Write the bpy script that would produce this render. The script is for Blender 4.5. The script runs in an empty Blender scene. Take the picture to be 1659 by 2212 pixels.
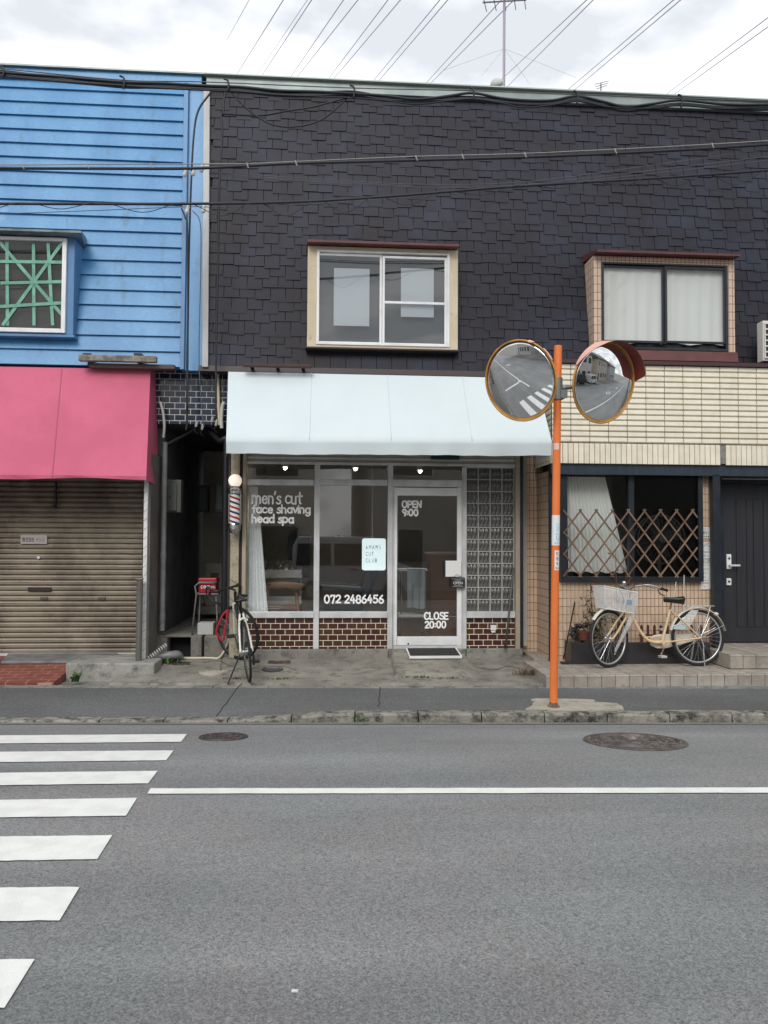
import bpy, math, random
from mathutils import Vector, Matrix
random.seed(11)
sc = bpy.context.scene
rad = math.radians
# ---------------------------------------------------------------- camera
W, H, F = 1659.0, 2212.0, 1660.0          # measuring frame of the photograph
CAM = Vector((0, 0, 1.74))
ROT = Matrix.Rotation(-rad(4.0), 3, 'Z') @ Matrix.Rotation(rad(92.0), 3, 'X') @ Matrix.Rotation(rad(0.3), 3, 'Z')
cd = bpy.data.cameras.new('camera'); cam = bpy.data.objects.new('camera', cd)
sc.collection.objects.link(cam); sc.camera = cam
cam.location = CAM; cam.rotation_euler = ROT.to_euler()
cd.sensor_fit = 'HORIZONTAL'; cd.sensor_width = 36.0; cd.lens = 36.0 * F / W
cd.clip_start = 0.05; cd.clip_end = 2000
# ---------------------------------------------------------------- world: overcast sky
SUN_EL, SUN_AZ = rad(40), rad(196)
wd = bpy.data.worlds.new('World'); sc.world = wd; wd.use_nodes = True
nt = wd.node_tree; nt.nodes.clear()
def WN(t, **k):
    n = nt.nodes.new(t)
    for a, b in k.items(): setattr(n, a, b)
    return n
sky = WN('ShaderNodeTexSky'); sky.sky_type = 'NISHITA'; sky.sun_disc = False
sky.sun_elevation = SUN_EL; sky.sun_rotation = SUN_AZ; sky.dust_density = 3
tc = WN('ShaderNodeTexCoord'); sep = WN('ShaderNodeSeparateXYZ'); nt.links.new(tc.outputs['Generated'], sep.inputs[0])
# flat cloud layer: direction divided by its height
zc = WN('ShaderNodeMath', operation='MAXIMUM'); zc.inputs[1].default_value = 0.12; nt.links.new(sep.outputs[2], zc.inputs[0])
dv = WN('ShaderNodeVectorMath', operation='DIVIDE'); cmb = WN('ShaderNodeCombineXYZ')
for i in range(3): nt.links.new(zc.outputs[0], cmb.inputs[i])
nt.links.new(tc.outputs['Generated'], dv.inputs[0]); nt.links.new(cmb.outputs[0], dv.inputs[1])
nz = WN('ShaderNodeTexNoise'); nz.inputs['Scale'].default_value = 1.9; nz.inputs['Detail'].default_value = 6; nz.inputs['Roughness'].default_value = 0.5
nt.links.new(dv.outputs[0], nz.inputs['Vector'])
rp = WN('ShaderNodeValToRGB'); rp.color_ramp.elements[0].position = 0.44; rp.color_ramp.elements[1].position = 0.56
rp.color_ramp.elements[0].color = (0.77, 0.80, 0.85, 1); rp.color_ramp.elements[1].color = (1.16, 1.18, 1.19, 1)
nt.links.new(nz.outputs[0], rp.inputs[0])
gr = WN('ShaderNodeMapRange'); gr.inputs[1].default_value = 0.0; gr.inputs[2].default_value = 1.0; gr.inputs[3].default_value = 0.97; gr.inputs[4].default_value = 1.10
nt.links.new(sep.outputs[2], gr.inputs[0])
ml = WN('ShaderNodeMix', data_type='RGBA', blend_type='MULTIPLY'); ml.inputs[0].default_value = 1
nt.links.new(rp.outputs[0], ml.inputs[6]); nt.links.new(gr.outputs[0], ml.inputs[7])
sk = WN('ShaderNodeVectorMath', operation='SCALE'); sk.inputs['Scale'].default_value = 0.10; nt.links.new(sky.outputs[0], sk.inputs[0])
mx = WN('ShaderNodeMix', data_type='RGBA'); mx.inputs[0].default_value = 0.90
nt.links.new(sk.outputs[0], mx.inputs[6]); nt.links.new(ml.outputs[2], mx.inputs[7])
bg = WN('ShaderNodeBackground'); bg.inputs[1].default_value = 0.92; wo = WN('ShaderNodeOutputWorld')
nt.links.new(mx.outputs[2], bg.inputs[0]); nt.links.new(bg.outputs[0], wo.inputs[0])
# ---------------------------------------------------------------- sun behind the clouds
sd = bpy.data.lights.new('sun', 'SUN'); sd.energy = 1.5; sd.angle = rad(28); sd.color = (1.0, 0.97, 0.93)
so = bpy.data.objects.new('sun', sd); sc.collection.objects.link(so)
sdir = Vector((math.sin(SUN_AZ) * math.cos(SUN_EL), math.cos(SUN_AZ) * math.cos(SUN_EL), math.sin(SUN_EL)))
so.rotation_euler = sdir.to_track_quat('Z', 'Y').to_euler(); so.location = (0, -5, 12)
sc.view_settings.view_transform = 'Standard'; sc.view_settings.look = 'None'
sc.view_settings.exposure = 0.25; sc.view_settings.gamma = 1.0; sc.view_settings.use_curve_mapping = False
# ---------------------------------------------------------------- measuring helpers
def ray(px, py): return (ROT @ Vector(((px - W / 2) / F, (H / 2 - py) / F, -1.0)))
def P(px, py, Y):
    d = ray(px, py); return CAM + d * ((Y - CAM.y) / d.y)
def G(px, py, z):
    d = ray(px, py); return CAM + d * ((z - CAM.z) / d.z)
WZ0, WY0, WS = 3.86, 9.50, 0.16           # leaning upper wall: Y = WY0 + WS*(z-WZ0)
def wallY(z): return WY0 + WS * (z - WZ0)
def S(px, py, off=0.0):                    # point on the leaning wall (off towards the street)
    d = ray(px, py); t = (WY0 - off - WS * WZ0 + WS * CAM.z - CAM.y) / (d.y - WS * d.z); return CAM + d * t
def R(x0, y0, x1, y1, Y):                  # X0,X1,Z0,Z1 of an upright rectangle on the plane Y
    a, b, c, e = P(x0, y0, Y), P(x0, y1, Y), P(x1, y0, Y), P(x1, y1, Y)
    return (a.x + b.x) / 2, (c.x + e.x) / 2, (b.z + e.z) / 2, (a.z + c.z) / 2
# ---------------------------------------------------------------- materials
def newmat(name):
    m = bpy.data.materials.new(name); m.use_nodes = True; t = m.node_tree; t.nodes.clear()
    o = t.nodes.new('ShaderNodeOutputMaterial'); b = t.nodes.new('ShaderNodeBsdfPrincipled'); t.links.new(b.outputs[0], o.inputs[0])
    return m, t, b
def node(t, typ, **k):
    n = t.nodes.new(typ)
    for a, b in k.items(): setattr(n, a, b)
    return n
def c4(c): return (c[0], c[1], c[2], 1)
def mixc(t, fac, a, b, blend='MIX'):
    n = node(t, 'ShaderNodeMix', data_type='RGBA', blend_type=blend)
    for s, v in ((0, fac), (6, a), (7, b)):
        if hasattr(v, 'is_output'): t.links.new(v, n.inputs[s])
        elif s == 0: n.inputs[0].default_value = v
        else: n.inputs[s].default_value = c4(v)
    return n.outputs[2]
def pos(t, sx=1, sy=1, sz=1):
    g = node(t, 'ShaderNodeNewGeometry'); m = node(t, 'ShaderNodeMapping'); m.inputs['Scale'].default_value = (sx, sy, sz)
    t.links.new(g.outputs['Position'], m.inputs[0]); return m.outputs[0]
def noise(t, scale, vec=None, detail=4, rough=0.55, lo=0.4, hi=0.6):
    n = node(t, 'ShaderNodeTexNoise'); n.inputs['Scale'].default_value = scale; n.inputs['Detail'].default_value = detail; n.inputs['Roughness'].default_value = rough
    t.links.new(vec if vec is not None else pos(t), n.inputs['Vector'])
    r = node(t, 'ShaderNodeMapRange'); r.inputs[1].default_value = lo; r.inputs[2].default_value = hi
    t.links.new(n.outputs[0], r.inputs[0]); return r.outputs[0]
def bump(t, b, h, strength=0.3, dist=0.01):
    n = node(t, 'ShaderNodeBump'); n.inputs['Strength'].default_value = strength; n.inputs['Distance'].default_value = dist
    t.links.new(h, n.inputs['Height']); t.links.new(n.outputs[0], b.inputs['Normal'])
def M(name, col, rough=0.6, metal=0.0, col2=None, ns=3.0, lo=0.42, hi=0.62, bmp=0.0, bs=80.0, stretch=(1, 1, 1), island=0.0, spec=0.5, grain=0.0, gs=300.0):
    m, t, b = newmat(name)
    b.inputs['Roughness'].default_value = rough; b.inputs['Metallic'].default_value = metal; b.inputs['Specular IOR Level'].default_value = spec
    c = None
    if col2 is not None: c = mixc(t, noise(t, ns, pos(t, *stretch), lo=lo, hi=hi), col, col2)
    if island:
        g = node(t, 'ShaderNodeNewGeometry'); r = node(t, 'ShaderNodeMapRange'); r.inputs[3].default_value = 1 - island; r.inputs[4].default_value = 1 + island
        t.links.new(g.outputs['Random Per Island'], r.inputs[0]); c = mixc(t, 1.0, c if c is not None else col, r.outputs[0], 'MULTIPLY')
    if grain:
        r = node(t, 'ShaderNodeMapRange'); r.inputs[3].default_value = 1 - grain; r.inputs[4].default_value = 1 + grain
        t.links.new(noise(t, gs, detail=2, lo=0.3, hi=0.7), r.inputs[0]); c = mixc(t, 1.0, c if c is not None else col, r.outputs[0], 'MULTIPLY')
    if c is None: b.inputs['Base Color'].default_value = c4(col)
    else: t.links.new(c, b.inputs['Base Color'])
    if bmp: bump(t, b, noise(t, bs, detail=3, lo=0.2, hi=0.8), bmp, 0.006)
    return m
def brickmat(name, c1, c2, mortar, w, h, gap, offset=0.5, rough=0.25, axes=(0, 2), origin=(0, 0), dirt=None, bmp=0.5):
    m, t, b = newmat(name); b.inputs['Roughness'].default_value = rough
    g = node(t, 'ShaderNodeNewGeometry'); s = node(t, 'ShaderNodeSeparateXYZ'); cb = node(t, 'ShaderNodeCombineXYZ'); t.links.new(g.outputs['Position'], s.inputs[0])
    for i in range(2):
        a = node(t, 'ShaderNodeMath', operation='SUBTRACT'); a.inputs[1].default_value = origin[i] - 40 * (w, h)[i]
        t.links.new(s.outputs[axes[i]], a.inputs[0]); t.links.new(a.outputs[0], cb.inputs[i])
    k = node(t, 'ShaderNodeTexBrick'); k.offset = offset; k.inputs['Scale'].default_value = 1
    k.inputs['Brick Width'].default_value = w; k.inputs['Row Height'].default_value = h; k.inputs['Mortar Size'].default_value = gap / 2; k.inputs['Mortar Smooth'].default_value = 0.15
    k.inputs['Color1'].default_value = c4(c1); k.inputs['Color2'].default_value = c4(c2); k.inputs['Mortar'].default_value = c4(mortar)
    t.links.new(cb.outputs[0], k.inputs['Vector']); c = k.outputs['Color']
    if dirt is not None: c = mixc(t, noise(t, 2.2, pos(t, 1, 1, 0.5), lo=0.5, hi=0.75), c, dirt)
    c = mixc(t, 1.0, c, mixc(t, noise(t, 40, lo=0.3, hi=0.7), (0.88, 0.88, 0.88), (1.08, 1.08, 1.08)), 'MULTIPLY')
    t.links.new(c, b.inputs['Base Color'])
    inv = node(t, 'ShaderNodeMath', operation='SUBTRACT'); inv.inputs[0].default_value = 1; t.links.new(k.outputs['Fac'], inv.inputs[1])
    rr = node(t, 'ShaderNodeMapRange'); rr.inputs[3].default_value = rough; rr.inputs[4].default_value = 0.85; t.links.new(k.outputs['Fac'], rr.inputs[0]); t.links.new(rr.outputs[0], b.inputs['Roughness'])
    bump(t, b, inv.outputs[0], bmp, 0.004)
    return m
def glassmat(name, tint=(0.85, 0.88, 0.87), gain=1.7, rough=0.0):
    m = bpy.data.materials.new(name); m.use_nodes = True; t = m.node_tree; t.nodes.clear()
    o = node(t, 'ShaderNodeOutputMaterial'); f = node(t, 'ShaderNodeLayerWeight'); f.inputs[0].default_value = 0.5
    pw = node(t, 'ShaderNodeMath', operation='POWER'); pw.inputs[1].default_value = 4.5; t.links.new(f.outputs['Facing'], pw.inputs[0])
    k = node(t, 'ShaderNodeMath', operation='MULTIPLY_ADD', use_clamp=True); k.inputs[1].default_value = .75; k.inputs[2].default_value = 0.04 * gain; t.links.new(pw.outputs[0], k.inputs[0])
    tr = node(t, 'ShaderNodeBsdfTransparent'); tr.inputs[0].default_value = c4(tint); gl = node(t, 'ShaderNodeBsdfGlossy'); gl.inputs['Roughness'].default_value = rough
    mx = node(t, 'ShaderNodeMixShader'); t.links.new(k.outputs[0], mx.inputs[0]); t.links.new(tr.outputs[0], mx.inputs[1]); t.links.new(gl.outputs[0], mx.inputs[2]); t.links.new(mx.outputs[0], o.inputs[0])
    return m
def emit(name, col, s):
    m, t, b = newmat(name); b.inputs['Base Color'].default_value = c4(col); b.inputs['Emission Color'].default_value = c4(col); b.inputs['Emission Strength'].default_value = s; return m
# ---------------------------------------------------------------- mesh builder
WM = {}
class MB:
    def __init__(s): s.v = []; s.f = []
    def add(s, vs, fs):
        o = len(s.v); s.v += [Vector(v) for v in vs]; s.f += [tuple(i + o for i in f) for f in fs]; return s
    def box(s, x0, x1, y0, y1, z0, z1):
        if x0 > x1: x0, x1 = x1, x0
        if y0 > y1: y0, y1 = y1, y0
        if z0 > z1: z0, z1 = z1, z0
        return s.hexa([(x0, y0, z0), (x1, y0, z0), (x1, y1, z0), (x0, y1, z0)], [(x0, y0, z1), (x1, y0, z1), (x1, y1, z1), (x0, y1, z1)])
    def pane(s, x0, x1, y, z0, z1): return s.add([(x0, y, z0), (x1, y, z0), (x1, y, z1), (x0, y, z1)], [(0, 1, 2, 3)])
    def hexa(s, lo, hi):
        return s.add(list(lo) + list(hi), [(3, 2, 1, 0), (4, 5, 6, 7), (0, 1, 5, 4), (1, 2, 6, 5), (2, 3, 7, 6), (3, 0, 4, 7)])
    def quad(s, a, b, c, d): return s.add([a, b, c, d], [(0, 1, 2, 3)])
    def prism(s, poly, vec):               # planar polygon swept along a vector
        n = len(poly); vec = Vector(vec); p = [Vector(q) for q in poly]
        return s.add(p + [q + vec for q in p], [tuple(range(n))[::-1], tuple(range(n, 2 * n))] + [(i, (i + 1) % n, n + (i + 1) % n, n + i) for i in range(n)])
    def tube(s, path, r, n=8, flat=1.0, flat_axis=None, closed=False, caps=True):
        p = [Vector(q) for q in path]; q = len(p); rs = r if isinstance(r, (list, tuple)) else [r] * q
        t0 = (p[1] - p[0]).normalized(); up = Vector((0, 0, 1)) if abs(t0.z) < 0.9 else Vector((1, 0, 0)); u = t0.cross(up).normalized()
        rings = []
        for i in range(q):
            if closed: t = p[(i + 1) % q] - p[i - 1]
            else: t = p[min(i + 1, q - 1)] - p[max(i - 1, 0)]
            t = t.normalized() if t.length > 1e-9 else t0
            u = (u - t * u.dot(t)); u = u.normalized() if u.length > 1e-6 else t.orthogonal().normalized(); w = t.cross(u)
            ring = []
            for k in range(n):
                a = 2 * math.pi * (k + 0.5 * (flat != 1.0)) / n; d = (u * math.cos(a) + w * math.sin(a)) * rs[i]
                if flat_axis is not None: d -= flat_axis * d.dot(flat_axis) * (1 - flat)
                ring.append(p[i] + d)
            rings.append(ring)
        fs = []; m = q if closed else q - 1
        for i in range(m):
            j = (i + 1) % q
            for k in range(n): fs.append((i * n + k, i * n + (k + 1) % n, j * n + (k + 1) % n, j * n + k))
        if caps and not closed: fs += [tuple(range(n))[::-1], tuple((q - 1) * n + k for k in range(n))]
        return s.add([v for g in rings for v in g], fs)
    def cyl(s, a, b, r0, r1=None, n=16): return s.tube([a, b], [r0, r0 if r1 is None else r1], n)
    def lathe(s, c, prof, n=24, axis=(0, 0, 1)):     # prof = [(radius, height along axis)]
        c = Vector(c); ax = Vector(axis).normalized(); u = ax.orthogonal().normalized(); w = ax.cross(u)
        vs = [c + ax * h + (u * math.cos(2 * math.pi * k / n) + w * math.sin(2 * math.pi * k / n)) * max(r, 1e-5) for r, h in prof for k in range(n)]
        fs = [(i * n + k, i * n + (k + 1) % n, (i + 1) * n + (k + 1) % n, (i + 1) * n + k) for i in range(len(prof) - 1) for k in range(n)]
        if prof[0][0] > 1e-4: fs.append(tuple(range(n))[::-1])
        if prof[-1][0] > 1e-4: fs.append(tuple((len(prof) - 1) * n + k for k in range(n)))
        return s.add(vs, fs)
    def ball(s, c, r, n=16, m=10, sq=(1, 1, 1)):
        vs = []; c = Vector(c)
        for i in range(m + 1):
            a = math.pi * i / m
            for k in range(n):
                b = 2 * math.pi * k / n; vs.append(c + Vector((math.sin(a) * math.cos(b) * sq[0], math.sin(a) * math.sin(b) * sq[1], math.cos(a) * sq[2])) * r)
        return s.add(vs, [(i * n + k, (i + 1) * n + k, (i + 1) * n + (k + 1) % n, i * n + (k + 1) % n) for i in range(m) for k in range(n)])
    def torus(s, c, axis, Rr, r, n=48, k=8, a0=0, a1=360, up=None, flat=1.0):
        c = Vector(c); ax = Vector(axis).normalized(); u = (Vector(up) - ax * Vector(up).dot(ax)).normalized() if up is not None else ax.orthogonal().normalized(); w = ax.cross(u)
        full = abs(a1 - a0 - 360) < 1e-6; q = n if full else n + 1
        pts = [c + (u * math.cos(rad(a0 + (a1 - a0) * i / n)) + w * math.sin(rad(a0 + (a1 - a0) * i / n))) * Rr for i in range(q)]
        return s.tube(pts, r, k, closed=full, flat=flat, flat_axis=ax if flat != 1.0 else None)
    def build(s, name, mat, parent=None, smooth=False, bev=0.0, label=None, cat=None, group=None, kind=None):
        lo = Vector((min(v.x for v in s.v), min(v.y for v in s.v), min(v.z for v in s.v))); hi = Vector((max(v.x for v in s.v), max(v.y for v in s.v), max(v.z for v in s.v)))
        c = Vector(((lo.x + hi.x) / 2, (lo.y + hi.y) / 2, lo.z))
        me = bpy.data.meshes.new(name); me.from_pydata([v - c for v in s.v], [], s.f); me.materials.append(mat)
        me.validate()
        if smooth: me.shade_smooth() if hasattr(me, 'shade_smooth') else [setattr(p, 'use_smooth', True) for p in me.polygons]
        o = bpy.data.objects.new(name, me); sc.collection.objects.link(o)
        return place(o, c, parent, smooth, bev, label, cat, group, kind)
def place(o, c, parent=None, smooth=False, bev=0, label=None, cat=None, group=None, kind=None):
    o.location = c; WM[o.name] = Vector(c)
    if parent is not None: o.parent = parent; o.matrix_parent_inverse = Matrix.Translation(-WM[parent.name])
    if smooth == 'auto' and o.type == 'MESH':
        try: o.data.set_sharp_from_angle(angle=rad(40))
        except Exception: pass
    if bev:
        b = o.modifiers.new('bevel', 'BEVEL'); b.width = bev; b.segments = 2; b.limit_method = 'ANGLE'; b.angle_limit = rad(40)
    for k, v in (('label', label), ('category', cat), ('group', group), ('kind', kind)):
        if v: o[k] = v
    return o
def thing(name, loc, label, cat, group=None):
    o = bpy.data.objects.new(name, None); o.empty_display_size = 0.1; sc.collection.objects.link(o)
    return place(o, Vector(loc), label=label, cat=cat, group=group)
def sagline(a, b, sag, n=24):
    a, b = Vector(a), Vector(b); return [a.lerp(b, i / n) - Vector((0, 0, 4 * sag * (i / n) * (1 - i / n))) for i in range(n + 1)]
def smoothpath(pts, n=8):                 # Catmull-Rom through the points
    p = [Vector(q) for q in pts]; p = [p[0] * 2 - p[1]] + p + [p[-1] * 2 - p[-2]]; out = []
    for i in range(1, len(p) - 2):
        for k in range(n):
            t = k / n; a, b, c, d = p[i - 1], p[i], p[i + 1], p[i + 2]
            out.append(0.5 * ((2 * b) + (c - a) * t + (2 * a - 5 * b + 4 * c - d) * t * t + (3 * b - a - 3 * c + d) * t ** 3))
    return out + [p[-2]]
# ---------------------------------------------------------------- lettering
def typeset(txt, name, mat, parent, X0, X1, Z0, Z1, Y, extr=0.0012, align_z=True, stretch=True, shear=0.0):
    cu = bpy.data.curves.new(name, 'FONT'); cu.body = txt; cu.size = 1; cu.extrude = 0; o = bpy.data.objects.new(name, cu); sc.collection.objects.link(o)
    bpy.context.view_layer.update(); dg = bpy.context.evaluated_depsgraph_get(); me = bpy.data.meshes.new_from_object(o.evaluated_get(dg)); bpy.data.objects.remove(o)
    if not me.vertices: return None
    xs = [v.co.x for v in me.vertices]; ys = [v.co.y for v in me.vertices]; w = max(xs) - min(xs); h = max(ys) - min(ys)
    sx = (X1 - X0) / w; sz = (Z1 - Z0) / h
    if not stretch: sx = sz = min(sx, sz)
    mb = MB(); mb.v = [Vector((X0 + (v.co.x - min(xs)) * sx + shear * (v.co.y - min(ys)) * sz, Y, Z0 + (v.co.y - min(ys)) * sz)) for v in me.vertices]; mb.f = [tuple(p.vertices) for p in me.polygons]
    return mb.build(name, mat, parent)
def arc(cx, cy, rx, ry, a0, a1, n=14): return [(cx + rx * math.cos(rad(a0 + (a1 - a0) * i / n)), cy + ry * math.sin(rad(a0 + (a1 - a0) * i / n))) for i in range(n + 1)]
_circ = arc(.25, .3, .24, .3, 0, 360, 20)
HAND = {
 'm': (1.02, [[(0, .64), (0, 0)], arc(.2, .40, .2, .22, 180, 0) + [(.4, 0)], arc(.61, .40, .2, .22, 180, 0) + [(.81, 0)]]),
 'e': (.66, [[(.04, .32), (.48, .34)] + arc(.26, .31, .24, .31, 10, 325)]),
 'n': (.62, [[(0, .64), (0, 0)], arc(.21, .40, .21, .22, 180, 0) + [(.42, 0)]]),
 "'": (.20, [[(.05, .95), (.0, .72)]]),
 's': (.55, [[(.40, .55), (.28, .63), (.1, .58), (.06, .46), (.18, .36), (.34, .29), (.42, .16), (.3, .02), (.14, .0), (.0, .08)]]),
 'S': (.66, [[(.52, .86), (.36, 1.0), (.14, .97), (.04, .78), (.16, .58), (.4, .46), (.54, .27), (.42, .04), (.18, .0), (.0, .12)]]),
 'c': (.62, [arc(.27, .31, .26, .31, 48, 315)]),
 'u': (.64, [[(0, .62), (0, .2)] + arc(.21, .21, .21, .21, 180, 355), [(.43, .62), (.43, 0)]]),
 't': (.56, [[(.2, .92), (.2, .08), (.3, 0)], [(0, .6), (.42, .62)]]),
 'f': (.5, [[(.44, .93), (.33, .98), (.2, .85), (.19, 0)], [(0, .56), (.4, .58)]]),
 'a': (.68, [_circ, [(.5, .62), (.51, 0)]]),
 'h': (.64, [[(0, 1), (0, 0)], arc(.21, .40, .21, .22, 180, 0) + [(.42, 0)]]),
 'v': (.56, [[(0, .62), (.21, 0), (.44, .64)]]),
 'i': (.2, [[(0, .62), (0, 0)], [(0, .86), (0.01, .89)]]),
 'g': (.68, [_circ, [(.5, .62), (.5, -.12)] + arc(.27, -.12, .23, .22, 0, -150)]),
 'd': (.68, [_circ, [(.5, 1), (.51, 0)]]),
 'p': (.68, [[(0, .62), (-.02, -.34)], arc(.25, .3, .24, .3, 0, 360, 20)]),
 'O': (.82, [arc(.33, .5, .31, .5, 90, 450, 22)]), '0': (.74, [arc(.28, .5, .26, .5, 90, 450, 22)]),
 'P': (.68, [[(0, 1), (.01, 0)], [(0, .98), (.28, .98)] + arc(.28, .72, .24, .25, 90, -90) + [(0, .46)]]),
 'E': (.62, [[(.44, .97), (0, .98), (.01, .02), (.46, .02)], [(0, .5), (.38, .5)]]),
 'N': (.74, [[(0, 0), (.0, .98), (.5, .02), (.52, 1)]]),
 'C': (.76, [arc(.33, .5, .31, .5, 45, 315, 18)]), 'L': (.6, [[(0, 1), (.01, .02), (.44, .02)]]),
 '7': (.62, [[(.0, .8), (.02, .97), (.46, .97), (.22, 0)]]),
 '2': (.66, [arc(.25, .73, .23, .25, 165, -30) + [(.0, .02), (.5, .03)]]),
 '4': (.68, [[(.3, 1), (.0, .33), (.5, .36)], [(.38, .62), (.36, 0)]]),
 '8': (.66, [arc(.25, .75, .2, .24, 0, 360, 18), arc(.25, .27, .25, .27, 0, 360, 18)]),
 '6': (.66, [[(.38, 1), (.12, .66), (.02, .35)] + arc(.26, .27, .24, .27, 170, 530, 20)]),
 '5': (.66, [[(.46, .97), (.08, .96), (.05, .55)] + arc(.22, .31, .26, .3, 110, -140)]),
 '9': (.66, [arc(.24, .72, .23, .27, 0, 360, 18), [(.47, .75), (.43, .35), (.3, 0)]]),
 ':': (.26, [[(.05, .62), (.05, .65)], [(.05, .2), (.05, .23)]]), ' ': (.36, [])}
def handwrite(mb, txt, x, z, h, width, Y, w):
    tot = sum(HAND[c][0] for c in txt) - .14; k = width / tot; rs = random.Random(len(txt))
    ax = Vector((0, 1, 0))
    for c in txt:
        adv, st = HAND[c]; jz = rs.uniform(-.03, .03) * h
        for pl in st:
            pts = [Vector((x + p[0] * k, Y, z + jz + p[1] * h)) for p in pl]
            runs = [[pts[0]]]
            for i in range(1, len(pts)):
                runs[-1].append(pts[i])
                if i < len(pts) - 1 and (pts[i] - pts[i - 1]).angle(pts[i + 1] - pts[i], 0) > rad(50): runs.append([pts[i]])
            for q in runs:
                mb.tube(q, w, 8, flat=0.12, flat_axis=ax)
                for e in (q[0], q[-1]): mb.ball(e, w, 8, 6, (1, .11, 1))
        x += adv * k
# ================================================================ GROUND
def asphalt(name, base, dark, light, rough=0.85, patch=(0.85, 1.1)):
    m, t, b = newmat(name); b.inputs['Roughness'].default_value = rough; b.inputs['Specular IOR Level'].default_value = 0.3
    g1 = noise(t, 150, detail=4, rough=0.75, lo=0.36, hi=0.64); g2 = noise(t, 55, detail=3, rough=0.7, lo=0.38, hi=0.62)
    def cells(sc_):
        w = node(t, 'ShaderNodeTexVoronoi'); w.inputs['Scale'].default_value = sc_; t.links.new(pos(t), w.inputs['Vector']); q_ = node(t, 'ShaderNodeSeparateColor'); t.links.new(w.outputs['Color'], q_.inputs[0]); return q_.outputs[0]
    c = mixc(t, 0.26, mixc(t, cells(175), dark, light), mixc(t, cells(85), dark, light)); c = mixc(t, 0.30, c, mixc(t, g1, dark, light)); c = mixc(t, 0.15, c, mixc(t, g2, dark, light))
    c = mixc(t, 1.0, c, mixc(t, noise(t, 1.1, detail=4, lo=.35, hi=.65), (1.03, .99, .99), (.97, 1.01, 1.0)), 'MULTIPLY')
    c = mixc(t, 1.0, c, mixc(t, noise(t, 1.0, pos(t, .09, 1.7, 0), detail=4, lo=.38, hi=.62), (.93, .93, .93), (1.07, 1.07, 1.06)), 'MULTIPLY')
    p = noise(t, 0.55, pos(t, 0.6, 1.6, 1), detail=5, lo=0.35, hi=0.65); c = mixc(t, 1.0, c, mixc(t, p, (patch[0],) * 3, (patch[1],) * 3), 'MULTIPLY')
    v = node(t, 'ShaderNodeTexVoronoi'); v.inputs['Scale'].default_value = 42; t.links.new(pos(t), v.inputs['Vector'])
    s = node(t, 'ShaderNodeMath', operation='LESS_THAN'); s.inputs[1].default_value = 0.13; t.links.new(v.outputs['Distance'], s.inputs[0])
    k = node(t, 'ShaderNodeSeparateColor'); t.links.new(v.outputs['Color'], k.inputs[0]); l = node(t, 'ShaderNodeMath', operation='GREATER_THAN'); l.inputs[1].default_value = 0.90; t.links.new(k.outputs[0], l.inputs[0])
    q = node(t, 'ShaderNodeMath', operation='MULTIPLY'); t.links.new(s.outputs[0], q.inputs[0]); t.links.new(l.outputs[0], q.inputs[1])
    c = mixc(t, q.outputs[0], c, (0.42, 0.41, 0.38)); t.links.new(c, b.inputs['Base Color'])
    bump(t, b, g1, 0.55, 0.004); return m
def concrete(name, c1, c2, c3, bmp=0.4, rough=0.9):
    m, t, b = newmat(name); b.inputs['Roughness'].default_value = rough; b.inputs['Specular IOR Level'].default_value = 0.25
    c = mixc(t, noise(t, 2.3, detail=6, rough=0.65, lo=0.36, hi=0.64), c1, c2); c = mixc(t, noise(t, 7.0 if 'kerb' in name else 6.0, pos(t, 1, 1.3, 1), detail=8, rough=0.75, lo=0.44 if 'kerb' in name else 0.5, hi=0.62 if 'kerb' in name else 0.68), c, c3)
    f = noise(t, 120, detail=3, rough=0.7, lo=0.3, hi=0.7); c = mixc(t, 1.0, c, mixc(t, f, (0.75,) * 3, (1.2,) * 3), 'MULTIPLY')
    t.links.new(c, b.inputs['Base Color']); bump(t, b, f, bmp, 0.006); return m
m_road = asphalt('road_asphalt', None, (0.075, 0.078, 0.081), (0.40, 0.403, 0.406))
m_walk = asphalt('footpath_asphalt', None, (0.04, 0.044, 0.047), (0.215, 0.218, 0.22), patch=(0.8, 1.15))
m_paint = M('road_paint', (0.78, 0.79, 0.755), 0.7, col2=(0.70, 0.71, 0.68), ns=7, bmp=0.15, bs=150, grain=0.06, gs=160)
m_conc = concrete('forecourt_concrete', (0.19, 0.18, 0.155), (0.30, 0.285, 0.245), (0.10, 0.098, 0.088))
m_kerb = concrete('kerb_concrete', (0.28, 0.265, 0.23), (0.40, 0.38, 0.33), (0.045, 0.045, 0.042), 0.9)
m_pale = concrete('pale_concrete', (0.36, 0.33, 0.28), (0.47, 0.44, 0.37), (0.22, 0.20, 0.17))
m_apron = concrete('apron_concrete', (0.20, 0.19, 0.175), (0.26, 0.25, 0.23), (0.14, 0.138, 0.13))
m_plinth = concrete('plinth_concrete', (0.20, 0.195, 0.175), (0.29, 0.28, 0.25), (0.06, 0.06, 0.055))
m_iron = M('cast_iron', (0.055, 0.047, 0.045), 0.55, 0.3, col2=(0.10, 0.085, 0.08), ns=20, bmp=0.3)
m_galv = M('galvanised_steel', (0.36, 0.38, 0.38), 0.5, 0.4, col2=(0.24, 0.25, 0.25), ns=12, grain=0.2, gs=90)
KA = math.atan2(7.4800 - 7.1319, 7.2513); EU = Vector((math.cos(KA), -math.sin(KA), 0)); EV = Vector((math.sin(KA), math.cos(KA), 0)); K0 = Vector((1.7079, 7.2509, 0))
def UV(u, v, z=0.0): return K0 + EU * u + EV * v + Vector((0, 0, z))
def uof(px, py, z): return (G(px, py, z) - K0).dot(EU)
MB().add([(-400, -400, -0.45), (400, -400, -0.45), (400, 400, -0.45), (-400, 400, -0.45)], [(0, 1, 2, 3)]).build('ground', m_conc, kind='structure')
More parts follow.
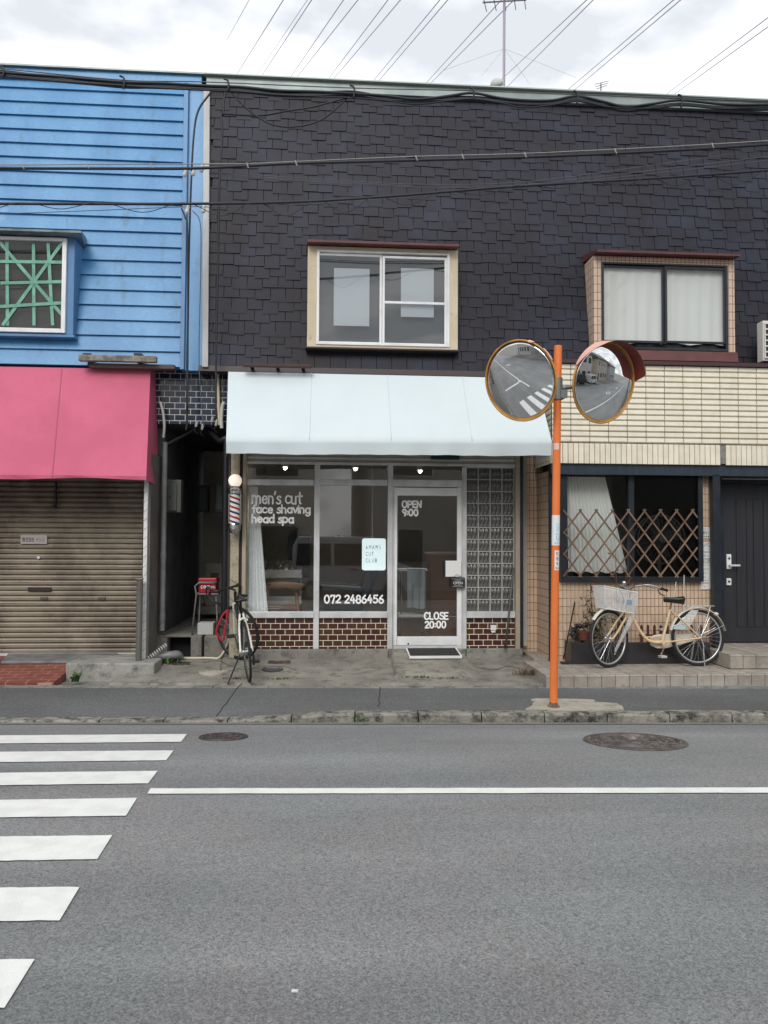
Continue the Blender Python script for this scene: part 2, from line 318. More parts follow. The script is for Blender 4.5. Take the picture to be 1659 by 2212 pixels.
def road_z(v):                             # cambered cross-section
    d = max(0.0, -v); d = max(0.0, 9.3 - d) if d > 4.65 else d
    return .27 * (1 - (1 - d / 4.65) ** 2.2)
def vof(q): return (q - K0).dot(EV)
def GR(px, py):
    z = .1
    for _ in range(40): q = G(px, py, z); z += .6 * (road_z(vof(q)) - z)
    return Vector((q.x, q.y, road_z(vof(q))))
rd = MB(); vv_ = [.02 - .116 * k for k in range(81)]
for v in vv_: rd.v += [UV(-130, v, road_z(v)), UV(130, v, road_z(v))]
rd.f = [(2 * k + 2, 2 * k + 3, 2 * k + 1, 2 * k) for k in range(80)]
rd.build('road', m_road, smooth=True, kind='structure')
MB().quad(UV(-60, -0.13, 0.005 + road_z(-.13)), UV(60, -0.13, 0.005 + road_z(-.13)), UV(60, 0.0, 0.006), UV(-60, 0.0, 0.006)).build('road_edge_strip', m_apron, kind='structure')
uA, uB = uof(455, 1560, 0), uof(800, 1560, 0)
def ktop(u):
    t = max(0.0, min(1.0, (u - uA) / (uB - uA))); t = t * t * (3 - 2 * t); return 0.022 + (0.088 - 0.022) * t
# kerb: a row of cast stones with open joints
kb = MB(); step = 0.6; u0 = uof(1039, 1560, 0)
for i in range(-90, 90):
    a, b_ = u0 + i * step + 0.006, u0 + (i + 1) * step - 0.006
    dz = random.uniform(-.004, .004); dv = random.uniform(-.004, .004)
    n = 6 if uA - 1 < a < uB + 1 else 1
    for j in range(n):
        p, q = a + (b_ - a) * j / n, a + (b_ - a) * (j + 1) / n; zp, zq = ktop(p) + dz, ktop(q) + dz
        sec = lambda u, z: [UV(u, dv, -.1), UV(u, dv, z - .02), UV(u, .02 + dv, z), UV(u, .15, z), UV(u, .15, -.1)]
        A, B = sec(p, zp), sec(q, zq); kb.add(A + B, [(0, 1, 2, 3, 4)[::-1], (5, 6, 7, 8, 9)] + [(k, k + 1, k + 6, k + 5) for k in range(4)])
kb.build('kerb', m_kerb, kind='structure')
fw = MB(); nu = 90; rows = [0.151, 0.4, 0.75, 1.04]
gvs = []
for i in range(nu + 1):
    u = -40 + 80 * i / nu if False else -6 + 12 * i / nu
    if i == 0: u = -60
    if i == nu: u = 60
    for v in rows:
        t = (v - .151) / .889; gvs.append(UV(u, v, (ktop(u) - .004) * (1 - t) + .126 * t + random.uniform(-.002, .002)))
fw.add(gvs, [(i * 4 + j, (i + 1) * 4 + j, (i + 1) * 4 + j + 1, i * 4 + j + 1) for i in range(nu) for j in range(3)])
fw.build('footpath', m_walk, kind='structure')
# seams cut in the footpath
m_gap = M('dark_joint', (0.03, 0.032, 0.028), 0.9)
sm = MB()
for a, b_ in (((520, 1479), (448, 1557)), ((820, 1484), (818, 1529))):
    A, B = G(a[0], a[1], .132), G(b_[0], b_[1], .05 if a[0] < 600 else .085); pp = []
    for k in range(13):
        t = k / 12; q = A.lerp(B, t); v = (q - K0).dot(EV); u = (q - K0).dot(EU); tt = (v - .151) / .889; q.z = (ktop(u) - .004) * (1 - tt) + .126 * tt + .003; q.x += random.uniform(-.012, .012); pp.append(q)
    sm.tube(pp, .005, 5, flat=.5, flat_axis=Vector((0, 0, 1)))
sm.build('footpath_joint', m_gap, kind='structure')
# gutter lids: concrete on the left, steel grating on the right
gl = MB(); us = uof(985 + 190, 1484, .13)
for i in range(-70, 60):
    a = us + i * 0.6
    if a >= us - .01: break
    gl.box(0, 0, 0, 0, 0, 0) if False else gl.hexa([UV(a + .004, 1.042, -.1), UV(a + .596, 1.042, -.1), UV(a + .596, 1.17, -.1), UV(a + .004, 1.17, -.1)], [UV(a + .004, 1.042, .128), UV(a + .596, 1.042, .128), UV(a + .596, 1.17, .13), UV(a + .004, 1.17, .13)])
gl.build('gutter_lid', m_plinth, kind='structure')
gs_ = MB()
for i in range(0, 8):
    a = us + i * 1.0
    gs_.hexa([UV(a + .004, 1.042, .09), UV(a + .992, 1.042, .09), UV(a + .992, 1.19, .09), UV(a + .004, 1.19, .09)], [UV(a + .004, 1.042, .122), UV(a + .992, 1.042, .122), UV(a + .992, 1.19, .122), UV(a + .004, 1.19, .122)])
    for k in range(28):
        p = a + .02 + k * .0345; gs_.hexa([UV(p, 1.05, .122), UV(p + .02, 1.05, .122), UV(p + .02, 1.18, .122), UV(p, 1.18, .122)], [UV(p, 1.05, .132), UV(p + .02, 1.05, .132), UV(p + .02, 1.18, .132), UV(p, 1.18, .132)])
    for v0 in (1.042, 1.18): gs_.hexa([UV(a + .004, v0, .122), UV(a + .992, v0, .122), UV(a + .992, v0 + .01, .122), UV(a + .004, v0 + .01, .122)], [UV(a + .004, v0, .134), UV(a + .992, v0, .134), UV(a + .992, v0 + .01, .134), UV(a + .004, v0 + .01, .134)])
gs_.build('gutter_grating', m_galv, kind='structure')
MB().quad(UV(-60, 1.17, .10), UV(60, 1.17, .10), UV(60, 14, .10), UV(-60, 14, .10)).build('yard_ground', m_plinth, kind='structure')
# forecourt concrete: rough, with a broken street edge
XL, XR = P(345, 1400, 9.75).x, P(1127, 1405, 9.75).x
def gutY(X): return (K0 + EV * 1.18 + EU * ((X - K0.x) / EU.x)).y - .0
def foreZ(X, Y):
    g = gutY(X); t = max(0, min(1, (Y - g) / (9.72 - g))); return .142 + .118 * t
def GF(px, py):
    z = .2
    for _ in range(30): q = G(px, py, z); z += .7 * (foreZ(q.x, q.y) - z)
    return Vector((q.x, q.y, foreZ(q.x, q.y)))
fc = MB(); nx, ny = 150, 26; vs = []; edge = [random.uniform(0, .05) for _ in range(nx + 1)]
for i in range(1, nx): edge[i] = (edge[i - 1] + edge[i] + edge[i]) / 3
xr = XR + .18
for i in range(nx + 1):
    X = XL - .3 + (xr - XL + .3) * i / nx; g = gutY(X) + edge[i] * .9
    for j in range(ny + 1):
        Y = g + (9.78 - g) * j / ny; vs.append((X, Y, foreZ(X, Y) + (random.uniform(-.004, .004) if 0 < j < ny else 0)))
    vs.append((X, g - .004, .05))
n1 = ny + 2
fc.add(vs, [(i * n1 + j, (i + 1) * n1 + j, (i + 1) * n1 + j + 1, i * n1 + j + 1) for i in range(nx) for j in range(ny)] + [(i * n1 + ny + 1, (i + 1) * n1 + ny + 1, (i + 1) * n1, i * n1) for i in range(nx)])
fc.build('forecourt', m_conc, smooth=True, kind='structure')
cr = MB()          # cracks
for pts in (((560, 1440), (520, 1446), (470, 1428), (440, 1432)), ((538, 1447), (600, 1440), (640, 1447)), ((1010, 1437), (1060, 1448), (1100, 1440), (1140, 1452)), ((480, 1420), (476, 1450))):
    ps = [GF(x, y) for x, y in pts]; pp = []
    for q in smoothpath(ps, 9):
        q.x += random.uniform(-.012, .012); q.y += random.uniform(-.012, .012); q.z = foreZ(q.x, q.y) + .004; pp.append(q)
    cr.tube(pp, .0035, 5, flat=.5, flat_axis=Vector((0, 0, 1)))
cr.build('forecourt_crack', m_gap, kind='structure')
# entrance ramp cast over the forecourt in front of the shop door
rx0, rx1 = P(842, 1405, 9.62).x, P(1002, 1405, 9.62).x
rm = MB(); vs = []; nx, ny = 60, 26
for i in range(nx + 1):
    s = i / nx
    for j in range(ny + 1):
        t = j / ny; y0 = gutY(0) + .22
        X = rx0 - .015 * (1 - t) + (rx1 + .12 * t * (1 - t) * 4 - rx0) * s; Y = y0 + (9.66 - y0) * t
        e = min(1, s / .035) * min(1, (1 - s) / .16); e = e * e * (3 - 2 * e)
        hgt = (.028 * min(1, t / .05) + (.365 - .262 - .028) * min(1, t / .75) ** .8) * e
        vs.append((X, Y, foreZ(X, Y) - .012 + hgt + .012 * min(1, t / .04) * (1 if e > .05 else e * 20) + random.uniform(-.002, .002)))
rm.add(vs, [(i * (ny + 1) + j, (i + 1) * (ny + 1) + j, (i + 1) * (ny + 1) + j + 1, i * (ny + 1) + j + 1) for i in range(nx) for j in range(ny)])
rm.build('entrance_ramp', m_conc, smooth=True, kind='structure')
# ---------------------------------------------------------------- road paint
def band(pts, name='crosswalk_stripe', z=.004):
    q = [Vector((p.x, p.y, 0)) for p in pts]; nu_, nv_ = max(2, min(400, int((q[1] - q[0]).length / .04))), 8; mb = MB(); rs = random.Random(len(name) + int(q[1].y * 100))
    for i in range(nu_ + 1):
        a, b = q[0].lerp(q[1], i / nu_), q[3].lerp(q[2], i / nu_); ja, jb = rs.gauss(0, .0016), rs.gauss(0, .0016); d = (b - a).normalized()
        for j in range(nv_ + 1): w = a.lerp(b, j / nv_) + d * (ja if j == 0 else jb if j == nv_ else 0); mb.v.append(Vector((w.x, w.y, road_z(vof(w)) + z + .002)))
    mb.f = [(i * (nv_ + 1) + j, (i + 1) * (nv_ + 1) + j, (i + 1) * (nv_ + 1) + j + 1, i * (nv_ + 1) + j + 1) for i in range(nu_) for j in range(nv_)]
    mb.build(name, m_paint, kind='structure')
stripes = [(1590, 404, 1587, 391, 1604, 1607.5), (1625.5, 375, 1622.5, 359, 1644, 1648), (1671, 340.5, 1667, 320, 1694, 1698), (1730, 296, 1725.5, 272.5, 1764, 1768), (1809.5, 242.5, 1806.5, 210, 1858.5, 1861.5), (1920, 172, 1918.5, 128.5, 1991.5, 1992), (2075.5, 75, 2075, 10, 2180, 2180)]
ends = []
for tl, xr_, tr, xb, br, bl in stripes:
    A, B, C, D = (Vector((w.x, w.y, 0)) for w in (GR(0, tl), GR(xr_, tr), GR(xb, br), GR(0, bl)))
    uu = (A - B).normalized() if (A - B).length > .3 else ends[-1][2]; ud = (D - C).normalized() if (D - C).length > .3 else uu
    ends.append((B, C, uu)); band([C + ud * 3.2, C, B, B + uu * 3.2])
dl = ends[6][0] - ends[5][0]
for k in (1, 2, 3): B, C, uu = ends[6][0] + dl * k, ends[6][1] + dl * k, ends[5][2]; band([C + uu * 3.2, C, B, B + uu * 3.2])
a, b_, c_, d_ = (Vector((w.x, w.y, 0)) for w in (GR(325, 1705), GR(318, 1716.5), GR(1659, 1714.5), GR(1659, 1703))); du = (d_ - a).normalized()
band([b_, c_ + du * 40, d_ + du * 40, a], 'centre_line')
lw = (a - b_).length; cl = ends[2][0] - du * 3.9; ny_ = Vector((-du.y, du.x, 0))
cl = a - du * 4.75
band([cl - du * 40 - ny_ * .12, cl - ny_ * .12, cl, cl - du * 40], 'centre_line')
sl = cl - du * 1.9
band([sl + ny_ * .02 - du * .35, sl + ny_ * .02, sl + ny_ * 2.0, sl + ny_ * 2.0 - du * .35], 'stop_line')
for k in (14, 24):   # diamond warning marks further down the road
    for sgn in (-1, 1):
        c = cl * 1.0 + du * sgn * k + (du * 9 if sgn > 0 else Vector()) + ny_ * (-1.5); ring = [Vector((1.4, 0, 0)), Vector((0, .5, 0)), Vector((-1.4, 0, 0)), Vector((0, -.5, 0))]
        mb = MB()
        for i in range(4):
            p, q = ring[i], ring[(i + 1) % 4]; w = [c + du * x.x + ny_ * x.y for x in (p, q, q * .72, p * .72)]
            mb.hexa([Vector((v.x, v.y, road_z(vof(v)) - .01)) for v in w], [Vector((v.x, v.y, road_z(vof(v)) + .008)) for v in w])
        mb.build('diamond_mark', m_paint, kind='structure')
# ---------------------------------------------------------------- manhole covers, lids and gratings
def cover(name, c, r, label, mat, rings, ribs, cat='manhole cover', lid=True, n=Vector((0, 0, 1))):
    n = n.normalized(); ex = Vector((1, 0, 0)); ex = (ex - n * ex.dot(n)).normalized(); ey = n.cross(ex)
    t = thing(name, (c.x, c.y, c.z), label, cat)
    MB().lathe(c, [(r * .9, -.03), (r * .9, .008), (r * .985, .008), (r, .003), (r, -.03)], 56, n).build('rim', mat, t)
    m = MB().lathe(c, [(0, .004), (r * .885, .004), (r * .885, -.03)], 56, n)
    for q in range(rings):
        rr = r * (.2 + .62 * q / max(1, rings - 1)); m.torus(c + n * .005, n, rr, .007 if r > .3 else .004, 48, 6)
        if ribs:
            nb = int(8 + q * 7)
            for k in range(nb):
                a = 2 * math.pi * (k + .5 * (q % 2)) / nb; d = ex * math.cos(a) + ey * math.sin(a); e = n.cross(d); p = c + d * rr * 1.07
                if (k + q) % 5: m.hexa([p - e * .016 - d * .010, p + e * .016 - d * .010, p + e * .016 + d * .012, p - e * .016 + d * .012], [v + n * .011 for v in (p - e * .013 - d * .008, p + e * .013 - d * .008, p + e * .013 + d * .010, p - e * .013 + d * .010)])
    if ribs:
        for k in range(8):
            a = math.pi * k / 4 + .2; d = ex * math.cos(a) + ey * math.sin(a); m.tube([c + d * r * .2 + n * .006, c + d * r * .84 + n * .006], .006, 5)
    m.build('lid', mat, t)
m_iron2 = M('cast_iron_worn', (0.085, 0.075, 0.070), 0.5, 0.3, col2=(0.17, 0.15, 0.14), ns=14, bmp=0.3)
def rn(c): return Vector((0, 0, 1)) + EV * ((road_z(vof(c) - .1) - road_z(vof(c) + .1)) / .2)
c = GR(1371, 1602); cover('manhole_cover', c + Vector((0, 0, .002)), .402, 'large round iron manhole cover in the road near the orange mirror pole', m_iron2, 6, True, n=rn(c))
c = GR(483, 1592.5); cover('manhole_cover', c + Vector((0, 0, .002)), .20, 'small round iron manhole cover in the road beside the crosswalk end', m_iron, 5, True, n=rn(c))
c = GF(461, 1451); c.z += .002; cover('manhole_cover', c, .17, 'worn pale concrete manhole lid behind the road bicycle kickstand', m_pale, 2, False)
c = GF(589, 1446); c.z += .002; cover('manhole_cover', c, .125, 'plain dark grey round drain lid in front of the brown brick base', M('dark_lid', (0.05, 0.055, 0.058), 0.6), 0, False)
for (x0, x1, y, nm, lb, nsl) in ((579, 628, 1430, 'drain_cover', 'rectangular rusty lid set in the concrete below the left shop window', 1), (372, 411, 1433, 'drain_cover', 'dark slotted drain grating beside the weeds at the alley mouth', 6)):
    A, B = GF(x0, y), GF(x1, y); z = foreZ((A.x + B.x) / 2, A.y) + .003; mb = MB(); w = .16
    mb.box(A.x, B.x, A.y - w / 2, A.y - w / 2 + .012, z - .03, z + .005).box(A.x, B.x, A.y + w / 2 - .012, A.y + w / 2, z - .03, z + .005)
    for k in range(nsl): q = (w - .03) / nsl; mb.box(A.x + .005, B.x - .005, A.y - w / 2 + .015 + k * q + (.006 if nsl > 1 else 0), A.y - w / 2 + .015 + (k + 1) * q, z - .02, z + .003)
    mb.build(nm, m_iron if nsl > 1 else M('rusty_lid', (0.10, 0.075, 0.055), 0.8, col2=(0.05, 0.04, 0.035), ns=20), label=lb, cat='drain cover')
# ================================================================ BUILDINGS
m_blue = M('blue_painted_metal', (0.062, 0.225, 0.455), 0.42, col2=(0.098, 0.295, 0.535), ns=2.0, lo=0.4, hi=0.7, stretch=(1, 1, .35), grain=.07, gs=25, bmp=.06, bs=14)
def weather(m, col, scale, lo, hi, st=(1, 1, 1)):
    t = m.node_tree; b = [n for n in t.nodes if n.type == 'BSDF_PRINCIPLED'][0]; l = b.inputs['Base Color'].links; src = l[0].from_socket if l else tuple(b.inputs['Base Color'].default_value)[:3]
    t.links.new(mixc(t, noise(t, scale, pos(t, *st), detail=8, rough=0.7, lo=lo, hi=hi), src, col), b.inputs['Base Color']); return m
weather(m_blue, (0.25, 0.43, 0.62), 1.6, .60, .80, (1, 1, .7)); weather(m_blue, (0.05, 0.12, 0.19), 4, .58, .76, (1, 1, .22)); weather(m_blue, (0.20, 0.16, 0.13), 9, .70, .76, (1, 1, .25))
m_blued = M('blue_painted_trim', (0.10, 0.24, 0.45), 0.5, col2=(0.055, 0.13, 0.25), ns=3, stretch=(1, 1, .4), lo=.45, hi=.75)
m_dark = M('dark_interior', (0.012, 0.013, 0.014), 0.9)
m_alum = M('aluminium', (0.66, 0.67, 0.67), 0.42, 0.2, col2=(0.52, 0.53, 0.53), ns=5, stretch=(1, 1, .6), grain=.06, gs=60)
m_alumw = M('white_aluminium', (0.80, 0.81, 0.81), 0.4, 0.05, col2=(0.70, 0.70, 0.69), ns=4)
m_black = M('black_metal', (0.012, 0.016, 0.022), 0.4, 0.1, col2=(0.02, 0.026, 0.034), ns=5)
m_glass = glassmat('window_glass', (0.90, 0.92, 0.91), 3.7); m_screen = glassmat('insect_screen', (0.33, 0.34, 0.34), 0.5, .25); m_glass1 = glassmat('clear_window_glass', (0.88, 0.90, 0.89), 1.4)
m_glassd = glassmat('upper_window_glass', (0.80, 0.84, 0.85), 3.4)
m_cream = M('cream_plaster', (0.60, 0.50, 0.36), 0.8, col2=(0.66, 0.57, 0.43), ns=4, bmp=.2, bs=60)
weather(m_cream, (0.33, 0.27, 0.19), 7, .58, .75)
m_pillar = concrete('peeling_plaster', (0.42, 0.37, 0.27), (0.50, 0.44, 0.33), (0.20, 0.165, 0.115), .8)
m_cap = M('roof_edge_metal', (0.20, 0.235, 0.235), 0.45, 0.3, col2=(0.26, 0.31, 0.29), ns=3)
m_shingle = M('slate_shingle', (0.0130, 0.0125, 0.0215), 0.50, col2=(0.0195, 0.0225, 0.040), ns=1.6, island=.18, bmp=.35, bs=110, grain=.15, gs=140, spec=.28)
weather(m_shingle, (0.042, 0.040, 0.050), 3.5, .62, .80, (1, 1, .35)); weather(m_shingle, (0.0125, 0.0095, 0.0135), .8, .45, .66, (1, 1, .7))
m_maroon = M('maroon_sheet', (0.13, 0.035, 0.035), 0.5, col2=(0.09, 0.028, 0.028), ns=5)
m_navytile = brickmat('navy_glazed_tile', (0.012, 0.020, 0.042), (0.026, 0.040, 0.072), (0.66, 0.66, 0.58), .130, .0745, .0075, .5, .12, (0, 2), (0, 0))
m_navyside = brickmat('navy_glazed_tile_side', (0.012, 0.020, 0.042), (0.026, 0.040, 0.072), (0.66, 0.66, 0.58), .130, .0745, .0075, .5, .12, (1, 2), (0, 0))
m_browntile = brickmat('brown_glazed_tile', (0.055, 0.014, 0.012), (0.085, 0.036, 0.02), (0.78, 0.73, 0.58), .119, .0712, .0075, .5, .18, (0, 2), (P(533, 1334, 9.7).x, P(700, 1334, 9.7).z))
m_smalltile = brickmat('beige_mosaic_tile', (0.60, 0.44, 0.31), (0.68, 0.52, 0.38), (0.15, 0.085, 0.06), .0505, .1, .0075, 0, .35, (0, 2), (P(1128, 1000, 9.9).x, .02), dirt=(0.52, 0.38, 0.27))
m_smallside = brickmat('beige_mosaic_tile_side', (0.60, 0.44, 0.31), (0.68, 0.52, 0.38), (0.15, 0.085, 0.06), .0505, .1, .0075, 0, .35, (1, 2), (0, .02))
m_creamtile = M('cream_border_tile', (0.78, 0.73, 0.60), 0.38, island=.06, col2=(0.73, 0.67, 0.53), ns=8, bmp=.08)
m_grout = M('brown_grout', (0.045, 0.024, 0.026), 0.9)
# ---------------------------------------------------------------- blue house
xbR = S(398, 480).x; zTop = S(200, 166).z; zBot = S(200, 787).z
BH = thing('blue_house', (-3.6, 9.8, .3), 'blue two-storey house clad in horizontal metal siding above a brown roller shutter', 'house')
def onwall(X, z, off=0.0): return Vector((X, wallY(z) - off, z))
def edge(xb, xt): return S(xb, 785).x, S(xt, 175).x, S(420, 785).z, S(420, 175).z
def xedge(e, z): return e[0] + (e[1] - e[0]) * (z - e[2]) / (e[3] - e[2])
xE, xT, xP1, xB1 = edge(390, 399), edge(399, 409), edge(438, 441.5), edge(451, 455)
bay = R(-180, 508, 160, 720, 9.42)
sd_ = MB(); rowh = .197; z = zBot - .02; i = 0
while z < zTop - .1:
    z1 = min(z + rowh, zTop - .08); cuts = [(-8.2, xbR)]
    if z1 > bay[2] + .06 and z < bay[3] + .05: cuts = [(-8.2, bay[0] + .06), (bay[1] - .05, xbR)]
    for a, b_ in cuts:
        e0, e1 = (xedge(xE, z), xedge(xE, z1)) if b_ == xbR else (b_, b_); dz = random.uniform(-.003, .003)
        sd_.hexa([onwall(a, z + dz, .034), onwall(e0, z - dz, .034), onwall(e0, z, -.1), onwall(a, z, -.1)], [onwall(a, z1 + .012, .004), onwall(e1, z1 + .012, .004), onwall(e1, z1, -.1), onwall(a, z1, -.1)])
    z = z1
sd_.build('siding', m_blue, BH)
xt0, xt1, xp1, xw1 = S(400, 480).x, S(409, 480).x, S(441, 480).x, S(455, 480).x
def slab(x0, x1, z0, z1, off, back):
    f = lambda q, z: xedge(q, z) if isinstance(q, tuple) else q
    return MB().hexa([onwall(f(x0, z0) + .001, z0, off), onwall(f(x1, z0) - .001, z0, off), onwall(f(x1, z0) - .001, z0, -back), onwall(f(x0, z0) + .001, z0, -back)], [onwall(f(x0, z1) + .001, z1, off), onwall(f(x1, z1) - .001, z1, off), onwall(f(x1, z1) - .001, z1, -back), onwall(f(x0, z1) + .001, z1, -back)])
slab(xE, xT, zBot - .05, zTop - .05, .05, .1).build('corner_trim', m_blued, BH, bev=.004)
slab(xT, xP1, zBot - .05, zTop - .06, -.01, .12).build('pilaster', m_blue, BH)
slab(-8.2, xp1 - .1, zTop - .09, zTop + .06, .05, .2).build('fascia', m_blue, BH, bev=.004)
slab(-8.2, xp1 - .06, zTop + .061, zTop + .085, .09, .3).build('roof_edge', m_cap, BH)
MB().box(-8.2, xp1 - .01, 10.35, 17, 3.9, zTop - .1).build('body', m_blued, BH)
MB().box(-8.2, xp1 - .1, 10.45, 17, zTop - .2, zTop + .05).build('roof', m_cap, BH)
# blue bay window with taped glass
x0, x1, z0, z1 = bay
bw = MB().box(x1 - .10, x1, 9.42, 9.85, z0, z1).box(x0, x0 + .10, 9.42, 9.85, z0, z1).box(x0 + .1, x1 - .1, 9.42, 9.85, z1 - .06, z1).box(x0 + .1, x1 - .1, 9.42, 9.85, z0, z0 + .07)
wnd = bw.build('window', m_blued, BH, bev=.005)
fx = R(-180, 510, 143, 716, 9.40); w = .05
fm = MB().box(fx[1] - w, fx[1], 9.385, 9.43, fx[2], fx[3]).box(fx[0], fx[0] + w, 9.385, 9.43, fx[2], fx[3]).box(fx[0] + w, fx[1] - w, 9.385, 9.43, fx[3] - w * .8, fx[3]).box(fx[0] + w, fx[1] - w, 9.385, 9.43, fx[2], fx[2] + w)
fm.box((fx[0] + fx[1]) / 2 - .03, (fx[0] + fx[1]) / 2 + .03, 9.382, 9.432, fx[2] + w, fx[3] - w * .8).build('frame', m_alumw, wnd, bev=.004)
MB().pane(fx[0] + w, fx[1] - w, 9.412, fx[2] + w, fx[3] - w * .8).build('pane', m_glass1, wnd)
MB().box(fx[0] + .01, fx[1] - .01, 9.46, 9.48, fx[2] + .01, fx[3] - .01).build('room_dark_sheet', M('painted_room_shade', (0.022, 0.022, 0.021), .8), wnd)  # flat dark sheet, its colour stands in for the unlit room behind the glass
m_tape = M('green_tape', (0.13, 0.34, 0.25), 0.6, col2=(0.20, 0.45, 0.34), ns=9)
tp = MB()
def tape(a, b_, d):
    A, B = P(a[0], a[1], 9.406), P(b_[0], b_[1], 9.406); A.y = B.y = 9.406 - d; dr = (B - A).normalized(); n = Vector((-dr.z, 0, dr.x)) * .019; e = Vector((0, .0015, 0))
    tp.hexa([A - n, B - n, B - n + e, A - n + e], [A + n, B + n, B + n + e, A + n + e])
for k, (a, b_) in enumerate((((15, 523), (16, 703)), ((72.5, 527), (73.5, 703)), ((104, 525), (114, 703)), ((0, 524), (134, 680)), ((134, 526), (6, 703)), ((-20, 565), (135, 567)), ((2, 612), (134, 609)), ((-20, 664), (134, 655)))): tape(a, b_, .0022 * k)
tp.build('tape', m_tape, wnd)
hz = fx[3]; hd = MB(); a, b_ = P(-180, 503, 9.2), P(172, 503, 9.2); c1, c2 = S(-180, 484), S(182, 487)
hd.hexa([Vector((a.x, 9.26, hz + .02)), Vector((b_.x, 9.26, hz + .02)), Vector((c2.x, 9.9, hz + .02)), Vector((a.x, 9.9, hz + .02))], [Vector((a.x, 9.26, hz + .045)), Vector((b_.x, 9.26, hz + .045)), Vector((c2.x, 9.9, hz + .20)), Vector((a.x, 9.9, hz + .20))])
hd.build('hood', M('weathered_zinc', (0.20, 0.25, 0.27), .55, .2, col2=(0.10, 0.14, 0.16), ns=5), wnd)
MB().box(x0, x1 + .02, 9.40, 9.7, z0 - .03, z0 - .003).build('sill', m_blued, wnd)
# ground floor: shutter, posts, tile band
SY = 9.80
sh = R(-420, 1000, 308, 1413, SY); m_shut = M('brown_shutter', (0.225, 0.19, 0.14), .5, .1, col2=(0.275, 0.235, 0.18), ns=2.5, stretch=(.6, 1, 1))
weather(m_shut, (0.05, 0.032, 0.026), 5, .57, .64, (.5, 1, 14)); weather(m_shut, (0.14, 0.11, 0.082), 1.3, .45, .6, (1, 1, .6)); weather(m_shut, (0.105, 0.075, 0.055), .9, .48, .62)
st = MB(); pitch = .0645; k = 0; z = sh[2] + .01
prof = [(0, .004), (.10, .018), (.55, .020), (.78, .012), (.86, -.004), (1, .004)]
while z < sh[3] + .2:
    for (a, ya), (b_, yb) in zip(prof[:-1], prof[1:]): st.add([(sh[0], SY - ya, z + a * pitch), (sh[1], SY - ya, z + a * pitch), (sh[1], SY - yb, z + b_ * pitch), (sh[0], SY - yb, z + b_ * pitch)], [(0, 1, 2, 3)])
    z += pitch
st.box(sh[0], sh[1], SY + .02, SY + .05, sh[2], z)
shut = st.build('shutter', m_shut, BH)
MB().box(sh[0], sh[1], SY - .03, SY + .01, sh[2] - .02, sh[2] + .012).build('bottom_rail', m_alum, shut)
q = R(62, 1268, 112, 1277, SY); MB().box(q[0], q[1], SY - .035, SY - .012, q[2], q[3]).build('mail_slot', M('slot_metal', (.05, .045, .04), .4, .5), shut, bev=.003)
for x in (89, 213): q = R(x, 1289, x + 16, 1295, SY); MB().box(q[0], q[1], SY - .034, SY - .014, q[2], q[3]).build('finger_pull', M('pull_metal', (.14, .12, .10), .4, .5), shut, bev=.003)
q = P(85, 1204, SY); MB().cyl(q + Vector((0, -.035, 0)), q, .018, .018, 14).build('lock', m_alum, shut)
q = R(47, 1156, 104, 1175, SY); npl = MB().box(q[0], q[1], SY - .036, SY - .022, q[2], q[3]).build('nameplate', M('plate_grey', (.40, .36, .36), .4), BH, bev=.002)
typeset('株式会社 イシン', 'lettering', m_black, npl, q[0] + .02, q[1] - .03, q[2] + .025, q[3] - .025, SY - .0385)
for k, (xa, xb, ya, yb, dy) in enumerate(((117, 120, 1040, 1096, .03), (112, 117, 1090, 1097, .05))): q = R(xa, ya, xb, yb, SY - .1); MB().box(q[0], q[1], SY - .06 - dy, SY - .05, q[2], q[3]).build('hook_rod', m_black, BH)
q = R(308.5, 1000, 317, 1437, 9.30); wp = MB().box(q[0], q[1], 9.30, 9.36, q[2], q[3] + .1)
wpo = wp.build('white_post', M('white_post_paint', (.70, .70, .70), .5, col2=(.58, .58, .58), ns=8), BH, bev=.003)
sp = MB(); zz = q[2] + .05
while zz < q[3]: sp.add([(q[0] - .001, 9.298, zz), (q[1] + .001, 9.298, zz + .035), (q[1] + .001, 9.298, zz + .041), (q[0] - .001, 9.298, zz + .006)], [(0, 1, 2, 3)]); zz += .11
sp.build('striping', M('stripe_grey', (.25, .25, .26), .6), wpo)
a = P(317, 1400, 9.36).x; b_ = P(341, 1400, 9.80).x
MB().hexa([(a, 9.345, .2), (a + .02, 9.345, .2), (b_ + .02, 9.95, .2), (b_ - .12, 9.95, .2)], [(a, 9.345, 2.75), (a + .02, 9.345, 2.75), (b_ + .02, 9.95, 2.75), (b_ - .12, 9.95, 2.75)]).build('side_panel', M('grey_panel', (.13, .12, .11), .5, col2=(.17, .155, .14), ns=3), BH)
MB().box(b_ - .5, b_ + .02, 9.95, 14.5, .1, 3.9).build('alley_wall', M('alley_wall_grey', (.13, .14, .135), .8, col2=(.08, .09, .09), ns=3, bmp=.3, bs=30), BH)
MB().box(-8.2, b_ - .5, 9.86, 10.3, .1, 3.9).build('ground_floor_wall', m_blued, BH)
q = R(330, 800, 492, 916, 9.72); MB().box(q[0] - .05, q[1], 9.72, 9.78, q[2], q[3]).build('tile_band', m_navytile, BH)
MB().box(q[0] - .05, q[1] + .1, 9.66, 9.80, q[3] + .001, q[3] + .045).build('tile_band_flashing', m_blued, BH)
MB().box(q[0] - .2, q[1] + .3, 9.79, 14.5, q[2] - .02, q[2] + .6).build('passage_ceiling', M('passage_boards', (.03, .028, .026), .9), BH)
